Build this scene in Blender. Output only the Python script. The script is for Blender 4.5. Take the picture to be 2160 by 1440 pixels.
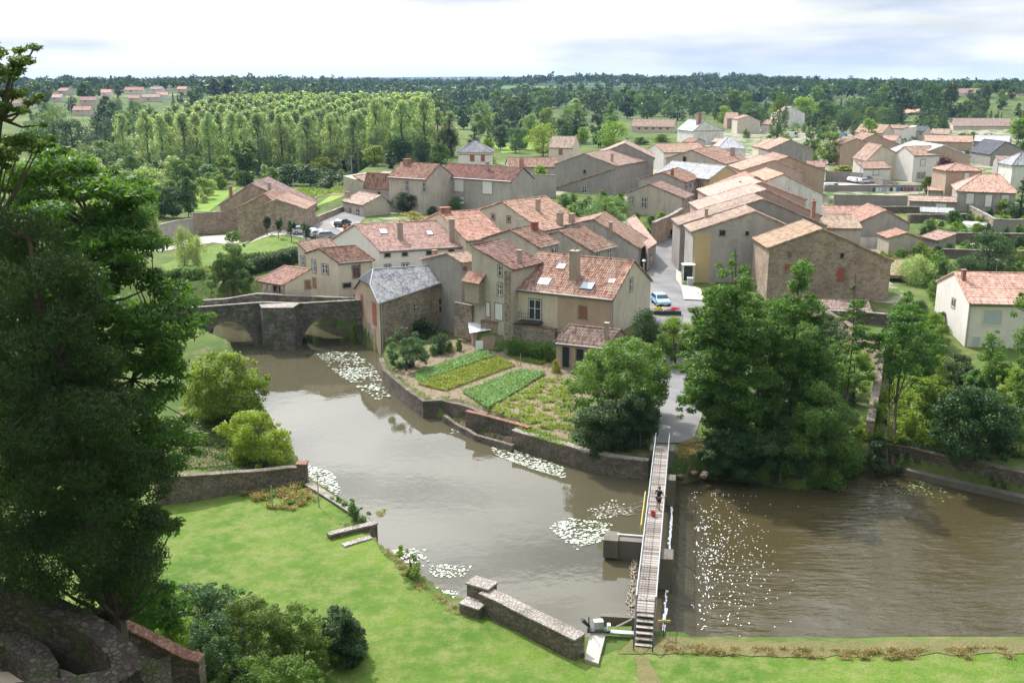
import bpy, bmesh, math, random
import numpy as np
from mathutils import Vector
R_=math.radians
for o in list(bpy.data.objects): bpy.data.objects.remove(o)
scene=bpy.context.scene
COL=scene.collection
# ---------------- camera
CH=32.0; FPX=2100.0; PIT=R_(14.68)
cd=bpy.data.cameras.new('camera'); cam=bpy.data.objects.new('camera',cd); COL.objects.link(cam)
cam.location=(0,0,CH); cam.rotation_euler=(math.pi/2-PIT,0,0)
cd.sensor_width=36; cd.lens=36*FPX/2160; cd.clip_start=.5; cd.clip_end=30000
scene.camera=cam
# ---------------- light
SUN_EL=R_(50); SUN_AZ=R_(-32)      # azimuth measured from +Y, negative = to the left
sv=Vector((math.sin(SUN_AZ)*math.cos(SUN_EL),math.cos(SUN_AZ)*math.cos(SUN_EL),math.sin(SUN_EL)))
sd=bpy.data.lights.new('sun','SUN'); sd.energy=4.8; sd.angle=R_(.6); sd.color=(1,.955,.88)
so=bpy.data.objects.new('sun',sd); COL.objects.link(so); so.rotation_euler=sv.to_track_quat('Z','Y').to_euler()
so.location=(0,0,200)
w=bpy.data.worlds.new('World'); scene.world=w; w.use_nodes=True
nt=w.node_tree; nt.nodes.clear()
def N(t,**k):
    n=nt.nodes.new(t)
    for a,b in k.items(): setattr(n,a,b)
    return n
lk=lambda a,b: nt.links.new(a,b)
sky=N('ShaderNodeTexSky',sky_type='NISHITA',sun_disc=False,sun_elevation=SUN_EL,sun_rotation=SUN_AZ,air_density=1.2,dust_density=1.5)
tc=N('ShaderNodeTexCoord'); mp=N('ShaderNodeMapping'); mp.inputs['Scale'].default_value=(1.5,1.5,11)
lk(tc.outputs['Generated'],mp.inputs[0])
n1=N('ShaderNodeTexNoise'); n1.inputs['Scale'].default_value=2.3; n1.inputs['Detail'].default_value=7; n1.inputs['Roughness'].default_value=.55; lk(mp.outputs[0],n1.inputs[0])
r1=N('ShaderNodeValToRGB'); r1.color_ramp.elements[0].position=.36; r1.color_ramp.elements[1].position=.52; lk(n1.outputs[0],r1.inputs[0])
n2=N('ShaderNodeTexNoise'); n2.inputs['Scale'].default_value=1.7; n2.inputs['Detail'].default_value=6
mp2=N('ShaderNodeMapping'); mp2.inputs['Scale'].default_value=(2.2,2.2,13); mp2.inputs['Location'].default_value=(3,1,5); lk(tc.outputs['Generated'],mp2.inputs[0]); lk(mp2.outputs[0],n2.inputs[0])
r2=N('ShaderNodeValToRGB'); r2.color_ramp.elements[0].position=.34; r2.color_ramp.elements[0].color=(.52,.58,.68,1); r2.color_ramp.elements[1].position=.53; r2.color_ramp.elements[1].color=(.90,.91,.93,1); lk(n2.outputs[0],r2.inputs[0])
sx=N('ShaderNodeSeparateXYZ'); lk(tc.outputs['Generated'],sx.inputs[0])
# clouds thin out; brightness added high up and sunward for fill and reflections
ma=N('ShaderNodeMapRange'); ma.inputs[1].default_value=.02; ma.inputs[1].default_value=.12; ma.inputs[2].default_value=.40; ma.inputs[3].default_value=1.0; ma.inputs[4].default_value=1.55; lk(sx.outputs[2],ma.inputs[0])
cm=N('ShaderNodeVectorMath',operation='SCALE'); lk(r2.outputs[0],cm.inputs[0]); 
dt=N('ShaderNodeVectorMath',operation='DOT_PRODUCT'); dt.inputs[1].default_value=sv; lk(tc.outputs['Generated'],dt.inputs[0])
mr=N('ShaderNodeMapRange',interpolation_type='SMOOTHSTEP'); mr.inputs[1].default_value=.68; mr.inputs[2].default_value=1.0; mr.inputs[3].default_value=1.0; mr.inputs[4].default_value=3.6; lk(dt.outputs['Value'],mr.inputs[0])
mm=N('ShaderNodeMath',operation='MULTIPLY'); lk(ma.outputs[0],mm.inputs[0]); lk(mr.outputs[0],mm.inputs[1]); lk(mm.outputs[0],cm.inputs['Scale'])
sk=N('ShaderNodeVectorMath',operation='SCALE'); lk(sky.outputs[0],sk.inputs[0]); sk.inputs['Scale'].default_value=.14
# cloud cover: solid near the horizon
mb_=N('ShaderNodeMapRange'); mb_.inputs[1].default_value=.03; mb_.inputs[2].default_value=.10; mb_.inputs[3].default_value=.93; mb_.inputs[4].default_value=.0; lk(sx.outputs[2],mb_.inputs[0])
mx_=N('ShaderNodeMath',operation='MAXIMUM'); lk(r1.outputs[0],mx_.inputs[0]); lk(mb_.outputs[0],mx_.inputs[1])
mix=N('ShaderNodeMix',data_type='RGBA'); lk(mx_.outputs[0],mix.inputs[0]); lk(sk.outputs[0],mix.inputs[6]); lk(cm.outputs[0],mix.inputs[7])
bg=N('ShaderNodeBackground'); bg.inputs[1].default_value=1.0; lk(mix.outputs[2],bg.inputs[0])
wo=N('ShaderNodeOutputWorld'); lk(bg.outputs[0],wo.inputs[0])
scene.view_settings.view_transform='Standard'; scene.view_settings.look='None'; scene.view_settings.exposure=0.34; scene.view_settings.gamma=1

# ---------------- pixel -> world helpers (pixels of the 2160x1440 photograph)
cp,sp=math.cos(PIT),math.sin(PIT)
def ray(u,v):
    a=(u-1080)/FPX; b=(720-v)/FPX
    return (a, cp+b*sp, -sp+b*cp)
def P(u,v,z):
    d=ray(u,v); t=(z-CH)/d[2]
    return Vector((d[0]*t,d[1]*t,z))
def PY(u,v,Y):
    d=ray(u,v); t=Y/d[1]
    return Vector((d[0]*t,Y,CH+d[2]*t))
def ppm(Y,z=5): return FPX/(Y*cp+(CH-z)*sp)      # photo pixels per metre
# ---------------- terrain height
def sstep(a,b,x):
    t=np.clip((x-a)/(b-a),0,1); return t*t*(3-2*t)
RIV_PX=[(757,722),(800,750),(812,790),(819,828),(863,858),(897,876),(935,886),(958,896),(1002,918),(1080,942),(1197,980),(1280,1002),(1368,1004),
 (1425,1015),(1480,1000),(1560,1004),(1700,1024),(1790,1000),(1850,972),(1930,992),(2050,1020),(2160,1045),(2500,1118),(2800,1150),
 (2800,1400),(2160,1366),(1800,1374),(1520,1372),(1400,1358),(1330,1348),(1275,1345),(1228,1372),(1120,1318),(1030,1266),
 (985,1290),(955,1276),(905,1236),(855,1200),(820,1172),(800,1150),(790,1120),(728,1070),(655,1022),(643,985),(615,950),(580,900),(545,850),(520,800),(500,768),(430,745)]
RIV=[tuple(P(u,v,0)[:2]) for u,v in RIV_PX]+[(-42.5,117),(-44,122),(-60,121),(-80,112),(-140,100),(-140,128),(-80,140),(-55,141),(-36,136),(-24,131),(-19.5,124)]
def sdist(X,Y,poly):
    d=np.full(X.shape,1e9); ins=np.zeros(X.shape,bool); n=len(poly)
    for i in range(n):
        x0,y0=poly[i]; x1,y1=poly[(i+1)%n]; ex,ey=x1-x0,y1-y0
        t=np.clip(((X-x0)*ex+(Y-y0)*ey)/(ex*ex+ey*ey+1e-9),0,1)
        d=np.minimum(d,np.hypot(X-x0-t*ex,Y-y0-t*ey))
        c=((y0>Y)!=(y1>Y))&(X<(x1-x0)*(Y-y0)/((y1-y0) if y1!=y0 else 1e-9)+x0)
        ins^=c
    return np.where(ins,-d,d)
hY=[-80,0,84,104,118,128,150,200,260,450,700,1200,2500,5000,9000]
hZ=[1.2,1.2,1.5,2.3,3.8,4.5,4.8,6,7,8,10,12,16,24,36]
GARDEN=[(-4.5,124.5),(-8,126),(-16.2,116.6)]+[tuple(P(u,v,1.5)[:2]) for u,v in [(812,782),(860,822),(930,850),(1008,868),(1116,905),(1200,940),(1215,850),(1290,830),(1300,765),(1172,756),(1055,738),(1000,735)]]
TERR=[(-1.2,114.3),(5.4,110.7),(11.8,107.5),(15.4,105.5),(17,118),(14,130),(-1.2,130)]
LAND=[tuple(P(u,v,.5)[:2]) for u,v in [(930,878),(958,890),(1002,913),(1080,938),(1089,915),(1119,908),(1026,886),(952,860)]]
RETW=[tuple(P(u,v,8)[:2]) for u,v in [(1350,470),(1383,468),(1440,438),(1443,420),(1345,432)]]
PLAT=[(GARDEN,1.5,.3),(LAND,.45,.3),(RETW,7.6,.4),(TERR,4.5,.25),([(-75,112.5),(-41,118.7),(-41,124.5),(-75,122)],4.6,2.0)]
def Hs(X,Y):
    X=np.asarray(X,float); Y=np.asarray(Y,float)
    h=np.interp(Y,hY,hZ)
    wl=sstep(-42,-50,X)*sstep(124,140,Y)*(1-sstep(300,450,Y)); h=h*(1-wl)+3.0*wl
    # left hillside with the suburb, wood ridge in the middle
    h=h+12*sstep(-60,-300,X)*sstep(420,720,Y)*(1-sstep(1500,2600,Y))
    h=h+17*np.exp(-((X-130)/260)**2-((Y-1500)/380)**2)
    h=h+5*np.exp(-((X-330)/130)**2-((Y-730)/120)**2)
    h=h+8*sstep(200,330,X)*sstep(420,640,Y)*(1-sstep(1200,2400,Y))
    far=sstep(2500,6000,Y)
    h=h+far*(16*np.exp(-((X+1700)/1500)**2)+14*np.sin(X/900+1.3)+8*np.sin(X/370+Y/800))
    t=np.clip((46-Y)/40,0,3); h=h+24*t**1.3
    for poly,z,f in PLAT:
        m=1-sstep(-f*.2,f,sdist(X,Y,poly)); h=h*(1-m)+z*m
    s=sdist(X,Y,RIV); k=sstep(-.1,.75,s)
    h=h*k-1.9*(1-k)
    return h
def gz(x,y): return float(Hs(np.array([x]),np.array([y]))[0])

# ---------------- object helpers
def tag(o,label,cat,group=None,kind=None):
    o['label']=label
    if cat: o['category']=cat
    if group: o['group']=group
    if kind: o['kind']=kind
    return o
def thing(name,label,cat,loc=(0,0,0),rz=0,group=None):
    o=bpy.data.objects.new(name,None); COL.objects.link(o); o.location=loc; o.rotation_euler=(0,0,rz); o.empty_display_size=.3
    return tag(o,label,cat,group)
class MB:
    def __init__(s): s.v=[]; s.f=[]
    def add(s,vs,fs):
        b=len(s.v); s.v+= [tuple(p) for p in vs]; s.f+=[tuple(b+i for i in q) for q in fs]; return s
    def box(s,x0,x1,y0,y1,z0,z1):
        return s.add([(x0,y0,z0),(x1,y0,z0),(x1,y1,z0),(x0,y1,z0),(x0,y0,z1),(x1,y0,z1),(x1,y1,z1),(x0,y1,z1)],
          [(0,3,2,1),(4,5,6,7),(0,1,5,4),(1,2,6,5),(2,3,7,6),(3,0,4,7)])
    def rbox(s,c,sx,sy,sz,rz=0,tilt=0):
        ca,sa=math.cos(rz),math.sin(rz); ct,st=math.cos(tilt),math.sin(tilt); vs=[]
        for dz in(-1,1):
            for dx,dy in((-1,-1),(1,-1),(1,1),(-1,1)):
                x,y,z=dx*sx/2,dy*sy/2,dz*sz/2
                x,z=x*ct+z*st,-x*st+z*ct
                vs.append((c[0]+x*ca-y*sa,c[1]+x*sa+y*ca,c[2]+z))
        return s.add(vs,[(0,3,2,1),(4,5,6,7),(0,1,5,4),(1,2,6,5),(2,3,7,6),(3,0,4,7)])
    def prism(s,poly,z0,z1):
        n=len(poly); a=sum(poly[i][0]*poly[(i+1)%n][1]-poly[(i+1)%n][0]*poly[i][1] for i in range(n))
        if a<0: poly=poly[::-1]
        z0s=z0 if hasattr(z0,'__len__') else [z0]*n; z1s=z1 if hasattr(z1,'__len__') else [z1]*n
        if a<0:
            if hasattr(z0,'__len__'): z0s=z0s[::-1]
            if hasattr(z1,'__len__'): z1s=z1s[::-1]
        vs=[(p[0],p[1],z) for p,z in zip(poly,z0s)]+[(p[0],p[1],z) for p,z in zip(poly,z1s)]
        return s.add(vs,[tuple(range(n))[::-1],tuple(range(n,2*n))]+[(i,(i+1)%n,n+(i+1)%n,n+i) for i in range(n)])
    def tube(s,p0,p1,r0,r1=None,n=6,caps=True):
        r1=r0 if r1 is None else r1; p0=Vector(p0); p1=Vector(p1); d=(p1-p0)
        if d.length<1e-6: return s
        d.normalize(); a=d.orthogonal().normalized(); b=d.cross(a)
        vs=[]
        for p,r in((p0,r0),(p1,r1)):
            for i in range(n):
                t=2*math.pi*i/n; vs.append(p+a*(r*math.cos(t))+b*(r*math.sin(t)))
        fs=[(i,(i+1)%n,n+(i+1)%n,n+i) for i in range(n)]
        if caps: fs+=[tuple(range(n))[::-1],tuple(range(n,2*n))]
        return s.add(vs,fs)
    def path(s,pts,rs,n=6):
        for i in range(len(pts)-1): s.tube(pts[i],pts[i+1],rs[i],rs[i+1],n)
        return s
    def lathe(s,prof,c=(0,0,0),n=12):
        vs=[];fs=[]
        for r,z in prof:
            for i in range(n):
                t=2*math.pi*i/n; vs.append((c[0]+r*math.cos(t),c[1]+r*math.sin(t),c[2]+z))
        for j in range(len(prof)-1):
            for i in range(n): fs.append((j*n+i,j*n+(i+1)%n,(j+1)*n+(i+1)%n,(j+1)*n+i))
        fs+=[tuple(range(n))[::-1],tuple((len(prof)-1)*n+i for i in range(n))]
        return s.add(vs,fs)
    def quad(s,*p): return s.add(p,[tuple(range(len(p)))])
    def build(s,name,m,parent=None,smooth=False,fix=False):
        me=bpy.data.meshes.new(name); me.from_pydata(s.v,[],s.f); me.materials.append(m)
        if fix:
            bm=bmesh.new(); bm.from_mesh(me); bmesh.ops.recalc_face_normals(bm,faces=bm.faces); bm.to_mesh(me); bm.free()
        if smooth: me.polygons.foreach_set('use_smooth',[True]*len(me.polygons))
        o=bpy.data.objects.new(name,me); COL.objects.link(o)
        if parent: o.parent=parent
        return o
def npmesh(name,V,Fq,m,parent=None,smooth=False):
    me=bpy.data.meshes.new(name); nv=len(V); nf=len(Fq); k=Fq.shape[1]
    me.vertices.add(nv); me.vertices.foreach_set('co',V.astype(np.float32).ravel())
    me.loops.add(nf*k); me.loops.foreach_set('vertex_index',Fq.astype(np.int32).ravel())
    me.polygons.add(nf); me.polygons.foreach_set('loop_start',np.arange(nf,dtype=np.int32)*k)
    me.update(calc_edges=True); me.materials.append(m)
    if smooth: me.polygons.foreach_set('use_smooth',np.ones(nf,bool))
    o=bpy.data.objects.new(name,me); COL.objects.link(o)
    if parent: o.parent=parent
    return o
# ---------------- materials
class NT:
    def __init__(s,name):
        s.m=bpy.data.materials.new(name); s.m.use_nodes=True; s.t=s.m.node_tree; s.t.nodes.clear()
        s.out=s.t.nodes.new('ShaderNodeOutputMaterial'); s.tc=s.t.nodes.new('ShaderNodeTexCoord').outputs['Object']
    def n(s,t,ins={},**k):
        x=s.t.nodes.new(t)
        for a,b in k.items(): setattr(x,a,b)
        for a,b in ins.items():
            if isinstance(b,bpy.types.NodeSocket): s.t.links.new(b,x.inputs[a])
            else: x.inputs[a].default_value=b
        return x
    def noise(s,scale,detail=4,vec=None,rough=.6,stretch=None):
        vec=vec or s.tc
        if stretch: vec=s.n('ShaderNodeMapping',{0:vec,'Scale':stretch}).outputs[0]
        return s.n('ShaderNodeTexNoise',{'Vector':vec,'Scale':scale,'Detail':detail,'Roughness':rough}).outputs[0]
    def ramp(s,fac,stops,interp='LINEAR'):
        r=s.n('ShaderNodeValToRGB',{0:fac}); cr=r.color_ramp; cr.interpolation=interp
        while len(cr.elements)<len(stops): cr.elements.new(.5)
        for e,(p,c) in zip(cr.elements,stops):
            e.position=p; e.color=(*(c if hasattr(c,'__len__') else (c,c,c)),1)
        return r.outputs[0]
    def mix(s,f,a,b,mode='MIX'):
        x=s.t.nodes.new('ShaderNodeMix'); x.data_type='RGBA'; x.blend_type=mode
        for i,q in((0,f),(6,a),(7,b)):
            if isinstance(q,bpy.types.NodeSocket): s.t.links.new(q,x.inputs[i])
            elif i==0: x.inputs[0].default_value=q
            else: x.inputs[i].default_value=(*q[:3],1)
        return x.outputs[2]
    def math(s,op,a,b=0):
        return s.n('ShaderNodeMath',{0:a,1:b},operation=op).outputs[0]
    def bump(s,h,strength=.5,dist=.1):
        return s.n('ShaderNodeBump',{'Height':h,'Strength':strength,'Distance':dist}).outputs[0]
    def fin(s,col,rough=.9,normal=None,spec=.3,metal=0,**k):
        ins={'Base Color':col if isinstance(col,bpy.types.NodeSocket) else (*col[:3],1),'Roughness':rough,'Specular IOR Level':spec,'Metallic':metal}
        if normal: ins['Normal']=normal
        ins.update(k)
        b=s.n('ShaderNodeBsdfPrincipled',ins); s.t.links.new(b.outputs[0],s.out.inputs[0]); return s.m
def simple(name,col,rough=.7,metal=0,spec=.4,var=.12):
    t=NT(name); n=t.noise(2.5,3); c=t.mix(n,[x*(1-var) for x in col],[min(1,x*(1+var)) for x in col])
    return t.fin(c,rough,metal=metal,spec=spec)
def stucco(name,c,dark=None,stain=.5,patch=None):
    t=NT(name); dark=dark or [x*.55 for x in c]
    n1=t.ramp(t.noise(.35,5),[(.35,0),(.7,1)]); n2=t.ramp(t.noise(.9,6,stretch=(1.1,1.1,.45)),[(.40,0),(.75,1)])
    f=t.math('MULTIPLY',t.math('MAXIMUM',t.math('MULTIPLY',n1,.6),n2),stain)
    col=t.mix(f,c,dark)
    if patch: col=t.mix(t.math('MULTIPLY',t.ramp(t.noise(.5,4,stretch=(1,1,1.4)),[(.55,0),(.6,1)]),.8),col,patch)
    col=t.mix(t.math('MULTIPLY',t.ramp(t.noise(5,4),[(.4,0),(.75,1)]),.25),col,[x*.6 for x in c])
    return t.fin(col,.95,t.bump(t.noise(14,5),.35,.05),spec=.15)
def stone(name,cols,mortar,scale=3.0,moss=.0,bs=.8):
    t=NT(name)
    wv=t.n('ShaderNodeMixRGB',{0:.06,1:t.tc,2:t.n('ShaderNodeTexNoise',{'Vector':t.tc,'Scale':1.7}).outputs[1]}).outputs[0]
    vec=t.n('ShaderNodeMapping',{0:wv,'Scale':(1,1,1.7)}).outputs[0]
    v1=t.n('ShaderNodeTexVoronoi',{'Vector':vec,'Scale':scale}); v2=t.n('ShaderNodeTexVoronoi',{'Vector':vec,'Scale':scale},feature='DISTANCE_TO_EDGE')
    sep=t.n('ShaderNodeSeparateColor',{0:v1.outputs['Color']}).outputs[0]
    k=len(cols)-1; col=t.ramp(sep,[(.1+.8*i/k,c) for i,c in enumerate(cols)])
    e=t.ramp(v2.outputs[0],[(.02,0),(.12,1)])
    col=t.mix(e,mortar,col)
    col=t.mix(t.math('MULTIPLY',t.ramp(t.noise(.4,6),[(.4,0),(.7,1)]),.55),col,[x*.45 for x in cols[0]])
    if moss: col=t.mix(t.math('MULTIPLY',t.ramp(t.noise(.7,6),[(.5,0),(.62,1)]),moss),col,(.05,.07,.02))
    h=t.math('ADD',e,t.noise(9,4))
    return t.fin(col,.95,t.bump(h,bs,.08),spec=.15)
def tile(name,cols,lich=(.32,.27,.2),lf=.4,tw=.27,tl=.4,swap=False,dk=.5):
    t=NT(name)
    sx=t.n('ShaderNodeSeparateXYZ',{0:t.tc}); a,b=(1,0) if swap else (0,1)
    ix=t.math('FLOOR',t.math('DIVIDE',sx.outputs[a],tw)); iy=t.math('FLOOR',t.math('DIVIDE',sx.outputs[b],tl))
    wn=t.n('ShaderNodeTexWhiteNoise',{0:t.n('ShaderNodeCombineXYZ',{0:ix,1:iy}).outputs[0]},noise_dimensions='3D').outputs[0]
    k=len(cols)-1; col=t.ramp(wn,[(i/k,c) for i,c in enumerate(cols)])
    col=t.mix(t.math('MULTIPLY',t.ramp(t.noise(.55,5),[(.42,0),(.66,1)]),lf),col,lich)
    col=t.mix(t.math('MULTIPLY',t.ramp(t.noise(1.3,7,stretch=(1.5,.5,.5),rough=.7),[(.44,0),(.62,1)]),dk),col,[x*.4 for x in cols[0]])
    oi=t.n('ShaderNodeObjectInfo').outputs['Random']; r2_=t.math('FRACT',t.math('MULTIPLY',oi,5.7))
    col=t.n('ShaderNodeHueSaturation',{'Color':col,'Hue':t.n('ShaderNodeMapRange',{0:r2_,3:.488,4:.515}).outputs[0],'Saturation':t.n('ShaderNodeMapRange',{0:oi,3:.72,4:1.02}).outputs[0],'Value':t.n('ShaderNodeMapRange',{0:t.math('FRACT',t.math('MULTIPLY',oi,11.3)),3:.64,4:.95}).outputs[0]}).outputs[0]
    fx=t.math('FRACT',t.math('DIVIDE',sx.outputs[a],tw)); gro=t.ramp(fx,[(0,.0),(.18,1),(.82,1),(1,0)])
    fy=t.math('FRACT',t.math('DIVIDE',sx.outputs[b],tl)); row=t.ramp(fy,[(0,.0),(.15,1)])
    h=t.math('ADD',t.math('MULTIPLY',gro,.6),t.math('MULTIPLY',row,.5))
    return t.fin(col,.9,t.bump(h,.7,.05),spec=.2)
LK={'mid green foliage':.78,'dark green foliage':.70,'alder foliage':.80,'robinia foliage':.80,'dark conifer foliage':.68,'bright foliage':.80,'blue green foliage':.70,'distant wood foliage':.72,'acacia foliage':.85,'pale poplar foliage':.80}
def leafm(name,c1,c2,tr=.35,spec=.35,c3=None):
    c1=[x*LK.get(name,.9) for x in c1]; c2=[x*LK.get(name,.9)*1.05 for x in c2]
    t=NT(name); g=t.n('ShaderNodeNewGeometry'); ri=g.outputs['Random Per Island']
    oi=t.n('ShaderNodeObjectInfo').outputs['Random']
    col=t.mix(t.math('ADD',t.math('MULTIPLY',ri,.65),t.math('MULTIPLY',t.noise(.35,2),.5)),c1,c2)
    if c3: col=t.mix(t.ramp(ri,[(.8,0),(.86,1)]),col,c3)
    hs=t.n('ShaderNodeHueSaturation',{'Color':col,'Hue':t.n('ShaderNodeMapRange',{0:oi,3:.485,4:.515}).outputs[0],'Value':t.n('ShaderNodeMapRange',{0:t.math('FRACT',t.math('MULTIPLY',oi,7.3)),3:.8,4:1.2}).outputs[0]}).outputs[0]
    p=t.n('ShaderNodeBsdfPrincipled',{'Base Color':hs,'Roughness':.5,'Specular IOR Level':spec})
    tl=t.n('ShaderNodeBsdfTranslucent',{'Color':t.mix(1,hs,(1.5,1.35,.5),'MULTIPLY')})
    ms=t.n('ShaderNodeMixShader',{0:tr,1:p.outputs[0],2:tl.outputs[0]}); t.t.links.new(ms.outputs[0],t.out.inputs[0])
    return t.m
M={}
M['tile_old']=tile('old tiles',[(.19,.09,.06),(.32,.165,.115),(.42,.235,.165),(.50,.32,.24),(.26,.145,.11)],lich=(.38,.32,.26),lf=.5)
M['tile_dark']=tile('dark old tiles',[(.15,.065,.045),(.26,.115,.08),(.33,.16,.11),(.38,.22,.16),(.20,.10,.08)],lich=(.26,.21,.16))
M['tile_pink']=tile('pink tiles',[(.29,.14,.10),(.44,.25,.18),(.51,.32,.24),(.56,.38,.30),(.36,.20,.15)],lf=.3,dk=.35)
M['tile_red']=tile('red tiles',[(.32,.13,.095),(.44,.21,.155),(.50,.27,.20),(.54,.33,.25),(.36,.16,.12)],lf=.28,dk=.35)
M['tile_sand']=tile('sand tiles',[(.30,.17,.115),(.44,.27,.19),(.50,.33,.24),(.46,.31,.24),(.35,.21,.15)],lf=.35,dk=.55)
M['tile_new']=tile('new mottled tiles',[(.42,.18,.13),(.54,.29,.21),(.60,.37,.28),(.50,.25,.18),(.40,.17,.12)],lf=.05,dk=.12)
M['slate']=tile('slates',[(.12,.13,.15),(.20,.21,.24),(.30,.31,.33),(.40,.40,.42),(.17,.18,.20)],lich=(.46,.45,.44),lf=.6,tw=.25,tl=.2,dk=.3)
M['slate_dark']=tile('dark slates',[(.07,.08,.10),(.10,.11,.13),(.13,.14,.17)],lich=(.2,.2,.2),lf=.3,tw=.25,tl=.2)
M['slate_pale']=tile('pale slates',[(.45,.46,.48),(.58,.59,.61),(.66,.66,.67),(.36,.37,.39)],lich=(.2,.2,.2),lf=.35,tw=.3,tl=.3,dk=.4)
M['w_grey']=stucco('grey render',(.38,.355,.325),stain=.7,patch=(.29,.27,.245))
M['w_dgrey']=stucco('dark grey render',(.30,.275,.25),stain=.7,patch=(.24,.22,.20))
M['w_beige']=stucco('beige render',(.47,.425,.36),dark=(.24,.20,.165),stain=.75)
M['w_cream']=stucco('cream render',(.57,.51,.41),dark=(.33,.28,.22),stain=.65)
M['w_tan']=stucco('tan render',(.42,.32,.24),dark=(.25,.17,.12),stain=.6)
M['w_white']=stucco('white render',(.66,.63,.58),dark=(.42,.40,.36),stain=.45)
M['w_wash']=stucco('washed white render',(.72,.71,.66),dark=(.28,.27,.24),stain=.8)
M['w_pink']=stucco('pinkish render',(.42,.30,.26),dark=(.28,.20,.18),stain=.5)
M['w_ochre']=stucco('ochre render',(.48,.37,.20),dark=(.32,.24,.15),stain=.5)
M['w_stone']=stone('rubble wall',[(.20,.16,.12),(.34,.28,.22),(.42,.36,.29),(.27,.22,.17)],(.30,.26,.21))
M['w_brown']=stone('brown stone wall',[(.26,.20,.15),(.36,.28,.21),(.42,.34,.26),(.30,.23,.17)],(.36,.29,.22),scale=2.2,bs=.5)
M['bridge']=stone('bridge stone',[(.10,.09,.08),(.17,.15,.14),(.24,.22,.20),(.13,.12,.11)],(.13,.12,.10),scale=2.2,moss=.7)
M['court']=stone('old rubble with painted shade',[(.05,.042,.034),(.085,.072,.06),(.12,.10,.085),(.06,.05,.042)],(.05,.042,.035),scale=4.2,moss=.6)  # mossy stone, darkened further to carry the tree canopy's shade in its colour
M['gwall']=stone('garden wall stone',[(.15,.12,.10),(.24,.19,.16),(.30,.25,.21),(.19,.15,.13)],(.17,.14,.12),scale=4.5,moss=.5)
M['cope']=stone('coping stone',[(.30,.26,.23),(.40,.36,.33),(.46,.42,.40)],(.3,.27,.24),scale=5,moss=.4)
M['brickcope']=stone('brick coping',[(.22,.10,.07),(.34,.17,.12),(.40,.24,.18)],(.25,.17,.13),scale=5,moss=.3)
M['concrete']=stucco('concrete',(.40,.38,.35),dark=(.2,.19,.17),stain=.6)
M['dconcrete']=stucco('wet concrete',(.17,.15,.13),dark=(.07,.065,.05),stain=.7)
M['brick']=tile('brickwork',[(.30,.11,.07),(.40,.16,.10),(.46,.22,.15)],lf=.1,tw=.22,tl=.3,dk=.2)
M['chim']=stucco('chimney render',(.36,.29,.24),dark=(.2,.15,.12),stain=.6)
M['white']=simple('white paint',(.72,.72,.70),.5); M['cream']=simple('cream paint',(.62,.56,.44),.6)
M['shut']=simple('grey white shutters',(.60,.60,.60),.6); M['brownw']=simple('brown wood',(.20,.09,.05),.7); M['redw']=simple('red brown wood',(.30,.08,.05),.7)
M['orangew']=simple('orange brown door',(.36,.15,.05),.6); M['shutgrey']=simple('blue grey roller shutters',(.40,.43,.47),.6); M['bluew']=simple('pale blue paint',(.35,.45,.6),.5)
M['timber']=simple('weathered timber',(.30,.25,.20),.9,var=.3); M['dark']=simple('dark opening',(.02,.02,.02),.9)
M['steel']=simple('galvanised steel',(.36,.38,.40),.45,.5); M['dsteel']=simple('dark painted steel',(.05,.05,.055),.5,.3)
M['yellowp']=simple('dull yellow paint',(.42,.34,.12),.6); M['green']=simple('green paint',(.06,.22,.16),.6)
M['tyre']=simple('tyre rubber',(.02,.02,.02),.9); M['rim']=simple('wheel rim',(.5,.5,.52),.35,.8)
def glass(name,c):
    t=NT(name); return t.fin(c,.08,spec=.8)
M['glass']=glass('window glass',(.03,.035,.045)); M['sglass']=glass('skylight glass',(.45,.50,.55))
M['lampglass']=glass('lamp glass',(.6,.6,.58))
M['soil']=NT('garden soil'); t=M['soil']; M['soil']=t.fin(t.mix(t.noise(1.2,6),(.13,.10,.07),(.26,.20,.145)),.95,t.bump(t.noise(8,5),.6,.1),spec=.1)
M['gravel']=NT('village yard ground'); t=M['gravel']; M['gravel']=t.fin(t.mix(t.ramp(t.noise(.22,6),[(.45,0),(.56,1)]),t.mix(t.noise(1.3,6),(.20,.17,.13),(.38,.34,.28)),t.mix(t.noise(2,5),(.04,.08,.02),(.10,.16,.04))),.95,t.bump(t.noise(6,5),.6,.1),spec=.1)
M['dirt']=NT('trodden earth'); t=M['dirt']; M['dirt']=t.fin(t.mix(t.noise(1.5,6),(.26,.20,.15),(.46,.40,.33)),.95,t.bump(t.noise(8,5),.6,.08),spec=.1)
t=NT('road asphalt'); M['road']=t.fin(t.mix(t.ramp(t.noise(.25,6),[(.35,0),(.65,1)]),(.12,.12,.122),(.20,.195,.19)),.85,t.bump(t.noise(20,3),.2,.02),spec=.3)
t=NT('pavement'); M['pave']=t.fin(t.mix(t.noise(.8,5),(.32,.28,.24),(.42,.38,.34)),.9,t.bump(t.noise(10,3),.3,.02))
t=NT('ground grass and earth')
nA=t.ramp(t.noise(.05,6),[(.38,0),(.62,1)]); c=t.mix(nA,(.045,.08,.018),(.10,.14,.035)); c=t.mix(t.math('MULTIPLY',t.ramp(t.noise(.6,6),[(.5,0),(.68,1)]),.6),c,(.20,.15,.09))
sep=t.n('ShaderNodeSeparateXYZ',{0:t.tc}); fr=t.n('ShaderNodeMapRange',{0:sep.outputs[1],1:500.,2:1200.}).outputs[0]
v=t.n('ShaderNodeTexVoronoi',{'Vector':t.n('ShaderNodeMapping',{0:t.tc,'Scale':(.006,.0022,1)}).outputs[0],'Scale':1.0}).outputs['Color']
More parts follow.
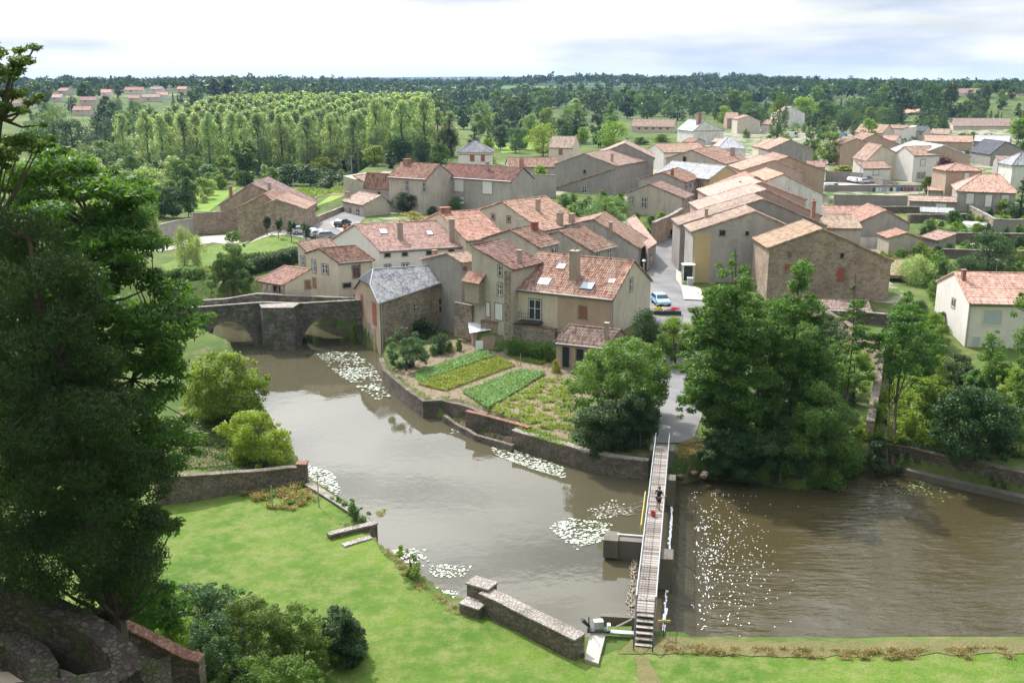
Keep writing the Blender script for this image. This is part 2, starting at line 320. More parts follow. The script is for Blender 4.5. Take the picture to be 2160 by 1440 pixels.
fc=t.ramp(t.n('ShaderNodeSeparateColor',{0:v}).outputs[0],[(0,(.02,.04,.015)),(.6,(.025,.05,.02)),(.72,(.08,.14,.04)),(.86,(.30,.26,.13)),(.9,(.025,.05,.02))],'CONSTANT')
c=t.mix(fr,c,fc)
M['ground']=t.fin(c,.95,t.bump(t.noise(2.5,6),.6,.15),spec=.1)
t=NT('mown lawn')
c=t.mix(t.ramp(t.noise(.16,6,rough=.65),[(.36,0),(.64,1)]),(.055,.12,.013),(.115,.18,.026)); c=t.mix(t.math('MULTIPLY',t.ramp(t.noise(.9,8,rough=.7),[(.44,0),(.60,1)]),.65),c,(.18,.20,.065))
c=t.mix(t.math('MULTIPLY',t.ramp(t.noise(6,5),[(.45,0),(.72,1)]),.6),c,(.055,.11,.015)); c=t.mix(t.math('MULTIPLY',t.ramp(t.noise(.35,6,stretch=(1,2.2,1)),[(.57,0),(.66,1)]),.22),c,(.24,.23,.10))
M['lawn']=t.fin(c,.9,t.bump(t.math('ADD',t.noise(9,5),t.noise(1.2,4)),.8,.12),spec=.15)
t=NT('dry scrub ground'); c=t.mix(t.noise(1.0,6),(.07,.10,.03),(.22,.17,.09)); M['scrub']=t.fin(c,.95,t.bump(t.noise(6,6),.9,.15),spec=.1)
t=NT('meadow'); c=t.mix(t.ramp(t.noise(.09,5),[(.35,0),(.65,1)]),(.11,.19,.03),(.20,.27,.055)); M['meadow']=t.fin(c,.95,t.bump(t.noise(1.5,5),.5,.2),spec=.1)
def water(name,col,bs,sc,stretch,rough=.04,spk=False):
    t=NT(name)
    h=t.math('ADD',t.noise(sc,3,stretch=stretch),t.math('MULTIPLY',t.noise(sc*.22,2,stretch=stretch),1.5))
    if spk: h=t.math('MULTIPLY',h,t.ramp(t.noise(.09,3),[(.35,.35),(.62,1.7)]))
    cc=t.mix(t.noise(.06,3),[x*.85 for x in col],[x*1.15 for x in col])
    return t.fin(cc,rough,t.bump(h,bs,.13 if spk else .12),spec=.5,IOR=1.46 if spk else 1.38)
M['w_up']=water('calm muddy water',(.070,.063,.038),.05,1.1,(1,1,1),.03)
M['w_dn']=water('rippled muddy water',(.052,.043,.020),.85,1.5,(.45,1.5,1),.03,True)
t=NT('weir foam and glint water'); fo=t.ramp(t.noise(8,9,stretch=(.6,1.3,1),rough=.85),[(.64,0),(.68,1)])
M['foam_glints']=t.fin(t.mix(fo,(.05,.042,.022),(.85,.87,.87)),t.ramp(fo,[(0,.10),(1,.5)]),t.bump(t.noise(3.5,5,stretch=(.6,1.5,1)),.8,.10),spec=.5,IOR=1.33)  # white specks in the colour paint sun glints as well as foam
t=NT('lily pad'); M['lily']=t.fin(t.mix(t.n('ShaderNodeNewGeometry').outputs['Random Per Island'],(.16,.24,.10),(.95,.95,.90)),.28,t.bump(t.noise(7,2),.35,.05),spec=.9)  # near-white end of the pad colour paints in the sun's glint
LF={}
LF['bright']=leafm('bright foliage',(.085,.17,.018),(.24,.36,.035),.45)
LF['mid']=leafm('mid green foliage',(.05,.125,.022),(.15,.27,.04),.42)
LF['dark']=leafm('dark green foliage',(.022,.068,.018),(.07,.15,.035),.34)
LF['blue']=leafm('blue green foliage',(.035,.095,.036),(.11,.20,.07),.38,spec=.3)
LF['pale']=leafm('pale poplar foliage',(.13,.25,.09),(.33,.46,.22),.5,spec=.3,c3=(.55,.62,.46))
LF['farwood']=leafm('distant wood foliage',(.018,.055,.02),(.055,.12,.035),.25,spec=.05)
LF['yellow']=leafm('yellow green foliage',(.16,.20,.02),(.38,.40,.04),.45)
LF['alder']=leafm('alder foliage',(.035,.10,.016),(.12,.24,.03),.45)
LF['robinia']=leafm('robinia foliage',(.035,.105,.016),(.12,.24,.03),.48)
LF['yew']=leafm('dark conifer foliage',(.02,.052,.014),(.065,.12,.032),.28,spec=.2)
LF['acacia']=leafm('acacia foliage',(.09,.17,.018),(.28,.36,.03),.45)
LF['purple']=leafm('purple foliage',(.06,.025,.03),(.14,.05,.06),.2)
LF['scrubleaf']=leafm('dry leaves',(.16,.13,.05),(.34,.30,.10),.3)
LF['cabb']=leafm('cabbage leaves',(.09,.24,.05),(.28,.48,.20),.35,spec=.5)
LF['potato']=leafm('potato leaves',(.13,.24,.03),(.34,.42,.07),.35)
t=NT('bark'); M['bark']=t.fin(t.mix(t.noise(3,4,stretch=(3,3,.5)),(.05,.04,.03),(.14,.11,.09)),.95,t.bump(t.noise(8,4,stretch=(3,3,.4)),.8,.05),spec=.1)

# ---------------- terrain sheet, water
def axis(segs):
    out=[]
    for a,b,s in segs: out+=list(np.arange(a,b,s))
    return np.array(out+[segs[-1][1]])
xs=axis([(-9000,-2000,700),(-2000,-400,100),(-400,-110,14),(-110,-60,2.5),(-60,62,.55),(62,130,2.5),(130,500,16),(500,2200,100),(2200,9000,700)])
ys=axis([(-60,44,3),(44,128,.55),(128,200,2.5),(200,500,12),(500,2000,60),(2000,9000,350)])
GX,GY=np.meshgrid(xs,ys); GZ=Hs(GX,GY)

def Hi(X,Y):
    X=np.asarray(X,float);Y=np.asarray(Y,float); i=np.clip(np.searchsorted(xs,X)-1,0,len(xs)-2); j=np.clip(np.searchsorted(ys,Y)-1,0,len(ys)-2)
    fx=(X-xs[i])/(xs[i+1]-xs[i]); fy=(Y-ys[j])/(ys[j+1]-ys[j])
    return GZ[j,i]*(1-fx)*(1-fy)+GZ[j,i+1]*fx*(1-fy)+GZ[j+1,i]*(1-fx)*fy+GZ[j+1,i+1]*fx*fy
def gz(x,y): return float(Hi(x,y))
nx,ny=len(xs),len(ys); I=np.arange(nx*ny).reshape(ny,nx)
Fq=np.stack([I[:-1,:-1],I[:-1,1:],I[1:,1:],I[1:,:-1]],-1).reshape(-1,4)
g=npmesh('ground',np.stack([GX,GY,GZ],-1).reshape(-1,3),Fq,M['ground'],smooth=True); tag(g,'rough grassy ground under town and countryside',None,kind='structure')
FB0=P(1362,1290,2.6); FB1=P(1397,940,2.6)      # footbridge axis, near and far
fd=Vector((FB1.x-FB0.x,FB1.y-FB0.y,0)).normalized(); fn=Vector((fd.y,-fd.x,0))
def FB(s,n,z):                 # metres along footbridge, metres to its right
    p=FB0+fd*s+fn*n; return Vector((p.x,p.y,z))
FBL=(FB1-FB0).length
LOW=-.55
wl=[FB(-12,.35,0),FB(FBL+8,.35,0)]
MB().quad((wl[0].x,wl[0].y,0),(wl[1].x,wl[1].y,0),(wl[1].x,150,0),(-200,150,0),(-200,wl[0].y,0)).build('river',M['w_up'],fix=True)
tag(bpy.data.objects['river'],'calm muddy river above the footbridge',None,kind='structure')
MB().quad((wl[0].x,wl[0].y,LOW),(220,wl[0].y,LOW),(220,130,LOW),(wl[1].x,130,LOW),(wl[1].x,wl[1].y,LOW)).build('river_downstream',M['w_dn'],fix=True)
tag(bpy.data.objects['river_downstream'],'rippled brown river below the footbridge',None,kind='structure')
def drape(name,poly,m,off=.05,step=1.0,label=None,world=False,z=None,jit=0):
    pts=[tuple(p[:2]) for p in poly]
    if jit:
        rr=random.Random(len(label or name)); o2=[]
        for i in range(len(pts)):
            x0,y0=pts[i];x1,y1=pts[(i+1)%len(pts)]; n=max(1,int(math.hypot(x1-x0,y1-y0)/(jit*2.2)))
            for k in range(n): o2.append((x0+(x1-x0)*k/n+rr.uniform(-jit,jit)*.6,y0+(y1-y0)*k/n+rr.uniform(-jit,jit)*.6))
        pts=o2
    X=np.array([p[0] for p in pts]); Y=np.array([p[1] for p in pts])
    bm=bmesh.new(); vs=[bm.verts.new((p[0],p[1],0)) for p in pts]; bm.faces.new(vs)
    for ax,(lo,hi) in((0,(X.min(),X.max())),(1,(Y.min(),Y.max()))):
        c=lo+step
        while c<hi:
            co=(c,0,0) if ax==0 else (0,c,0); no=(1,0,0) if ax==0 else (0,1,0)
            bmesh.ops.bisect_plane(bm,geom=bm.verts[:]+bm.edges[:]+bm.faces[:],plane_co=co,plane_no=no); c+=step
    bm.verts.ensure_lookup_table(); co=np.array([v.co[:] for v in bm.verts])
    Z=Hi(co[:,0],co[:,1])+off if z is None else np.full(len(co),z)
    for v,zz in zip(bm.verts,Z): v.co.z=zz
    bmesh.ops.recalc_face_normals(bm,faces=bm.faces)
    if sum(f.normal.z for f in bm.faces)<0: bmesh.ops.reverse_faces(bm,faces=bm.faces)
    me=bpy.data.meshes.new(name); bm.to_mesh(me); bm.free(); me.materials.append(m)
    o=bpy.data.objects.new(name,me); COL.objects.link(o); return tag(o,label or name,None,kind='structure')
def pp(l,z): return [P(u,v,z) for u,v in l]
drape('lawn',[P(-400,1330,1.2),P(300,1062,1.2),P(380,1062,1.2),P(500,1040,1.2),P(650,1030,1.2),P(782,1118,1.2),P(800,1165,1.2),P(850,1215,1.2),P(900,1252,1.2),P(950,1290,1.2),P(1005,1300,1.2),P(1215,1402,1.2),P(1290,1382,1.2),P(1400,1376,1.2),P(1800,1382,1.2),P(2700,1382,1.2),(35,36,0),(-30,36,0)],M['lawn'],.05,1.0,'mown bright green lawn along the near bank',jit=.3)
drape('far_bank_grass',pp([(300,960),(380,880),(500,820),(570,905),(630,975),(430,990),(300,1010)],1.3),M['scrub'],.05,1.0,'shaded rough grass beyond the garden wall',jit=.6)
drape('garden_soil',pp([(818,790),(862,822),(930,848),(1008,866),(1116,902),(1195,938),(1215,850),(1290,830),(1300,770),(1172,758),(1060,742),(990,708),(905,730)],1.5),M['soil'],.04,1.0,'bare soil of the kitchen garden',jit=.35)
# ================= houses
def isect(u,v,p,n):
    d=Vector(ray(u,v)); o=Vector((0,0,CH)); n=Vector(n); t=(Vector(p)-o).dot(n)/d.dot(n); return o+d*t
def mapm(m): return M[m] if isinstance(m,str) else m
class House: k=0.0
ROOFN=[0]
def slope(mb,x0,x1,ya,za,yb,zb,det,over_e,th=.10,amp=.045,pitch=.27,rng=None,ver=.12):
    # eave line at (ya,za), ridge at (yb,zb); drawn with rows of corrugated tiles
    dy,dz=yb-ya,zb-za; L=math.hypot(dy,dz)
    if L<.05: return
    uy,uz=dy/L,dz/L; ny_,nz_=(-uz,uy) if dy>0 else (uz,-uy)
    if nz_<0: ny_,nz_=-ny_,-nz_
    a0=-over_e; X0,X1=x0-ver,x1+ver
    if det==0:
        xs_=[X0,X1]; hh=[0,0]; rows=[(a0,L)]
    else:
        pt=pitch*(1 if det==2 else 2); n=max(2,int((X1-X0)/pt)); pw=(X1-X0)/n; xs_=[];hh=[]
        for i in range(n):
            for f,h in((0,0),(.25,.75),(.5,1),(.75,.75)): xs_.append(X0+(i+f)*pw); hh.append(h*amp*(1 if det==2 else 1.2))
        xs_.append(X1); hh.append(0)
        m=max(1,int((L-a0)/(.42 if det==2 else 1.1))); e=[a0+(L-a0)*i/m for i in range(m+1)]; rows=list(zip(e[:-1],e[1:]))
    ph=rng.uniform(0,9)
    def pt_(x,s,h):
        q=th+h+(.035*math.sin(x*.7+ph)+.03*math.sin(s*1.1+x*.33+ph) if det==2 else 0)
        return (x,ya+uy*s+ny_*q,za+uz*s+nz_*q)
    base=len(mb.v); k=len(xs_); vs=[];fs=[]
    for (s0,s1) in rows:
        b=base+len(vs); j=rng.uniform(-.01,.01)
        vs+=[pt_(x,s0,h+(.03 if det else 0)+j) for x,h in zip(xs_,hh)]; vs+=[pt_(x,s1,h+j) for x,h in zip(xs_,hh)]
        fs+=[(b+i,b+i+1,b+k+i+1,b+k+i) for i in range(k-1)]
    b=base+len(vs)
    for x in(X0,X1):
        for s in(a0,L): vs.append((x,ya+uy*s,za+uz*s)); vs.append(pt_(x,s,0))
    # 0:X0a low 1:X0a top 2:X0L low 3:top 4:X1a low 5:top 6:X1L low 7
    fs+=[(b,b+4,b+6,b+2),(b,b+2,b+3,b+1),(b+4,b+5,b+7,b+6),(b,b+1,b+5,b+4),(b+2,b+6,b+7,b+3)]
    mb.v+=vs; mb.f+=fs
    if det:  # verge tiles
        for x in(X0+.06,X1-.06):
            nn=max(1,int((L-a0)/.8))
            for i in range(nn):
                s0=a0+(L-a0)*i/nn; s1=a0+(L-a0)*(i+1)/nn; mb.tube(pt_(x,s0,.06),pt_(x,s1,.03),.11,.09,6)
def build_house(h,name,label,cat,roof,wall,det,group,over,hip,cornice=True,wallnoroof=False):
    h.T=thing(name,label,cat,(h.O.x,h.O.y,h.g),math.atan2(h.a.y,h.a.x),group)
    g=h.g; L,W,w=h.L,h.W,h.w; zf,zb,zr=h.zf-g,h.zb-g,h.zr-g
    rng=random.Random(hash(label)&0 or len(label)*7+int(L*100)); h.rng=rng
    mb=MB(); h0,h1=(hip if hip else (0,0))
    def secpts(x): return [(x,0,-1.0),(x,W,-1.0),(x,W,zb),(x,w,zr),(x,0,zf)]
    if h.zb>=h.zr-.01 or w>=W-.01: sec=lambda x:[(x,0,-1.),(x,W,-1.),(x,W,zr),(x,0,zf)]
    else: sec=secpts
    if not hip:
        A=sec(0);B=sec(L);n=len(A); mb.add(A+B,[tuple(range(n)),tuple(range(2*n-1,n-1,-1))]+[(i,n+i,n+(i+1)%n,(i+1)%n) for i in range(n)])
    else: mb.box(0,L,0,W,-1,min(zf,zb))
    h.wallo=mb.build('wall',mapm(wall),h.T,fix=True)
    rb=MB(); o=over
    if not hip:
        slope(rb,0,L,0,zf,w,zr,det,o,rng=rng)
        if sec is secpts: slope(rb,0,L,W,zb,w,zr,min(det,1),o,rng=rng)
        nn=max(1,int(L/.45)) if det else 1
        for i in range(nn):
            x0=-.15+(L+.3)*i/nn; x1=-.15+(L+.3)*(i+1)/nn
            rb.tube((x0,w,zr+.10),(x1,w,zr+.13),.15,.13,6)
    else:
        z=min(zf,zb); e=[(-o,-o,z),(L+o,-o,z),(L+o,W+o,z),(-o,W+o,z)]; r0=(h0,w,zr);r1=(L-h1,w,zr)
        vs=[(x,y,zz+.1) for x,y,zz in e]+[(r0[0],r0[1],zr+.1),(r1[0],r1[1],zr+.1)]+e
        rb.add(vs,[(0,1,5,4),(1,2,5),(2,3,4,5),(3,0,4),(6,9,8,7),(0,6,7,1),(1,7,8,2),(2,8,9,3),(3,9,6,0)])
        if det:
            for p,q in((0,4),(1,5),(2,5),(3,4),(4,5)): rb.tube(vs[p],vs[q],.12,.12,6)
    if h.k:
        rb.v=[(x+h.k*y,y,z) for x,y,z in rb.v]
        for v_ in h.wallo.data.vertices: v_.co.x+=h.k*v_.co.y
    h.roof=rb.build('roof',mapm(roof),h.T)
    if cornice and det and not hip:
        c=MB(); c.box(.01,L-.01,-.16,-.004,zf-.22,zf-.06); c.box(.01,L-.01,-.09,-.003,zf-.36,zf-.225); c.build('cornice',M['chim'],h.T)
    return h
def house(name,label,A,B,ze,R,side='A',C=None,g=5,roof='tile_old',wall='w_grey',det=1,mono=False,cat='house',group=None,over=.35,hip=None,zr=None,w=None,W=None,**k):
    h=House(); pA,pB=P(A[0],A[1],ze),P(B[0],B[1],ze); rp=pA if side=='A' else pB
    if pA.x>pB.x: pA,pB=pB,pA
    a=(pB-pA); a.z=0; h.L=a.length; a.normalize(); c=Vector((-a.y,a.x,0))
    if zr:
        q=P(R[0],R[1],zr); h.w=(q-rp).dot(c); h.zr=zr; h.k=(q-rp).dot(a)/h.w
    elif w: h.w=w; h.zr=PY(R[0],R[1],(rp+c*w).y).z
    else: q=isect(R[0],R[1],rp,a); h.w=(q-rp).dot(c); h.zr=q.z
    h.O,h.a,h.c,h.g,h.zf=pA,a,c,g,ze
    h.W=2*h.w; h.zb=ze
    if mono: h.W=h.w; h.zb=h.zr
    if C:
        q=isect(C[0],C[1],rp,Vector((-(c.y+a.y*h.k),c.x+a.x*h.k,0))); h.W=(q-rp).dot(c); h.zb=q.z
    if W: h.W=W
    if h.w<.5 or h.W<h.w-.01 or h.zr<ze: print('BADH',name,label,round(h.w,2),round(h.W,2),round(h.zr-ze,2)); h.w=max(h.w,2); h.W=max(h.W,h.w+.5); h.zr=max(h.zr,ze+.5)
    h.zb=min(h.zb,h.zr)
    print('H %-40s L%.1f w%.1f W%.1f zf%.1f zb%.1f zr%.1f at %.0f,%.0f'%(label[:40],h.L,h.w,h.W,h.zf,h.zb,h.zr,h.O.x,h.O.y))
    return build_house(h,name,label,cat,roof,wall,det,group,over,hip,**k)
def gf(name,label,A,B,R,Y,D,g=5,rot=0,roof='tile_old',wall='w_grey',det=1,cat='house',group=None,over=.3,skew=0,**k):
    # gable turned to the camera: plane through (mid A-B) at distance Y, rotated by rot degrees
    h=House(); um=(A[0]+B[0])/2; vm=(A[1]+B[1])/2; p0=PY(um,vm,Y); r=R_(rot); n=Vector((math.sin(r),-math.cos(r),0))
    pa,pb,pr=isect(A[0],A[1],p0,n),isect(B[0],B[1],p0,n),isect(R[0],R[1],p0,n)
    h.O=Vector((pb.x,pb.y,pb.z)); h.a=-n; h.c=Vector((-h.a.y,h.a.x,0)); h.L=D; h.g=g
    h.W=(pa-pb).dot(h.c); h.w=(pr-pb).dot(h.c); h.zf,h.zb,h.zr=pb.z,pa.z,pr.z
    if h.zr<max(h.zf,h.zb)+.1 or not(.1<h.w<h.W): print('BADG',label,h.w,h.W,h.zf,h.zb,h.zr); h.zr=max(h.zr,max(h.zf,h.zb)+.3); h.w=min(max(h.w,.3),h.W-.3)
    print('G %-40s W%.1f w%.1f zf%.1f zb%.1f zr%.1f at %.0f,%.0f'%(label[:40],h.W,h.w,h.zf,h.zb,h.zr,h.O.x,h.O.y))
    return build_house(h,name,label,cat,roof,wall,det,group,over,None,**k)
def w2l(h,p):
    d=Vector((p.x-h.O.x,p.y-h.O.y,0)); return Vector((d.dot(h.a),d.dot(h.c),p.z-h.g))
WN={'F':lambda h:((0,0),-1,'y'),'K':lambda h:((0,h.W),1,'y'),'L':lambda h:((0,0),-1,'x'),'R':lambda h:((h.L,0),1,'x')}
def onwall(h,wl,u,v):
    (x0,y0),s,ax=WN[wl](h); n=(h.c if ax=='y' else Vector((-(h.c.y+h.a.y*h.k),h.c.x+h.a.x*h.k,0))); p0=h.O+h.a*x0+h.c*y0
    q=w2l(h,isect(u,v,p0,n)); return (q.x if ax=='y' else q.y), q.z
def wbox(mb,h,wl,s0,s1,z0,z1,d0,d1):
    (x0,y0),s,ax=WN[wl](h)
    if ax=='y': a,b=sorted((y0+s*d0,y0+s*d1)); mb.box(s0,s1,a,b,z0,z1)
    else:
        a,b=sorted((x0+s*d0,x0+s*d1)); i=len(mb.v); mb.box(a,b,s0,s1,z0,z1)
        mb.v[i:]=[(x+h.k*y,y,z) for x,y,z in mb.v[i:]]
def opening(h,wl,s0,s1,z0,z1,style='win',frame='white',sh='shut',sur='cope',label=None,name=None):
    if s0>s1: s0,s1=s1,s0
    if z0>z1: z0,z1=z1,z0
    W_,H_=s1-s0,z1-z0; f=.09
    nm=name or ('door' if 'door' in style else 'window'); mb=MB()
    # surround, then frame
    b=.13 if sur else .0
    mats=sur or frame
    for a in((s0-b,s0,z0,z1),(s1,s1+b,z0,z1),(s0-b,s1+b,z1,z1+b+.03),(s0-b-.05,s1+b+.05,z0-.12,z0)):
        if a[1]-a[0]>.01: wbox(mb,h,wl,*a,.0,.06)
    o=mb.build(nm,M[mats],h.T)
    if style in('win','tall','wopen'):
        p=MB(); wbox(p,h,wl,s0,s1,z0,z1,.0,.012); p.build('pane',M['glass'],o)
        fr=MB(); t=.06
        for a in((s0,s0+t,z0,z1),(s1-t,s1,z0,z1),(s0,s1,z1-t,z1),(s0,s1,z0,z0+t)): wbox(fr,h,wl,*a,.0,.04)
        if W_>.6: wbox(fr,h,wl,(s0+s1)/2-.04,(s0+s1)/2+.04,z0,z1,.0,.045)
        if H_>1.0: wbox(fr,h,wl,s0,s1,z0+H_*.55,z0+H_*.55+.05,.0,.038)
        fr.build('frame',M[frame],o)
    elif style=='hole':
        p=MB(); wbox(p,h,wl,s0,s1,z0,z1,.0,.012); p.build('pane',M['dark'],o)  # near-black sheet painted as the shade inside an opening, no glass
    elif style=='shut' or 'door' in style:
        p=MB(); wbox(p,h,wl,s0,s1,z0,z1,.0,.035)
        n=max(2,int(W_/.25))
        for i in range(n): wbox(p,h,wl,s0+W_*i/n+.015,s0+W_*(i+1)/n-.015,z0+.03,z1-.03,.03,.05)
        p.build('shutter' if style=='shut' else 'door_leaf',M[sh],o)
    if style=='wopen':
        for q in((s0-W_*.52,s0-.03),(s1+.03,s1+W_*.52)):
            p=MB(); wbox(p,h,wl,*q,z0,z1,.065,.10); p.build('shutter',M[sh],o)
    if label: o['label']=label
    return o
def win(h,wl,u0,v0,u1,v1,style='win',**k):
    um,vm=(u0+u1)/2,(v0+v1)/2
    s0,_=onwall(h,wl,u0,vm); s1,_=onwall(h,wl,u1,vm); _,z1=onwall(h,wl,um,v0); _,z0=onwall(h,wl,um,v1)
    if abs(s1-s0)>12: print('WINBAD',h.T['label'],wl,u0,v0,s0,s1); return
    return opening(h,wl,s0,s1,z0,z1,style,**k)
def roofpt(h,u,v,back=False):
    # point on the front roof plane
    if not back: nl=Vector((0,-(h.zr-h.zf),h.w)); p0=h.O.copy(); p0.z=h.zf
    else: nl=Vector((0,(h.zr-h.zb),h.W-h.w)); p0=h.O+h.c*h.W; p0.z=h.zb
    n=h.c*nl.y+Vector((0,0,nl.z)); return w2l(h,isect(u,v,p0,n))
def chim(h,u,vb,vt,wpx,m='chim',back=False,pots=2,dep=None,at=None,name='chimney'):
    q=roofpt(h,u,vb,back); wp=h.O+h.a*q.x+h.c*q.y
    s=ppm(wp.y,q.z+h.g); W_=max(.4,wpx/s*.9); D=dep or max(.45,W_*.7)
    top=isect(u,vt,(wp.x,wp.y,0),(0,-1,0)).z-h.g
    if top<q.z+.3: top=q.z+1
    mb=MB(); mb.box(q.x-W_/2,q.x+W_/2,q.y-D/2,q.y+D/2,q.z-.9,top-.12); mb.box(q.x-W_/2-.07,q.x+W_/2+.07,q.y-D/2-.07,q.y+D/2+.07,top-.12,top)
    for i in range(pots):
        x=q.x+(i-(pots-1)/2)*W_/(pots+.3); mb.tube((x,q.y,top),(x,q.y,top+.3),.11,.09,8)
    o=mb.build(name,M[m],h.roof); return o
def skyl(h,u0,v0,u1,v1,open_=False):
    vm=(v0+v1)/2; um=(u0+u1)/2; a=roofpt(h,u0,vm);b=roofpt(h,u1,vm);c=roofpt(h,um,v1);d=roofpt(h,um,v0)
    x0,x1=sorted((a.x,b.x)); y0,y1=sorted((c.y,d.y)); k=(h.zr-h.zf)/h.w; z=lambda y:h.zf-h.g+k*y
    fr=MB(); t=.07
    def slab(mb,x0,x1,y0,y1,e0,e1,ex=0): mb.add([(x0,y0,z(y0)+e0),(x1,y0,z(y0)+e0),(x1,y1,z(y1)+e0+ex),(x0,y1,z(y1)+e0+ex),(x0,y0,z(y0)+e1),(x1,y0,z(y0)+e1),(x1,y1,z(y1)+e1+ex),(x0,y1,z(y1)+e1+ex)],[(0,3,2,1),(4,5,6,7),(0,1,5,4),(1,2,6,5),(2,3,7,6),(3,0,4,7)])
    slab(fr,x0-t,x1+t,y0-t,y1+t,.02,.22); o=fr.build('skylight',M['dsteel'],h.roof)
    g=MB(); slab(g,x0,x1,y0,y1,.225,.24); g.build('pane',M['sglass'],o).parent=h.roof
    o.name='skylight_frame'
    return o
def gut(h,wl='F',s=None,z=None):
    mb=MB(); x=h.L-.1 if s is None else s; zf=h.zf-h.g
    mb.tube((x,-.12,0),(x,-.12,zf-.3),.05,.05,6); mb.tube((0,-.38,zf-.02),(h.L,-.38,zf-.02),.07,.07,6); mb.build('gutter',M['steel'],h.T)
# ---- centre block by the kitchen garden
B1=house('village_house','large cream house with red brown roof, four skylights and tall chimney above kitchen garden',(1089,609),(1294,631),8.7,(1337,552),'B',g=4.4,roof='tile_old',wall='w_cream',det=2)
win(B1,'F',1116,632,1141,674,'tall',frame='white'); win(B1,'F',1221,646,1238,672,'shut',sh='brownw'); win(B1,'R',1329,588,1334,614,'win')
for a in((1136,590,1160,604),(1226,599,1252,613),(1284,592,1297,600),(1176,560,1192,570)): skyl(B1,*a)
chim(B1,1212,587,528,19,pots=1,dep=1.0)
tb=MB(); x=onwall(B1,'F',1173,650)[0]
wbox(tb,B1,'F',x+.2,B1.L-.02,-.6,B1.zf-B1.g-.42,.004,.03); tb.build('render_panel',M['w_tan'],B1.T)
# balcony
bal=MB(); s0=onwall(B1,'F',1100,672)[0]; s1=onwall(B1,'F',1146,672)[0]; z0=onwall(B1,'F',1128,676)[1]
wbox(bal,B1,'F',s0,s1,z0-.15,z0-.02,.0,1.0)
for i in range(12):
    s=s0+(s1-s0)*i/11; bal.tube((s,-.97,z0),(s,-.97,z0+.95),.015,.015,4)
for z in(.5,.95): bal.tube((s0,-.97,z0+z),(s1,-.97,z0+z),.025,.025,5); bal.tube((s0,-.97,z0+z),(s0,0,z0+z),.025,.025,5)
bal.build('balcony',M['dsteel'],B1.T)
B2=house('village_house','tall narrow beige house with overhanging wooden room beside the mill',(1078,567.5),(1139.6,554.3),11.2,(994.6,519),'A',mono=True,g=1.5,roof='tile_dark',wall='w_beige',det=2)
win(B2,'L',1051,561,1058,582,'win'); win(B2,'L',1050,598,1059,623,'win'); win(B2,'L',1045,641,1060,674,'shut'); win(B2,'L',1026,638,1033,667,'shut')
chim(B2,1096,556,527,8,pots=0)
st=MB(); s=onwall(B2,'L',1075,600)[0]; wbox(st,B2,'L',.02,1.0,-.5,B2.zf-B2.g-.3,.003,.03); st.build('quoin',M['w_stone'],B2.T)
# projecting wooden room with its own little roof, in front of the gable
def annex(h,wl,u0,vt,u1,vb,dep,m,name='projection',roofm=None,rise=.5,over=.3):
    s0,z1=onwall(h,wl,u0,vt); s1,z0=onwall(h,wl,u1,vb)
    if s0>s1: s0,s1=s1,s0
    mb=MB(); wbox(mb,h,wl,s0,s1,z0,z1,.0,dep); o=mb.build(name,M[m],h.T)
    if roofm:
        r=MB(); n=max(2,int((s1-s0+2*over)/.3)); (x0,y0),sg,ax=WN[wl](h)
        def pt(s,d,z): return (s,y0+sg*d,z) if ax=='y' else (x0+sg*d,s,z)
        for i in range(n):
            a=s0-over+(s1-s0+2*over)*i/n; b=s0-over+(s1-s0+2*over)*(i+1)/n; m_=(a+b)/2
            P_=[pt(a,0,z1+rise),pt(m_,0,z1+rise+.07),pt(b,0,z1+rise),pt(b,dep+over,z1),pt(m_,dep+over,z1+.07),pt(a,dep+over,z1)]
            r.add(P_,[(0,1,4,5),(1,2,3,4)]); r.add([pt(a,0,z1+rise-.06),pt(b,0,z1+rise-.06),pt(b,dep+over,z1-.06),pt(a,dep+over,z1-.06)],[(0,1,2,3)])
        r.build('lean_to_roof',M[roofm],o)
    return o
a=annex(B2,'L',992,590,1022,638,1.0,'timber',roofm='tile_red',rise=1.0)
a2=annex(B2,'L',962,636,1000,716,.4,'w_stone')
# small grey stair tower beyond, with a little tiled roof
B2b=house('village_house','small grey house with little tiled roof squeezed between mill and narrow beige house',(973,556),(1012,551),10.6,(944,536),'A',C=(890,549),g=1.6,roof='tile_pink',wall='w_dgrey',det=2,over=.25)
win(B2b,'F',976,560,985,572,'win',frame='redw'); chim(B2b,917,548,527,11,'brick',back=True,pots=0)
B3=house('village_house','dark gabled house with brick chimney right behind the narrow beige house',(1133.6,521.5),(1176,512),11.3,(1076.5,486.3),'A',C=(1021,504.5),g=4.4,roof='tile_dark',wall='w_beige',det=2)
win(B3,'F',1163,520,1174,534,'win'); chim(B3,1128,487,468,15,'brick',pots=0)
B4=house('village_house','grey walled house with steep single tiled slope behind the tall chimney',(1246.6,531.2),(1297.6,518.6),9.6,(1178.5,488.7),'A',C=(1135,503),g=4.4,roof='tile_old',wall='w_grey',det=2)
win(B4,'F',1258,532,1266,542,'win'); win(B4,'F',1281,526,1290,545,'win')
B5=house('village_house','grey gabled street corner house with a broad pinkish roof beside the bend of the street',(1346,524),(1367,506),8.3,(1251.4,464.4),'A',C=(1150,487),g=4,roof='tile_pink',wall='w_grey',det=2)
chim(B5,1288,487,468,10,pots=0); win(B5,'F',1350,545,1360,566,'win')
B5b=house('village_house','narrow end house with a low tiled roof on the inner bend of the street',(1366,525),(1384,512),8.0,(1322,466),'A',zr=9.6,mono=True,g=4,roof='tile_pink',wall='w_beige',det=2,over=.2)
win(B5b,'F',1370,533,1376,556,'win')
B6=house('village_house','cream gabled house with red brick trimmed attic windows in the middle of the block',(1142,486),(1230,470.5),11,(1060,427.5),'A',C=(1013,443),g=4.6,roof='tile_pink',wall='w_cream',det=2)
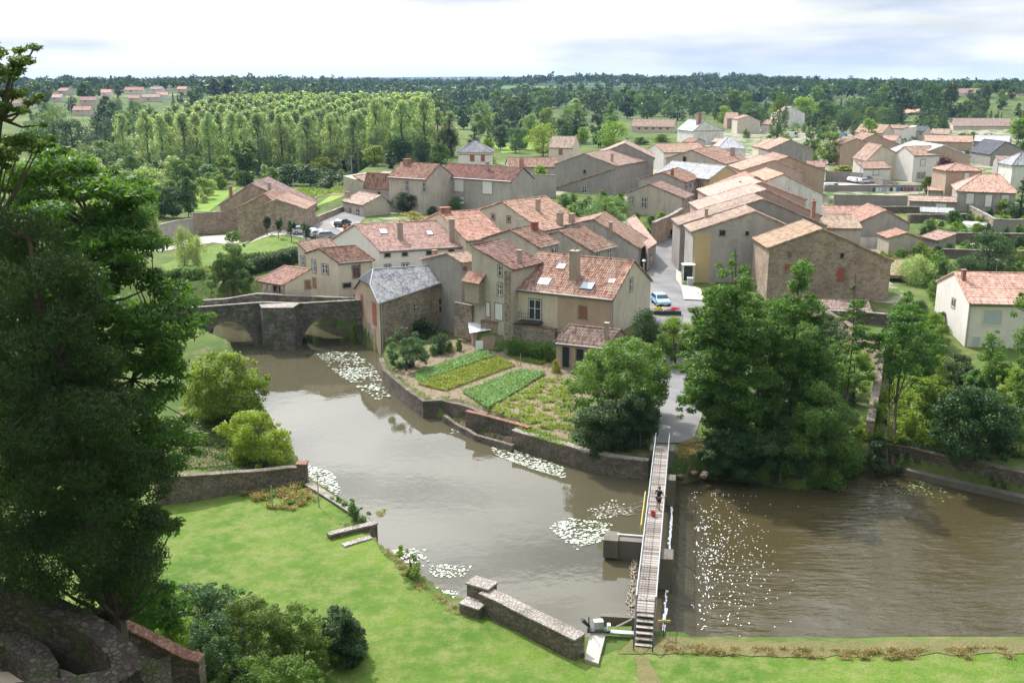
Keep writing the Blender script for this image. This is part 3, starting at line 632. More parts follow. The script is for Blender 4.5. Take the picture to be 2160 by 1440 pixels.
for u,v in((1040,456),(1073,461)): win(B6,'L',u-3,v-4,u+3,v+7,'win',sur='brick')
chim(B6,1135,447,420,10,pots=0); chim(B6,1181,476,448,14,pots=2); chim(B6,1206,474,450,13,pots=0)
B7=house('village_house','long pink house roof with two skylights and round attic windows behind the mill',(800,529),(983,519),10,(749,475.3),'A',zr=12.4,C=(702,505),g=4.6,roof='tile_red',wall='w_white',det=2)
for u,v in((817,538),(854,536),(905,533),(952,529)): win(B7,'F',u-5,v-3.5,u+5,v+3.5,'hole',sur='cope')
win(B7,'F',812,559,824,575,'win'); win(B7,'F',849,556,862,572,'win')
chim(B7,844,506,469,13,pots=1); chim(B7,953,510,462,13,pots=0); skyl(B7,802,487,816,495); skyl(B7,901,491,912,498); chim(B7,729,495,476,9,'brick',back=True,pots=1)
B8=house('village_house','house with bright new tiled roof standing above the long pink one',(982.5,507),(1066,500),11,(926.6,449.8),'A',C=(886,470),g=4.6,roof='tile_red',wall='w_cream',det=2)
chim(B8,938,449,437,24,'brick',back=False,pots=0)
# slate mill
def slate_mill():
    g=0
    e=[P(801,639,6.4),P(957,586,7.8),None,P(750,610,6.4)]
    r0=P(787,569.5,9.5); r1=P(937,560,9.05)
    e[2]=Vector((r1.x*2-e[1].x+1.5,r1.y*2-e[1].y+3.5,7.6))
    base=Vector((e[0].x,e[0].y,0))
    T=thing('mill_building','stone mill with pale slate half hipped roof standing in the river beside the bridge','mill',base)
    L=lambda p:Vector((p.x-base.x,p.y-base.y,p.z))
    E=[L(p) for p in e]; A,B=L(r0),L(r1)
    # gable notch: half hip across the river end
    n1=E[0].lerp(A,.45); n1.z=E[0].z+(A.z-E[0].z)*.52; n2=E[3].lerp(A,.45); n2.z=n1.z
    gd=Vector((E[0].x-E[3].x,E[0].y-E[3].y,0)).normalized()
    m0=E[0].lerp(E[3],.27); m0.z=n1.z; m1=E[0].lerp(E[3],.73); m1.z=n1.z
    mb=MB(); lo=lambda p,z=-1.5:(p.x,p.y,z)
    vs=[lo(E[0]),lo(E[1]),lo(E[2]),lo(E[3]),E[0],E[1],E[2],E[3],m0,m1]
    mb.add(vs,[(0,1,5,4),(1,2,6,5),(2,3,7,6),(3,0,4,8,9,7)]); wo=mb.build('wall',M['w_stone'],T)
    # rendered river gable skin
    out=Vector((-gd.y,gd.x,0)); 
    if out.dot(Vector((-1,-1,0)))<0: out=-out
    k=out*.05; sk=MB(); q=[Vector(p)+k for p in(lo(E[0],-1.2),lo(E[3],-1.2),E[3],m1,m0,E[0])]; q2=[Vector(p)+out*.005 for p in(lo(E[0],-1.2),lo(E[3],-1.2),E[3],m1,m0,E[0])]
    sk.add(q+q2,[tuple(range(6)),tuple(range(11,5,-1))]+[(i,(i+1)%6,6+(i+1)%6,6+i) for i in range(6)]); sk.build('gable_render',M['w_tan'],T,fix=True)
    # roof with thickness
    cen=(A+B)/2
    def ov(p,d=.35): v=Vector((p.x-cen.x,p.y-cen.y,0)).normalized(); return p+v*d-Vector((0,0,.1))
    F=ov(E[0]);G=ov(E[1]);H_=ov(E[2]);K=ov(E[3]); a0=m0+out*.3+Vector((0,0,.0));a1=m1+out*.3
    up=Vector((0,0,.14)); fr=[F,G,B,A]
    rm=MB(); N_=30;Ms=9
    def grid(p00,p10,p11,p01,n,m):
        V=[];b=[]
        for j in range(m+1):
            for i in range(n+1):
                s,t=i/n,j/m; p=(p00*(1-s)+p10*s)*(1-t)+(p01*(1-s)+p11*s)*t
                V.append(p+up+Vector((0,0,.02*math.sin(i*2.1+j)+.03*math.sin(i*.4))))
        rm.add(V,[(j*(n+1)+i,j*(n+1)+i+1,(j+1)*(n+1)+i+1,(j+1)*(n+1)+i) for j in range(m) for i in range(n)])
    # front slope split for the half hip corner
    Fi=F; grid(F,G,B,A,N_,Ms); rm.add([F,G,B,A,F+up,G+up],[(3,2,1,0),(0,1,5,4)])
    grid(H_,K,A,B,N_,Ms); rm.add([H_,K,A,B],[(3,2,1,0)])
    rm.add([F+up,A+up,a0+up,F,a0],[(0,2,1),(0,3,4,2)]); rm.add([K+up,a1+up,A+up,K,a1],[(0,1,2),(0,1,4,3)])
    ro=rm.build('roof',M['slate'],T)
    hp=MB(); hp.add([a0+up*1.2,a1+up*1.2,A+up*1.2,a0,a1],[(0,1,2),(0,3,4,1)]); hp.build('hip_slope',M['slate_dark'],ro); hp=MB(); hp.add([G+up,H_+up,B+up,G,H_],[(0,1,2),(0,3,4,1)]); hp.build('hip_slope',M['slate_dark'],ro)
    rd=MB(); rd.tube(A+up,B+up,.1,.1,6); rd.tube(a0+up,A+up,.08,.08,6); rd.tube(a1+up,A+up,.08,.08,6); rd.tube(G+up,B+up,.08,.08,6); rd.tube(F+up,a0+up,.07,.07,5); rd.tube(F+up*.4,G+up*.4,.06,.06,5); rd.build('ridge_cap',M['steel'],ro)
    # openings by pixel
    def op(p0,d,n,u0,v0,u1,v1,style,arch=False,sh='redw'):
        q=[isect(u,v,Vector((p0.x+base.x,p0.y+base.y,0)),n) for u,v in((u0,(v0+v1)/2),(u1,(v0+v1)/2),((u0+u1)/2,v0),((u0+u1)/2,v1))]
        c=(q[0]+q[1])/2; wd=(q[1]-q[0]).length; z1,z0=q[2].z,q[3].z; rz=math.atan2(d.y,d.x); c=Vector((c.x-base.x,c.y-base.y,(z0+z1)/2))
        o=MB().rbox(c+n*.02,wd+.3,.10,z1-z0+.26,rz).build('window',M['cope'],T)
        MB().rbox(c+n*.075,wd,.03,z1-z0,rz).build('pane' if style=='win' else 'shutter',M['glass' if style=='win' else sh],o)
        if style=='win':
            fm=MB(); fm.rbox(c+n*.10,.07,.03,z1-z0,rz); fm.rbox(c+n*.10,wd,.03,.05,rz); fm.build('frame',M['white'],o)
        if arch: MB().lathe([(wd/2+.14,0),(wd/2+.14,.0)],(0,0,0)) 
    fdv=Vector((E[1].x-E[0].x,E[1].y-E[0].y,0)).normalized(); fno=Vector((fdv.y,-fdv.x,0))
    op(E[0],fdv,fno,926,629,939,657,'win'); op(E[0],fdv,fno,873,641,880,654,'win'); op(E[0],fdv,fno,935,682,946,695,'s',sh='dark')
    op(E[0],-gd,out,762,623,767,667,'s'); op(E[0],-gd,out,787,639,794,683,'s'); op(E[0],-gd,out,774,681,780,692,'s',sh='timber'); op(E[0],-gd,out,784,692,792,706,'s',sh='timber')
    dp=MB(); dp.tube((E[0].x+.15*fdv.x+fno.x*.1,E[0].y+.15*fdv.y+fno.y*.1,0.3),(E[0].x+.15*fdv.x+fno.x*.1,E[0].y+.15*fdv.y+fno.y*.1,6.2),.06,.06,6); dp.build('drainpipe',M['steel'],T)
    c=MB(); c.tube(E[0].lerp(A,.55)*1+Vector((1.5,1.2,.2)),E[0].lerp(A,.55)+Vector((1.5,1.2,.9)),.12,.12,6)
slate_mill()
# ---- left of the mill
B9=house('village_house','cream house with dark tiled roof and white framed windows beyond the old bridge',(712,554),(785,547.7),8.9,(674,526),'A',zr=10.3,C=(648,535),g=4.4,roof='tile_dark',wall='w_cream',det=2)
win(B9,'F',744,560,759,586,'win',frame='redw'); win(B9,'L',659,549,666,574,'win'); win(B9,'L',680,558,692,577,'win'); win(B9,'L',661,587,666,606,'door',sh='orangew'); win(B9,'F',724,598,740,606,'hole')
B9b=house('village_house','rear wing of cream house with pale tiled roof and one white framed window',(649,535),(712,523),9.3,(627.5,514),'A',mono=True,g=4.4,roof='tile_sand',wall='w_cream',det=2,over=.2)
win(B9b,'L',636,541,643,560,'win')
B9c=house('porch_shed','open timber framed shed with bright red lean-to roof behind the bridge parapet',(601,599),(549,591.5),6.7,(654,569.6),'A',zr=8.3,mono=True,g=4.4,roof='tile_red',wall='w_cream',det=2,cat='shed')
win(B9c,'F',577,601,592,617,'hole',sur='timber'); win(B9c,'R',644,592,654,609,'shut',sh='brownw')
tm=MB()
for s in np.linspace(.2,B9c.L-.2,5): tm.box(s-.07,s+.07,-.09,-.003,0,B9c.zf-B9c.g-.1)
for s in np.linspace(.2,B9c.L-1.2,4): tm.tube((s,-.05,.1),(s+1.0,-.05,1.8),.05,.05,4)
tm.build('timber_frame',M['timber'],B9c.T)
B10=house('village_house','pale rendered house with mossy hipped brown roof and two tall windows behind the round shrub',(820,373),(900,378),13,(848,343.5),'A',g=6,roof='tile_dark',wall='w_beige',det=2)
win(B10,'F',855,381,862,403,'win'); win(B10,'F',892,385,897,405,'win'); chim(B10,859,347,335,16,'brick',pots=0)
B10b=house('village_house','long dark roofed house with large white closed shutters above the village',(922,372),(1080,382.7),12.7,(1103,355),'B',g=6,roof='tile_dark',wall='w_grey',det=2)
for a in((926,377,941,406),(959,376,978,404),(1018,381,1038,409),(927,418,941,436),(972,415,979,430)): win(B10b,'F',*a,'shut')
chim(B10b,1028,359,341,7,pots=0); chim(B10b,1100,354,338,8,'brick',pots=1)
B10c=house('village_house','grey slope-topped house side with one small window left of the pale rendered house',(768,395),(820,398),10.5,(775,366),'A',mono=True,g=5.5,roof='tile_dark',wall='w_grey',det=1,W=7)
win(B10c,'F',792,432,803,447,'win'); win(B10c,'F',797,405,802,414,'hole')
B19=house('village_house','low beige house with pale pink roof facing the curve of the road',(723,424),(767,433),8.2,(745,405.5),'A',w=4,g=4.7,roof='tile_pink',wall='w_beige',det=1,W=6)
win(B19,'F',735,437,741,452,'win'); win(B19,'F',752,440,758,460,'win'); chim(B19,733,418,404,10,pots=1)
B20=house('village_house','small cream house with brown roof at the left end above the road',(770,386),(822,378),9.5,(745,372),'A',mono=True,g=5.5,roof='tile_pink',wall='w_beige',W=6)
B21=house('pavilion_house','square white house with pyramid slate roof and red shutters',(967,321.7),(1038,320.5),12.2,(1001,297),'A',g=7,hip=(4.9,4.9),roof='slate',wall='w_wash',W=9.8) if 0 else None
def pyramid(label,u0,u1,ve,va,ze,g,roof,wall,sh=None,name='house',over=.4,D=None,ridge=.3,cat='house',group=None,det=1):
    a=P(u0,ve,ze); b=P(u1,ve,ze); h=House(); h.O=a; d=b-a; h.L=d.length; h.a=d.normalized(); h.c=Vector((-h.a.y,h.a.x,0)); h.g=g; h.zf=h.zb=ze; h.W=D or h.L*.95; h.w=h.W/2
    pr=PY((u0+u1)/2,va,a.y+h.w); h.zr=max(pr.z,ze+.5); hx=h.L*(1-ridge)/2
    print('PYR',label[:30],'L%.1f zr-ze %.1f'%(h.L,h.zr-ze))
    return build_house(h,name,label,cat,roof,wall,det,group,over,(hx,hx))
B21=pyramid('square white house with pyramid slate roof, brick string course and red shutters',967,1038,321.7,297,12.2,7,'slate','w_white',ridge=.05)
win(B21,'F',992,327,1000,340,'shut',sh='redw'); win(B21,'F',1015,327,1022,340,'shut',sh='redw')
bb=MB(); wbox(bb,B21,'F',.0,B21.L,B21.zf-B21.g-.75,B21.zf-B21.g-.5,.005,.05); bb.build('brick_band',M['brick'],B21.T)
B22=house('village_house','low roofs in brown tiles between the pyramid roof and the cream tower house',(1075,353),(1182,352),11,(1082,334),'A',w=5,g=6.5,roof='tile_old',wall='w_grey'); chim(B22,1100,348,334,8,'brick')
B23=house('village_house','small cream tower house with sand coloured roof and one red shutter',(1157.6,311),(1208,312),12.5,(1216,289),'B',g=7,roof='tile_sand',wall='w_cream'); win(B23,'F',1179,313,1186,327,'shut',sh='redw')
B11=house('barn','large grey gabled barn with lean-to side and pale pink roof above the walnut tree',(1298,350),(1378,337),13.1,(1232,325),'A',C=(1170,347),g=6.3,roof='tile_pink',wall='w_dgrey',det=2,cat='barn')
win(B11,'L',1231,358,1236,366,'hole'); win(B11,'L',1228,393,1237,407,'win'); chim(B11,1291,342,324,5,pots=0)
ln=MB(); p=[isect(u,v,B11.O-B11.a*0.12,B11.a) for u,v in((1165,398),(1298,355))]; q=[w2l(B11,x) for x in p]
ln.tube(q[0],q[1],.14,.14,6); ln.build('verge_tiles',M['tile_pink'],B11.T)
B11b=gf('barn','second barn gable with tiled roof just behind the large grey barn',(1262,326),(1379,334),(1317,304),246,14,g=6.5,rot=-8,roof='tile_pink',wall='w_dgrey',cat='barn')
B12=house('village_house','grey town house with tiled roof beside the street, row of windows on street side',(1442.5,385),(1474,374),13,(1397,365),'A',C=(1347,379),g=5.2,roof='tile_dark',wall='w_grey',det=1)
for i in range(3): win(B12,'F',1446+i*9,390-i*3,1450+i*9,399-i*3,'win')
for i in range(2): win(B12,'F',1447+i*13,406-i*4,1452+i*13,424-i*4,'win')
win(B12,'F',1461,430,1467,452,'door',sh='redw'); chim(B12,1418,372,358,8,'brick')
B12b=house('village_house','lower street house with sloping tiled roof in front of the grey town house',(1439,419),(1460,410),11,(1370,390),'A',C=(1323,408),g=5,roof='tile_old',wall='w_beige',det=1)
for i in range(3): win(B12b,'F',1440+i*6,424-i*3,1443+i*6,441-i*3,'win')
win(B12b,'L',1329,415,1336,430,'win'); win(B12b,'L',1353,417,1364,438,'win')
B12c=house('village_house','house with frost white slate roof and pale blue street front carrying a small shop sign',(1385,366),(1497,378),13,(1490,352),'B',w=4.5,g=5.5,roof='slate_pale',wall='w_ochre',det=1)
win(B12c,'F',1476,385,1483,400,'win')
sg=MB(); s,z=onwall(B12c,'F',1478,402); wbox(sg,B12c,'F',s-.45,s+.45,z-.3,z+.3,.06,.14); so_=sg.build('shop_sign',simple('blue sign',(.05,.07,.25),.5),B12c.T)
B12d=house('village_house','beige gabled house with red brown roof at the back of the street',(1525,346),(1571,335.4),13,(1459,318),'A',C=(1405,335),g=6.3,roof='tile_old',wall='w_beige',det=1)
win(B12d,'F',1532,358,1539,378,'shut'); win(B12d,'F',1553,350,1557,358,'win'); win(B12d,'L',1441,331,1447,341,'hole'); win(B12d,'L',1508,368,1512,385,'win'); chim(B12d,1545,330,311,12,pots=0)
B12e=house('village_house','pink roofed white house behind the beige gabled one',(1400,322),(1492,319),12,(1404,305),'A',w=5,g=7,roof='tile_pink',wall='w_white',det=1)
B12f=gf('village_house','white gabled house with pale slate roof and thin brick band',(1463,277),(1527,275),(1487,256),400,16,g=7.5,roof='slate_pale',wall='w_wash',rot=14); chim(B12f,1474,262,238,12,'brick',back=True)
bb=MB(); wbox(bb,B12f,'L',0,B12f.W,B12f.zf-B12f.g-.35,B12f.zf-B12f.g-.1,.005,.05); bb.build('brick_band',M['brick'],B12f.T)
B12g=pyramid('little house with frost white pyramid slate roof behind the street',1514,1572,314,288,12,7,'slate_pale','w_wash',ridge=.05)
# ---- right block, roofs stepping back along the street
R1=gf('village_house','gable house with ochre strip and patched grey wall facing the river, behind the alder trees',(1462.6,490),(1688,491),(1593.6,447.6),137,6.5,g=3.2,roof='tile_sand',wall='w_grey',det=2)
win(R1,'L',1518,486,1530,497,'hole'); win(R1,'L',1572,488,1580,497,'hole',sur='w_tan' and 'chim'); win(R1,'L',1600,538,1613,546,'hole')
oc=MB(); s0=onwall(R1,'L',1464,520)[0]; s1=onwall(R1,'L',1499,520)[0]; a_,b_=sorted((s0,s1)); wbox(oc,R1,'L',a_,b_-.02,-.8,R1.zb-R1.g-.1,.004,.03); oc.build('render_panel',M['w_ochre'],R1.T)
win(R1,'L',1600,566,1624,600,'door',sh='timber')
R2=gf('barn','broad grey barn with long pale tiled roof rising behind the patched gable house',(1435.4,476),(1740,477),(1610,421.6),145,7,g=4.2,roof='tile_sand',wall='w_dgrey',det=2,cat='barn')
win(R2,'L',1569,441,1573,449,'hole'); chim(R2,1489,463,440,9,pots=0,back=True)
R3=gf('village_house','third roof of the stepped row, with a slim chimney on its right slope',(1478,443),(1730,456),(1616,402),153,9,g=4.5,roof='tile_pink',wall='w_pink',det=2)
chim(R3,1667,437,413,9,pots=0); chim(R3,1715,446,424,9,'brick',pots=1)
R4=gf('village_house','fourth roof of the stepped row, orange tiles and pinkish gable',(1500,416),(1699,421.6),(1606,386),168,12,g=5,roof='tile_new',wall='w_pink',det=2)
R5=gf('village_house','fifth house of the row, orange roof and rows of orange chimney pots',(1518,404),(1640,402),(1595,374),184,10,g=5,roof='tile_new',wall='w_pink',det=1)
chim(R5,1568,399,384,22,'brick',pots=4,back=True); chim(R5,1560,410,386,20,'brick',pots=4,back=True)
R5b=gf('village_house','house with bright orange roof and white patched gable beside the yard wall',(1618,382),(1736,411),(1653,369),190,14,g=5,roof='tile_new',wall='w_wash',det=1)
chim(R5b,1688,396,384,5,'brick',pots=0)
R6=gf('village_house','pinkish gabled house near the back of the stepped row',(1566.5,360),(1691,364),(1634,339),212,13,g=5.5,roof='tile_pink',wall='w_pink',det=1)
R7=gf('village_house','brown gabled house at the very back of the stepped row by the parking yard',(1640,340),(1740,361),(1663,332),222,14,g=5.5,roof='tile_pink',wall='w_tan',det=1)
R8=gf('village_house','big brown stone house with red brown shutters facing the river, low gable roof',(1623,524),(1880,551),(1734,485),126,8.5,g=2.5,roof='tile_sand',wall='w_brown',det=2)
win(R8,'L',1660,530,1669,542,'shut',sh='brownw'); win(R8,'L',1772,534,1780,544,'hole'); win(R8,'L',1655,557,1670,572,'shut',sh='redw'); win(R8,'L',1766,565,1781,592,'shut',sh='redw')
chim(R8,1800,510,487,22,'brick',pots=3); 
R8b=house('lean_to','low lean-to with old striped tiles at foot of big brown stone house',(1690,664),(1840,666),4.3,(1841,636),'B',w=2.6,mono=True,g=1.5,roof='tile_sand',wall='w_brown',det=2,cat='outbuilding')
R9=house('outbuilding','open fronted outbuilding with sand tiles beside big brown house',(1871,579),(1927,581),5.6,(1880,548),'A',w=4,mono=True,g=3,roof='tile_sand',wall='w_dgrey',det=2,cat='shed')
win(R9,'F',1876,587,1922,606,'hole',sur=None)
R10=house('outbuilding','long low outbuilding with fresh pale tiles in the walled yard',(1743,481),(1817,481),9,(1743,454),'A',w=5,mono=True,g=5,roof='tile_sand',wall='w_beige',det=2,cat='outbuilding')
R10b=house('outbuilding','outbuilding with old brown tiles behind the one with fresh pale tiles',(1743,453),(1837,454.5),9,(1743,435),'A',w=4.5,mono=True,g=5,roof='tile_sand',wall='w_grey',det=2,cat='outbuilding')
R11=gf('village_house','small grey gabled house with white washed base in the walled gardens',(1812,471),(1916,471),(1869,445),165,9,g=4.8,roof='tile_pink',wall='w_grey',det=2)
chim(R11,1915,475,452,6,pots=0)
wb=MB(); wbox(wb,R11,'L',.05,R11.W-.05,-.5,1.9,.004,.03); wb.build('washed_base',M['w_wash'],R11.T)
R12=gf('shed','little gabled shed with dark red roof in front of the small grey house',(1876,503),(1945,505),(1913,493),157,5,g=4.8,roof='tile_red',wall='w_beige',det=1,cat='shed')
R13=house('shed','lean-to shed with weathered grey tiles right of the red roofed shed',(1945,499),(1982,508),6.8,(1921,487),'A',w=3,mono=True,g=4.8,roof='tile_pink',wall='w_dgrey',cat='shed')
R15=house('modern_house','white house with new pink pantile roof and closed roller shutters at the right edge',(2045,639),(2330,643.5),7.9,(2014,576),'A',C=(1977.5,595),g=1.6,roof='tile_new',wall='w_white',det=2)
win(R15,'F',2074,654,2113,684,'shut',sh='shutgrey',sur='cream'); win(R15,'F',2049,711,2066,741,'shut',sh='shutgrey',sur='cream'); win(R15,'F',2089,711,2107,741,'shut',sh='shutgrey',sur='cream'); win(R15,'L',2008,630,2015,648,'win'); chim(R15,2031,592,568,7,'brick',pots=0,dep=.6)
win(R15,'F',2150,708,2185,741,'shut',sh='shutgrey',sur='cream'); gut(R15,s=.15)
# ---- right middle distance
Q1=house('village_house','white gabled house with brown roof and closed white shutters beside the parking yard',(1928,328),(1985,326.7),13.6,(1908,310),'A',C=(1888,325),g=6.8,roof='tile_old',wall='w_white')
win(Q1,'F',1942,337,1951,349,'shut'); win(Q1,'F',1935,364,1941,376,'win'); win(Q1,'F',1944,364,1951,376,'win')
Q2=gf('village_house','cream gabled house behind the white gabled house',(1830,339),(1905,331),(1861,308),263,11,g=7,roof='tile_sand',wall='w_cream')
Q3=house('outbuilding','white single storey annexe with tiled roof at end of the parking yard',(1821,356),(1878,354.5),10.4,(1826,342),'A',w=3.5,mono=True,g=6.8,roof='tile_pink',wall='w_white',cat='outbuilding')
win(Q3,'F',1842,359,1853,369,'shut')
Q4=house('warehouse','warehouse with bright pale slate roof and blank beige gable',(2047,330),(1978,318),13.2,(2080,308),'A',w=7,g=7,roof='slate_pale',wall='w_tan',cat='warehouse')
Q4b=gf('village_house','dark slate roofed house behind the warehouse gable',(2090,326),(2170,322),(2122,300),300,14,g=7,roof='slate_dark',wall='w_dgrey')
Q4c=pyramid('grey house with pointed slate roof cut by the right edge of the picture',2136,2200,349,322,12.6,6.5,'slate','w_wash',ridge=.05)
Q5=house('village_house','long bungalow with hipped brown roof and glazed white door in the right gardens',(2020,404),(2143,408),10.1,(2138,370),'B',g=6.3,roof='tile_pink',wall='w_grey',hip=(4.5,2.5),det=1)
win(Q5,'F',2078,411,2092,436,'door',sh='white'); win(Q5,'F',2038,408,2054,430,'shut'); win(Q5,'F',2112,411,2128,432,'shut')
Q6=pyramid('square cream pavilion with low pyramid tile roof beside the long bungalow',1997,2072,361,345,13,6.5,'tile_pink','w_tan',ridge=.1)
win(Q6,'F',2034,365,2044,380,'shut')
Q7=house('shed','flat roofed grey shed left of the long bungalow',(1958,402),(2018,404),8.6,(1960,396),'A',w=3,mono=True,g=6.2,roof='tile_pink',wall='w_grey',cat='shed')
Q8=house('shed','long garden shed with tiled lean-to roof and white doors',(1919,424),(2018,427),8,(1919,414),'A',w=4,mono=True,g=5.8,roof='tile_sand',wall='w_dgrey',cat='shed'); win(Q8,'F',1974,428,1996,437,'shut',sur=None)
Q9=house('shed','low shed under a bright white corrugated roof by the garden wall',(1942,447),(2012,450),7,(1941,438),'A',w=3.5,mono=True,g=5.4,roof='slate_pale',wall='w_dgrey',cat='shed')
Q10=gf('village_house','grey old house with flat gable beside the big street tree',(1622,316),(1715,317),(1667,296),285,12,g=7,roof='tile_pink',wall='w_dgrey'); 
Q10b=house('village_house','cream house with pale roof left of the grey old house',(1588,308),(1622,316),11.5,(1592,293),'A',w=5,g=7,roof='tile_sand',wall='w_cream',W=12)
Q11=gf('village_house','tiled barn gable behind the red shed',(1777,305),(1846,308),(1807,293),300,12,g=7.3,roof='tile_old',wall='w_tan')
Q11b=gf('village_house','second barn gable higher and to the right of the first',(1812,300),(1902,308),(1845,284),318,12,g=7.3,roof='tile_old',wall='w_tan')
Q12=house('shed','open shed with rust red board front beside the street tree',(1787,327),(1822,327),9.6,(1790,311),'A',w=4,mono=True,g=7,roof='tile_pink',wall=simple('rust red boards',(.28,.09,.06)),cat='shed')
Q13=house('bungalow','cream bungalow with long sand coloured roof and square right end',(1803,279),(1862,281),11.2,(1803,262),'A',w=6,g=8,roof='tile_sand',wall='w_cream')
Q13b=house('bungalow','white cube shaped end of the cream bungalow',(1866,270),(1907,272),12.6,(1866,264),'A',w=4,g=8,roof='tile_sand',wall='w_white',mono=True,W=8,over=.2)
Q14=gf('village_house','white gabled house with pink verge standing among garden trees',(1640,240),(1698,240),(1671,226),520,13,g=9,roof='tile_pink',wall='w_wash'); chim(Q14,1672,228,222,4,'brick')
Q15=house('bungalow','long low bungalow with sand roof at the right beside the cedar',(2011,266),(2140,266),10.5,(2009,250),'A',w=6,g=8,roof='tile_sand',wall='w_cream')
Q16=house('village_house','brown roofed long house in front of the right bungalow',(1950,298),(2052,300),10.8,(1955,286),'A',w=5,g=7.4,roof='tile_pink',wall='w_tan')
Q16b=house('village_house','long house with grey roof right of the brown roofed long house',(2054,298),(2128,300),10.8,(2055,286),'A',w=5,g=7.4,roof='slate_pale',wall='w_beige')
Q17=house('apartment_house','tall white three storey house on the wooded ridge',(2010,198),(2092,196),23.4,(2012,188),'A',w=5,g=14,roof='tile_pink',wall='w_white',W=12); 
for i in range(3): win(Q17,'F',2020+i*22,203,2026+i*22,209,'hole',sur=None)
Q17b=house('village_house','pinkish house right of the tall white house on the ridge',(2094,203),(2142,204),21.6,(2096,196),'A',w=5,g=14,roof='tile_pink',wall='w_beige',W=12)
Q18=house('bungalow','cream bungalow with very long sand roof seen over the walnut trees',(1332,267),(1422,268),11,(1313,252),'A',w=6,g=8.2,roof='tile_sand',wall='w_cream')
for i in range(5): win(Q18,'F',1345+i*15,269,1351+i*15,274,'shut',sh='brownw',sur=None)
Q19=gf('village_house','cream house with low double gable left of the white gabled house',(1556,252),(1604,256),(1580,245),470,12,g=8.5,roof='tile_sand',wall='w_cream')
Q19b=house('village_house','tall beige house with pale pink roof left of the double gable',(1534,250),(1558,250),13.5,(1535,238),'A',w=4,g=8.5,roof='tile_pink',wall='w_tan')
Q20=house('village_house','small ochre house half hidden in the trees beyond the poplars',(906,275),(942,276),10.5,(906,265),'A',w=4,g=7.5,roof='tile_old',wall='w_ochre',W=8)
# farm barn by the meadow, left
Fb=gf('barn','stone farm barn with broad low pinkish gable roof by the meadow',(464,433),(640,441),(530,389),196,14,g=3.6,roof='tile_pink',wall='w_brown',det=2,cat='barn')
chim(Fb,487,408,393,9,'brick',back=True,pots=0); chim(Fb,569,408,385,9,pots=0)
Fb2=gf('barn','front wing of farm barn with two joined low gables and blank stone wall',(499,440),(580,428),(557,411),184,8,g=3.4,roof='tile_pink',wall='w_brown',det=2,cat='barn')
Fb3=gf('barn','right wing of farm barn, wide stone gable behind the young lawn trees',(563,431),(642,442),(583,421),181,10,g=3.4,roof='tile_pink',wall='w_brown',det=2,cat='barn')
# far suburb on the left, small houses
rs=random.Random(5)
sub=[(0,64,219,'white gabled house with red roof half hidden by the left tree'),(152,188,232,'cream house with red roof below the telegraph poles'),(108,128,205,'white cottage with red roof left of the dark firs'),(168,200,212,'low red roofed house among dark trees'),
 (262,300,190,'red roofed house at the head of the far suburb'),(300,335,207,'orange roofed bungalow in the far suburb'),(340,372,183,'pale orange roofed house highest in the far suburb'),(372,392,188,'white house with orange roof at the right end of the far suburb'),(330,352,200,'little red roofed house below the pale orange one'),
 (270,292,208,'small red roofed house left of the orange bungalow'),(212,232,196,'red roof glimpsed left of the far suburb'),(120,142,192,'red roof glimpsed above the firs at left'),(315,340,188,'low red roof behind the far suburb'),(732,790,200,'long red roofed farm beyond the poplar wood'),(698,716,193,'pale house between far trees above the poplars'),(1010,1030,196,'lone red roof in the far central wood')]
for i,(u0,u1,v,l) in enumerate(sub):
    # distance from the sight line meeting the terrain + 6 m
    Y=500
    while Y<2600:
        q=PY((u0+u1)/2,v,Y)
        if q.z<=gz(q.x,Y)+3.2: break
        Y+=15
    gg=gz(q.x,Y); a=P(u0,v,max(q.z,gg+2.8)) if 0 else PY(u0,v,Y); b=PY(u1,v+.5,Y); 
    h=House(); h.O=Vector((a.x,Y,0)); h.L=b.x-a.x; r=R_(rs.uniform(-14,14)); h.a=Vector((math.cos(r),math.sin(r),0)); h.c=Vector((-h.a.y,h.a.x,0)); h.g=gg; h.zf=h.zb=gg+2.9; h.W=9; h.w=4.5; h.zr=gg+2.9+2.0
    build_house(h,'suburban_house',l,'house',['tile_old','tile_red','tile_pink'][i%3],['w_white','w_cream'][i%2],0,None,.4,None)
    win(h,'F',u0+(u1-u0)*.3,v+1.5,u0+(u1-u0)*.42,v+4,'hole',sur=None)

ex=[('long low house with brown roof beyond the parking yard trees',1700,1740,352,340,11,'tile_old','w_beige'),('tile roofed cottage behind the rust red shed',1858,1890,296,286,11,'tile_pink','w_white'),('grey roofed cottage between the bungalows at right',1920,1950,276,266,11.5,'slate_dark','w_cream'),
('pale roofed workshop right of the warehouse',2105,2150,344,330,12,'tile_sand','w_grey'),('small brown roofed house left of the long right bungalow',1962,2000,282,272,11.5,'tile_old','w_white'),('cream cottage with orange roof on the wooded slope at right',1905,1940,238,230,13,'tile_new','w_cream'),
('low red roofed house below the ridge at far right',2100,2140,226,218,14,'tile_red','w_cream'),('pale house half hidden on the slope below the tall white house',1972,2000,222,214,14,'tile_pink','w_white'),('distant pale roofed barn in a clearing of the right woods',1762,1790,196,190,17,'tile_pink','w_cream'),('cottage with pink roof left of the white pink verged house',1606,1632,262,253,12,'tile_pink','w_white'),
('low tiled outbuilding behind the white roofed slate house',1440,1462,300,292,11,'tile_old','w_beige'),('brown roofed outbuilding beside the pink roofed white house',1500,1530,300,292,11.5,'tile_pink','w_grey')]
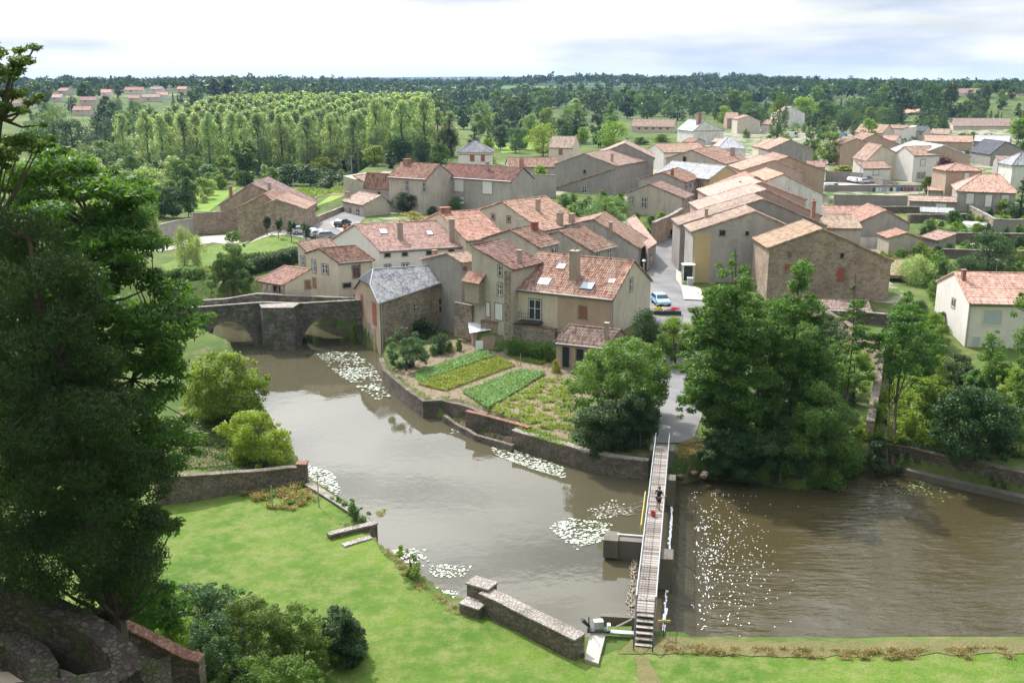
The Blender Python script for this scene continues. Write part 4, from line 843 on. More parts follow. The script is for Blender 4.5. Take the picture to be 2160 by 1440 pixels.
for l,u0,u1,v0,v1,ze,rf,wl_ in ex: 
    q=P((u0+u1)/2,v0,ze); h=house('cottage',l,(u0,v0),(u1,v0+1),ze,(u0,v1),'A',w=4,g=min(ze-2.5,gz(q.x,q.y)),roof=rf,wall=wl_); win(h,'F',u0+(u1-u0)*.3,v0+4,u0+(u1-u0)*.45,v0+9,'shut'); win(h,'F',u0+(u1-u0)*.65,v0+4,u0+(u1-u0)*.8,v0+9,'win')

def aerial(h,u,v,back=False):
    q=roofpt(h,u,v,back); m=MB(); m.tube((q.x,q.y,q.z-.2),(q.x,q.y,q.z+2.0),.025,.02,5)
    for i in range(5): m.tube((q.x-.35+i*.03,q.y-.4+i*.18,q.z+1.9),(q.x+.35-i*.03,q.y-.4+i*.18,q.z+1.9),.012,.012,4)
    m.tube((q.x,q.y-.5,q.z+1.9),(q.x,q.y+.5,q.z+1.9),.015,.015,4); m.build('aerial',M['steel'],h.roof)
for h_,u,v in((B1,1240,545),(B3,1100,492),(B4,1225,500),(B6,1100,440),(B8,975,455),(B10b,1010,352),(B11,1270,335),(B12d,1490,325),(R15,2100,582),(B7,880,478)): aerial(h_,u,v)
for h_ in (B6,B7,B8,B9,B10,B10b,B3,B4,B12d,B12b,Q1,B1): gut(h_)
# ================= walls, bridges, small things
def G(u,v,off=0):
    z=4.0
    for i in range(60):
        p=P(u,v,z); z2=gz(p.x,p.y)
        if abs(z2-z)<.01: break
        z=z*.6+z2*.4
    p=P(u,v,z); return Vector((p.x,p.y,z+off))
def offs(pts,t):
    # mitred offset of a polyline to both sides
    L=[];Rr=[]
    n=len(pts)
    for i in range(n):
        a=Vector(pts[max(i-1,0)][:2]); b=Vector(pts[i][:2]); c=Vector(pts[min(i+1,n-1)][:2])
        d1=(b-a).normalized() if i>0 else (c-b).normalized(); d2=(c-b).normalized() if i<n-1 else d1
        m=(d1+d2)
        m=m.normalized() if m.length>.1 else d1
        nn=Vector((-m.y,m.x)); k=t/2/max(.4,nn.dot(Vector((-d1.y,d1.x))))
        L.append(b+nn*k); Rr.append(b-nn*k)
    return L,Rr
def wallmesh(pts,z0,z1,t,rag=0,rng=None,sub=1.2):
    # dense polyline with ragged top
    q=[];zz=[];z0l=z0 if hasattr(z0,'__len__') else [z0]*len(pts); z1l=z1 if hasattr(z1,'__len__') else [z1]*len(pts); zb=[]
    for i in range(len(pts)-1):
        a,b=Vector(pts[i][:2]),Vector(pts[i+1][:2]); n=max(1,int((b-a).length/sub))
        for j in range(n):
            f=j/n; q.append(a.lerp(b,f)); zz.append(z1l[i]*(1-f)+z1l[i+1]*f+(rng.uniform(-rag,rag) if rng else 0)); zb.append(z0l[i]*(1-f)+z0l[i+1]*f)
    q.append(Vector(pts[-1][:2])); zz.append(z1l[-1]); zb.append(z0l[-1])
    L,Rr=offs(q,t); mb=MB(); n=len(q); vs=[]
    for i in range(n): vs+=[(L[i].x,L[i].y,zb[i]),(L[i].x,L[i].y,zz[i]),(Rr[i].x,Rr[i].y,zz[i]),(Rr[i].x,Rr[i].y,zb[i])]
    fs=[(0,1,2,3),(4*n-1,4*n-2,4*n-3,4*n-4)]
    for i in range(n-1):
        for k in range(4): fs.append((4*i+k,4*i+4+k,4*i+4+(k+1)%4,4*i+(k+1)%4))
    mb.add(vs,fs); return mb,q,zz
WR=random.Random(3)
def wallrun(label,pts,z0,z1,t=.5,m='gwall',cope=None,rag=.04,cat='wall',name='stone_wall',ct=.12,group=None):
    c0=Vector((pts[0][0],pts[0][1],0)); loc=[(p[0]-c0.x,p[1]-c0.y) for p in pts]
    T=thing(name,label,cat,c0,0,group)
    mb,q,zz=wallmesh(loc,z0,z1,t,rag,WR); mb.build('wall_body',M[m],T,fix=True)
    if cope:
        mb,_,_=wallmesh([tuple(x) for x in q],[z+.004 for z in zz],[z+ct for z in zz],t+.12,0,None,99); mb.build('coping',M[cope],T,fix=True)
    return T
def pxwall(label,base,tops,t=.45,m='gwall',cope='cope',**k):
    pts=[G(u,v) for u,v in base]; z1=[max(p.z+.4,isect(b[0],vt,p,(0,-1,0)).z) for p,b,vt in zip(pts,base,tops)]
    return wallrun(label,pts,[p.z-.6 for p in pts],z1,t,m,cope,**k)
# --- old stone bridge
def old_bridge():
    pR=Vector((-19.3,121.6,0)); pL=Vector((-43.0,118.2,0)); d=(pR-pL); Lb=d.length; d.normalize(); n=Vector((-d.y,d.x,0)) # n points away
    T=thing('stone_bridge','old grey stone road bridge with two round arches and a blunt cutwater','bridge',pL,math.atan2(d.y,d.x))
    def loc(p): q=p-pL; return Vector((q.dot(d),q.dot(n),p.z))
    on=lambda u,v,o=0: loc(isect(u,v,pL+n*o,n))
    topn=[on(430,647),on(553,637.5),on(632,640),on(752,633)]; topn.insert(0,Vector((-.5,0,topn[0].z-.1))); topn.append(Vector((Lb+.6,0,topn[-1].z)))
    topf=[on(430,633,4.6),on(478,630,4.6),on(540,619,4.6),on(575,620.5,4.6),on(600,622.5,4.6),on(735,628,4.6)]; topf.insert(0,Vector((-.5,0,topf[0].z))); topf.append(Vector((Lb+2.4,0,topf[-1].z)))
    a1=(on(432,720).x,on(537,720).x,on(485,678).z); a2=(on(634,720).x,on(755,720).x+.3,on(695,671).z)
    def bot(s):
        for x0,x1,zc in(a1,a2):
            if x0<s<x1:
                t=(s-(x0+x1)/2)/((x1-x0)/2); return max(-1.2,-1.2+(zc+1.2)*math.sqrt(max(0,1-abs(t)**2.4)))
        return -1.5
    S=sorted(set([round(x,3) for x in np.linspace(-.5,Lb+.6,60)]+[round(x,3) for a in(a1,a2) for x in list(a[0]+(a[1]-a[0])*(1-np.cos(np.linspace(0,math.pi,24)))/2)+[a[0]-.001,a[1]+.001]]))
    W=5.0; deck=lambda s: float(np.interp(s,[p.x for p in topn],[p.z for p in topn]))-1.0
    mb=MB(); vs=[]; 
    for s in S:
        b=bot(s); t=deck(s); vs+=[(s,0,b),(s,0,t),(s,W,t),(s,W,b)]
    fs=[(0,1,2,3)]; k=len(S)
    for i in range(k-1):
        for q in range(4): fs.append((4*i+q,4*i+4+q,4*i+4+(q+1)%4,4*i+(q+1)%4))
    fs.append((4*k-1,4*k-2,4*k-3,4*k-4)); mb.add(vs,fs); mb.build('arch_body',M['bridge'],T,fix=True)
    # arch rings
    for x0,x1,zc in(a1,a2):
        rg=MB(); th=np.linspace(.12,math.pi-.12,22)
        for i in range(21):
            P4=[]
            for tt in(th[i]+.01,th[i+1]-.01):
                for r in(0,.42):
                    cx=(x0+x1)/2; c,s_=math.cos(tt),math.sin(tt); hx=(x1-x0)/2+r; hz=zc+1.2+r
                    P4.append((cx+hx*(abs(c)**(2/2.2))*(1 if c>0 else -1),hz*(s_**(2/2.2))-1.2))
            (a,b),(c_,d_),(e,f),(g_,h_)=P4
            rg.add([(a,-.07,b),(c_,-.07,d_),(g_,-.07,h_),(e,-.07,f),(a,.02,b),(c_,.02,d_),(g_,.02,h_),(e,.02,f)],[(0,1,2,3),(0,4,5,1),(1,5,6,2),(2,6,7,3),(3,7,4,0)])
        rg.build('arch_ring',M['gwall'],T,fix=True)
    for nm,pts,y in(('near',topn,.22),('far',topf,W-.25)):
        xs_=np.linspace(-.5,pts[-1].x,26); zz=[float(np.interp(x,[p.x for p in pts],[p.z for p in pts])) for x in xs_]
        m1,_,_=wallmesh([(x,y) for x in xs_],[deck(min(x,Lb))-.3 for x in xs_],[z-.14+WR.uniform(-.03,.03) for z in zz],.42,0,None,9); pa=m1.build('parapet',M['bridge'],T,fix=True)
        m2,_,_=wallmesh([(x,y) for x in xs_],[z-.1 for z in zz],[z+.02 for z in zz],.5,0,None,9); m2.build('coping',M['cope'],pa,fix=True)
    # cutwater up to parapet height
    c0=on(553,700).x-.1; c1=on(634,700).x+.1; zt=on(590,640).z-.1
    cw=MB(); poly=[(c0,.0),(c0+.5,-2.1),(c1-.7,-2.5),(c1,.0)]; cw.prism(poly,-1.5,[zt-.05,zt-.1,zt,zt]); co=cw.build('cutwater',M['bridge'],T,fix=True)
    cc=MB(); cc.prism([(c0-.06,.05),(c0+.45,-2.18),(c1-.65,-2.58),(c1+.06,.05)],zt+.03,zt+.12); cc.build('coping',M['cope'],co,fix=True)
    rd=MB(); vs=[]
    for s in np.linspace(-.5,Lb+.5,24): vs+=[(s,.44,deck(s)+.02),(s,W-.47,deck(s)+.02)]
    rd.add(vs,[(2*i,2*i+2,2*i+3,2*i+1) for i in range(23)]); rd.build('road_surface',M['dirt'],T)
old_bridge()
# --- garden and river walls
w_=lambda l,z:[P(u,v,z) for u,v in l]
wallrun('curved mossy river wall of the kitchen garden near the mill',w_([(804,756),(812,779),(829,796),(860,820),(895,845),(930,842),(952,847),(1008,864),(1026,872)],1.7),-1.4,1.72,.5,'gwall',None,.07)
wallrun('low brick coped wall between vegetable beds and river landing',w_([(984,868),(1024,877),(1070,889),(1117,903)],1.75),.1,1.75,.4,'gwall','brickcope',.03)
wallrun('weathered river wall in front of the yellowing vegetable bed',w_([(1084,908),(1130,920),(1194,938),(1240,952),(1300,965),(1368,972)],1.6),-1.4,1.62,.55,'gwall','cope',.05)
wallrun('low broken stone quay at the water below the garden',w_([(938,877),(958,889),(1003,914),(1082,938)],.62),-1.4,.62,.4,'gwall',None,.1)
drape('landing_earth',w_([(935,872),(958,886),(1003,910),(1080,934),(1088,913),(1112,904),(1026,880),(950,856)],.5),M['soil'],.05,1.0,'bare earth of the little river landing')
st=thing('stone_steps','worn stone steps from the garden to the river landing','steps',P(945,868,.45))
for i in range(5): MB().rbox((i*.32-.3,-.25*i+.5,1.3-i*.24-.5),.9,.45,.3,-.6).build('step',M['cope'],st)
wallrun('tall ivy grown stone wall under the terrace of the large cream house',[(-3.6,114.2),(-1.2,113.35),(5.0,109.75)],1.0,4.62,.5,'w_stone','brickcope',.04)
wallrun('stone terrace wall behind the ruined hut',[(5.3,109.6),(11.3,106.3),(14.2,104.6)],1.0,4.6,.5,'w_stone',None,.08)
b=w_([(330,1072),(400,1064),(500,1046),(640,1022)],1.2); wallrun('high stone garden wall along the back of the near lawn',b,.6,[3.7,3.5,3.1,2.65],.5,'gwall','gwall',.05)
pl=thing('wall_pillar','stone pillar ending the lawn wall at the water','pillar',P(640,1022,1.2)); MB().box(-.35,.35,-.35,.35,-.8,1.75).build('pillar_body',M['gwall'],pl); MB().box(-.42,.42,-.42,.42,1.754,1.9).build('coping',M['brickcope'],pl)
wallrun('low coped river wall along the edge of the lawn',w_([(650,1028),(700,1058),(745,1088),(790,1116)],1.35),-1.4,1.62,.5,'gwall','cope',.03)
wallrun('upper low wall of the lawn landing steps',w_([(788,1117),(740,1128),(693,1140)],1.3),-1.0,1.72,.42,'gwall','cope',.02)
wallrun('lower low wall of the lawn landing steps',w_([(783,1141),(752,1150),(724,1159)],1.2),-1.0,1.45,.42,'gwall','cope',.02)
bt=w_([(1022,1292),(1063,1312),(1118,1341),(1222,1394)],1.2); wallrun('thick lichen covered stone wall by the near end of the sluice',bt,-1.2,2.62,.85,'gwall','cope',.05,ct=.10)
sb=thing('stone_block','stepped stone block at the left end of the thick wall','stone block',P(1025,1293,1.2)); rz_=-.55
MB().rbox((-.25,.6,.35),1.5,1.0,2.5,rz_).build('upper_block',M['gwall'],sb); MB().rbox((-.25,.6,1.66),1.6,1.1,.12,rz_).build('coping',M['cope'],sb); MB().rbox((-.75,-.35,.05),1.35,.9,1.5,rz_).build('lower_step',M['gwall'],sb); MB().rbox((-.75,-.35,.86),1.42,.97,.10,rz_).build('step_top',M['cope'],sb)
for (u0,v0,u1,v1,l) in((1134,1283,1109,1351,'thin steel prop leaning on the middle of the thick wall'),(1228,1331,1207,1402,'thin steel prop leaning on the right end of the thick wall')):
    p0=P(u1,v1,1.2); p1=PY(u0,v0,p0.y+.9); o=MB().tube((0,0,0),p1-p0,.035,.03,6).build('steel_prop',M['steel'],None); o.location=p0; tag(o,l,'pole',group='steel props of the thick wall')
# right bank
rb_=w_([(1826,955),(1862,966),(1930,984),(2050,1012),(2160,1037),(2500,1110)],0); wallrun('dark retaining wall of the right bank gardens',rb_,-1.6,[1.5,1.5,1.55,1.6,1.6,1.6],.6,'gwall','gwall',.06)
wallrun('flat stone ledge at the foot of the right bank wall',[Vector((p.x-.15,p.y-.95,0)) for p in rb_[1:]],-1.6,.0,.9,'dconcrete',None,.03,name='quay_ledge',cat='ledge')
dr=P(1995,985,0); T=thing('wall_doorway','dark doorway in right bank retaining wall','doorway',(dr.x,dr.y-.32,0),-.22); MB().box(-.45,.45,-.02,.1,-.2,1.35).build('door_leaf',M['dark'],T); MB().box(-.6,.6,-.06,.08,1.354,1.5).build('lintel',M['cope'],T)  # door sheet is near-black to paint the opening's shade, no real leaf
wallrun('tall end wall of the overgrown right garden, with an orange brown patch',[G(1832,930),G(1846,850),G(1856,770),(37.5,118.5)],-.5,[3.2,3.6,4.6,5.2],.6,'w_brown','gwall',.05)
wallrun('stone wall between lean-to and white modern house',[(38.5,118.2),(44,116.5),(50,114.5)],0,4.9,.5,'gwall','cope',.05)
# yards on the right
pxwall('grey yard wall behind the parking cars',[(1741,383),(1790,384),(1818,386)],[362,364,366],m='w_dgrey')
pxwall('tiled top wall beside the street lamp of the parking yard',[(1820,383),(1862,391),(1895,392)],[371,378,388],m='w_dgrey')
pxwall('long dark wall below the parking yard',[(1738,404),(1840,404),(1945,403)],[392,391,391],m='w_dgrey')
pxwall('bare concrete garden wall below the washing line',[(1757,434),(1830,434),(1917,433)],[411,412,414],m='w_dgrey')
pxwall('wall behind the old tiled outbuildings',[(1838,449),(1900,449),(1941,449)],[437,436,437],m='gwall')
pxwall('mossy terrace wall behind the little grey gabled house',[(1916,470),(1975,468),(2040,466)],[453,453,452],m='gwall')
pxwall('long garden wall above the small green lawn',[(1955,513),(2050,516),(2170,520)],[492,492,494],m='gwall')
pxwall('long lower wall in front of the small green lawn',[(1985,543),(2070,548),(2170,552)],[526,528,530],m='gwall')
pxwall('dark blank wall at right edge behind the gardens',[(2092,490),(2125,492),(2170,494)],[463,464,464],m='w_dgrey',t=.6)
pxwall('slanting garden wall beside the white plastic tunnel',[(2095,488),(2065,460),(2035,443)],[462,445,430],m='w_stone')
drape('yard',[G(u,v) for u,v in [(1740,388),(1800,387),(1870,391),(1930,392),(1950,398),(1740,399)]],M['pave'],.08,2.,'pale parking yard')
drape('small_lawn',[G(u,v) for u,v in [(1965,524),(2060,526),(2200,530),(2200,518),(2050,514),(1975,512)]],M['lawn'],.06,2.,'small green lawn in walled garden')
# left side
pxwall('beige stone wall in front of the farm barn',[(410,494),(460,492),(508,489),(530,487)],[450,448,445,444],m='w_brown')
pxwall('grey rendered wall continuing left of the beige stone wall',[(330,520),(365,508),(408,497)],[478,468,462],m='w_grey')
pxwall('low stone wall along the outside of the road bend',[(646,480),(680,464),(722,446)],[468,453,437],m='w_brown',t=.4)
pxwall('retaining wall beside the street under the hanging garden',[(1376,517),(1412,500),(1437,484)],[470,455,440],m='w_brown',t=.6)
pxwall('high old wall with arch between shuttered house and grey barn',[(1122,417),(1150,416),(1172,415)],[368,370,370],m='w_grey',t=.6)
# --- roads
def gd(name,l,m,off,label,step=1.5,jit=0): return drape(name,[G(u,v) for u,v in l],m,off,step,label,jit=jit)
gd('street',[(1376,935),(1384,870),(1390,800),(1390,740),(1385,690),(1340,668),(1352,610),(1366,575),(1374,545),(1376,522),(1405,503),(1437,486),(1470,452),(1498,410),(1560,396),(1600,400),(1520,440),(1500,470),(1470,500),(1440,530),(1440,600),(1500,640),(1500,700),(1490,800),(1480,880),(1460,935)],M['road'],.07,'grey asphalt street climbing from the footbridge into the village')
gd('pavement',[(1426,570),(1436,577),(1438,604),(1464,606),(1478,612),(1486,636),(1442,634),(1436,606),(1426,592)],M['pave'],.20,'pale slabs of the pavement at the street corner')
gd('road',[(600,495),(650,484),(655,470),(690,454),(722,443),(760,436),(790,440),(760,470),(740,520),(700,528),(690,508),(650,505)],M['road'],.07,'asphalt road bend on the left',)
gd('pavement',[(697,470),(722,462),(735,500),(742,520),(730,520),(722,490),(702,480)],M['pave'],.16,'pale pavement inside the road bend')
gd('path',[(300,530),(345,516),(430,499),(520,492),(640,487),(640,494),(560,501),(450,512),(345,530)],M['pave'],.07,'pale gravel path along the stone wall')
gd('left_lawn',[(440,520),(520,505),(600,499),(632,507),(628,522),(560,545),(500,560),(400,570),(360,585),(340,560)],M['lawn'],.06,'bright lawn with young trees on the left',2.)
gd('meadow',[(585,397),(660,391),(745,384),(735,410),(700,425),(650,442),(640,425)],M['meadow'],.08,'bright green crop strips beyond the farm barn',3.)
gd('crop_strip',[(600,411),(680,407),(735,404),(732,411),(680,416),(605,421)],M['soil'],.14,'bare soil strip in the crops',3.)
gd('meadow',[(400,405),(470,398),(500,396),(470,425),(440,447),(405,446)],M['meadow'],.08,'sunlit meadow left of the farm barn',3.)
gd('field',[(1040,307),(1110,300),(1160,297),(1170,303),(1120,318),(1060,324)],M['meadow'],.1,'small pale field beyond the pyramid roof',5.)
gd('bank_path',[(1337,1388),(1362,1384),(1400,1440),(1410,1500),(1370,1500)],M['scrub'],.09,'trodden path from the footbridge stairs',jit=.18)
gd('bank_earth',[(1345,1342),(1400,1344),(1520,1352),(1800,1355),(2160,1348),(2500,1356),(2500,1384),(2160,1378),(1800,1386),(1400,1380),(1300,1378)],M['scrub'],.085,'dry scrubby strip along the near water edge',jit=.35)
gd('stony_bank',[(1424,1008),(1480,992),(1520,1000),(1500,930),(1470,925),(1440,930),(1424,960)],M['scrub'],.10,'stony bare ground beside the footbridge',jit=.5)
# --- shed, hut, panel, pavilion
sp_=P(997,733,1.5); T=thing('garden_shed','low garden shed with pale corrugated metal roof against the terrace wall','shed',sp_,.12)
t=NT('corrugated metal'); M['corr']=t.fin(t.mix(t.noise(1.5,4),(.5,.53,.58),(.7,.71,.72)),.45,metal=.3)
wb_=MB(); wb_.prism([(0,0),(2.7,0),(2.7,1.8),(0,1.8)],-.5,[1.9,2.24,2.69,2.35]); wb_.build('shed_wall',M['w_pink'],T,fix=True)
rm=MB(); n=16; V=[]
for i in range(n+1):
    f=i/n; y=-.35+2.5*f; k=.05*(i%2); V+=[(-.35,y,2.0-.04+.25*y+k),(3.0,y,2.0+.38+.25*y+k)]
rm.add(V,[(2*i,2*i+1,2*i+3,2*i+2) for i in range(n)]); rm.add([(-.35,-.35,1.84),(3.0,-.35,2.26),(3.0,2.15,2.88),(-.35,2.15,2.46)],[(0,1,2,3)]); rm.build('metal_roof',M['corr'],T)
pn=thing('white_board','white board leaning on the garden shed','board',P(1003,742,1.5)); o=MB().rbox((.45,.15,.65),.85,.06,1.25,.0).build('panel',M['white'],pn); MB().rbox((.45,.11,.65),.95,.03,1.35,0).build('panel_edge',M['timber'],pn).location.y=.07
HUT=house('ruined_hut','small ruined hut with ragged old tile roof at the end of the garden','',(0,0),0,(0,0)) if 0 else house('stone_hut','small old hut with ragged tile roof and two dark doorways in the garden',(1174,722),(1279,733),4.35,(1203,687),'A',zr=5.9,g=1.45,roof='tile_old',wall='w_tan',det=2,cat='hut',over=.3)
win(HUT,'F',1187,731,1201,774,'hole',name='doorway'); win(HUT,'F',1216,736,1231,762,'hole',name='doorway'); chim(HUT,1279,716,680,9,pots=0); gut(HUT)
pv=G(1345,657); T=thing('white_pavilion','small booth with white pyramid canopy beside the large cream house','pavilion',pv,.35); h1=isect(1345,632,pv,(0,-1,0)).z-pv.z; h2=isect(1345,615,pv+Vector((0,1.2,0)),(0,-1,0)).z-pv.z
MB().box(-1.0,1.0,0,2.0,-1,h1).build('booth_wall',M['w_cream'],T); MB().add([(-1.3,-.3,h1),(1.3,-.3,h1),(1.3,2.3,h1),(-1.3,2.3,h1),(0,1,h2+.2),(-1.3,-.3,h1+.12),(1.3,-.3,h1+.12),(1.3,2.3,h1+.12),(-1.3,2.3,h1+.12)],[(0,3,2,1),(0,1,6,5),(1,2,7,6),(2,3,8,7),(3,0,5,8),(5,6,4),(6,7,4),(7,8,4),(8,5,4)]).build('canopy',M['white'],T)
MB().box(-.6,.6,-.03,-.002,.9,1.9).build('window',M['dark'],T)
# --- footbridge
T=thing('footbridge','narrow wooden plank footbridge with steel railings and end stairs across the weir','footbridge',FB0,0)
fo=FB0.copy(); Fl=lambda s,n,z: FB(s,n,z)-fo
dk=MB(); DZ=2.6; az=math.atan2(fd.y,fd.x); npl=int(FBL/.30); rg=random.Random(8)
t=NT('deck planks'); wn=t.n('ShaderNodeNewGeometry').outputs['Random Per Island']; M['plank']=t.fin(t.mix(wn,(.15,.125,.11),(.34,.305,.28)),.85,t.bump(t.noise(12,4),.4,.03))
for i in range(npl):
    s=FBL*(i+.5)/npl; c=Fl(s,0,DZ-.03+rg.uniform(-.008,.008)); dk.rbox(c,FBL/npl-.05,1.05,.06,az+rg.uniform(-.01,.01))
dk.build('deck',M['plank'],T)
sg=MB()
for n_ in(-.42,.42): c=Fl(FBL/2,n_,DZ-.2); sg.rbox(c,FBL,.12,.26,az)
sg.build('beam',M['dsteel'],T)
for n_ in(-.56,.56):
    r=MB(); k=int(FBL/2.0)
    for i in range(k+1):
        s=FBL*i/k; r.tube(Fl(s,n_,DZ-.3),Fl(s,n_,DZ+1.0),.03,.03,6)
    r.tube(Fl(-.02,n_,DZ+1.0),Fl(FBL+.3,n_,DZ+1.0),.04,.04,8); 
    for z in(.35,.68): r.tube(Fl(0,n_,DZ+z),Fl(FBL,n_,DZ+z),.016,.016,5)
    r.build('railing',M['steel'],T)
for s,lab in((4.0,0),(1.4,0)):
    c=Fl(s,0,DZ+.02); MB().rbox(c,.22,1.06,.03,az).build('cover_plate',M['cope'],T)
nst=7; z_b=1.25
stx=MB()
for i in range(nst):
    f=(i+.6)/nst; s=-2.15*f; z=DZ-(DZ-z_b)*f; stx.rbox(Fl(s,0,z),.27,.95,.05,az)
stx.build('stair_treads',M['plank'],T)
for n_ in(-.52,.52):
    r=MB(); a=Fl(0,n_,DZ-.1); b=Fl(-2.3,n_,z_b-.15); r.tube(a,b,.07,.07,4); r.tube(Fl(0,n_,DZ+1),Fl(-2.2,n_,z_b+1.0),.035,.035,6); r.tube(Fl(-2.2,n_,z_b-.1),Fl(-2.2,n_,z_b+1.),.035,.035,6); r.tube(Fl(-1.1,n_,(DZ+z_b)/2-.1),Fl(-1.1,n_,(DZ+z_b)/2+1.),.03,.03,6); r.build('stair_railing',M['dsteel'],T)
def pier(u,v,lab,ln,wd,ztop,n0=0,m='dconcrete',z0=-1.6):
    # s position from pixel on deck axis
    p=P(u,v,ztop); s=(p-FB0).dot(fd); c=Fl(s,n0,(z0+ztop)/2); o=MB().rbox(c,ln,wd,ztop-z0,az).build('pier',M[m],T)
    return s
pier(1376,1165,'',1.5,2.1,2.15,.35); pier(1398,1005,'',1.2,1.9,2.15,.3); MB().rbox(Fl(FBL+.4,0,.9),1.6,2.0,2.9,az).build('abutment',M['dconcrete'],T); MB().rbox(Fl(-.1,-.1,.9),.5,1.3,2.9,az).build('abutment',M['dconcrete'],T)
# side lock wall: concrete block upstream of the middle pier
s=(P(1355,1143,1.2)-FB0).dot(fd); T2=thing('concrete_pier','concrete pier block jutting upstream from middle of the footbridge','pier',FB(s,-.6,0))
def F2(s_,n_,z): return FB(s+s_,-.6+n_,z)-T2.location
MB().rbox(F2(0,-1.35,.1),.9,2.6,2.6,az).build('pier_body',M['dconcrete'],T2); MB().rbox(F2(-.0,-2.3,.85),1.5,1.0,1.3,az).build('pier_head',M['dconcrete'],T2); MB().rbox(F2(.35,-1.0,1.46),.2,1.9,.12,az).build('beam',M['steel'],T2)
# weir: sloping apron plus old sill with driftwood
T3=thing('weir','low weir with foaming water spilling under the footbridge','weir',FB0)
W0=(P(1395,1110,2)-FB0).dot(fd)
ap=MB(); vs=[]; n=40
rg=random.Random(2)
for i in range(n+1):
    s=FBL*(.02+.94*i/n)
    vs+=[FB(s,.5,.03)-fo,FB(s,1.0,-.02)-fo,FB(s,1.7+rg.uniform(-.1,.1),-.38)-fo,FB(s,3.0+rg.uniform(-.5,.5),LOW+.03)-fo,FB(s,4.0+1.6*math.sin(math.pi*i/n)+rg.uniform(-.6,.6),LOW-.06)-fo]
ap.add(vs,[(5*i+k,5*i+k+1,5*i+5+k+1,5*i+5+k) for i in range(n) for k in range(4)]); ap.build('spilling_water',M['foam_glints'],T3,fix=True)
sl=MB(); c=(FB(FBL*.5,.42,-.8)-fo); sl.rbox(c,FBL*1.1,.5,1.54,az); sl.build('sill',M['dconcrete'],T3)
dw=MB()
for i in range(150):
    s=rg.uniform(1.5,11.5); n_=-1.05-.06*s/4+rg.gauss(0,.10); p=FB(s,n_,.03+rg.uniform(0,.1))-fo; an=az+rg.gauss(0,.5); l=rg.uniform(.1,.5); dw.tube(p,p+Vector((math.cos(an)*l,math.sin(an)*l,rg.uniform(-.03,.05))),rg.uniform(.02,.05),.015,4)
dr=dw.build('driftwood',M['timber']); dr.location=fo; tag(dr,'line of brown driftwood caught on the old weir sill','driftwood',kind='stuff')
db=MB(); c=P(1300,1075,.03)
for i in range(110):
    u=rg.gauss(1300,26); v=1078+(u-1300)*-.12+rg.gauss(0,5); p=P(u,v,.04)-c; an=rg.uniform(0,3); l=rg.uniform(.1,.7); db.tube(p,p+Vector((math.cos(an)*l,math.sin(an)*l*.5,rg.uniform(-.03,.1))),.03,.012,4)
o=db.build('floating_branches',M['timber']); o.location=c; tag(o,'floating branches drifting beside the footbridge','branches',kind='stuff')
# yellow gauge posts at left side of bridge
T=thing('yellow_pipe_rail','dull yellow pipe rail standing in the water left of the footbridge','rail',FB(16,-.95,0)); y=MB(); 
for s in(-3,0,3): y.tube(fd*s+Vector((0,0,-1)),fd*s+Vector((0,0,1.9)),.05,.05,6)
y.tube(fd*-3+Vector((0,0,1.9)),fd*3+Vector((0,0,1.9)),.05,.05,6); y.build('pipe',M['yellowp'],T)
# sluice gear
T=thing('sluice_gear','black and white sluice winding gear on a concrete slab beside the stairs','sluice gear',P(1262,1332,1.6)); L0=T.location
pt=lambda u,v,z: P(u,v,z)-L0
MB().rbox(pt(1262,1328,1.75),1.3,.45,.12,.0).build('base_plate',M['dsteel'],T); MB().rbox(pt(1262,1316,2.05),.55,.4,.5,.1).build('gear_box',M['steel'],T)
MB().tube(pt(1228,1306,2.5),pt(1243,1320,1.9),.12,.09,8).build('black_pipe',M['dsteel'],T)
MB().tube(pt(1243,1320,1.8)+Vector((0,-.1,-.3)),pt(1242,1300,2.9),.035,.035,6).build('rack_post',M['dsteel'],T)
MB().rbox((pt(1285,1330,1.65)+pt(1345,1338,1.65))/2,2.0,.35,.12,-.12).build('cross_beam',M['steel'],T); MB().rbox(pt(1284,1324,1.9),.18,.3,.5,0).build('stop_block',M['white'],T)
MB().tube(pt(1300,1322,1.75),pt(1338,1303,2.2),.06,.05,6).build('timber_brace',M['timber'],T)
sw=thing('concrete_slab','narrow concrete slab running down from the sluice gear to the lawn','slab',P(1262,1362,1.5)); z=1.62
sw_p=[P(1245,1335,z),P(1278,1335,z),P(1262,1402,z-.1),P(1233,1392,z-.1)]; MB().prism([(p.x-sw.location.x,p.y-sw.location.y) for p in sw_p],-2.5,.12).build('slab_body',M['concrete'],sw,fix=True)
sc=MB(); c=P(1310,1350,0)
o=MB().rbox((0,0,0),2.4,.35,3.2,-.12).build('sluice_wall',M['dconcrete']); o.location=(c.x,c.y+.2,-.1); tag(o,'dark wet concrete sluice wall between slab and stairs','wall')
gr=thing('steel_grid','small steel debris grid beside the bottom of the footbridge stairs','grid',FB(-1.2,1.0,1.2)); gm=MB()
for i in range(9): gm.tube((0,i*.12-.4,0),(.9,i*.12-.3,.1),.012,.012,4)
for x in(0,.9): gm.tube((x,-.5,0),(x,.7,.05),.02,.02,4)
gm.tube((.2,.7,0),(.2,.7,1.3),.03,.03,5); gm.build('grid_bars',M['dsteel'],gr); MB().rbox((.2,.7,1.2),.7,.05,.14,0).build('yellow_board',M['yellowp'],gr)
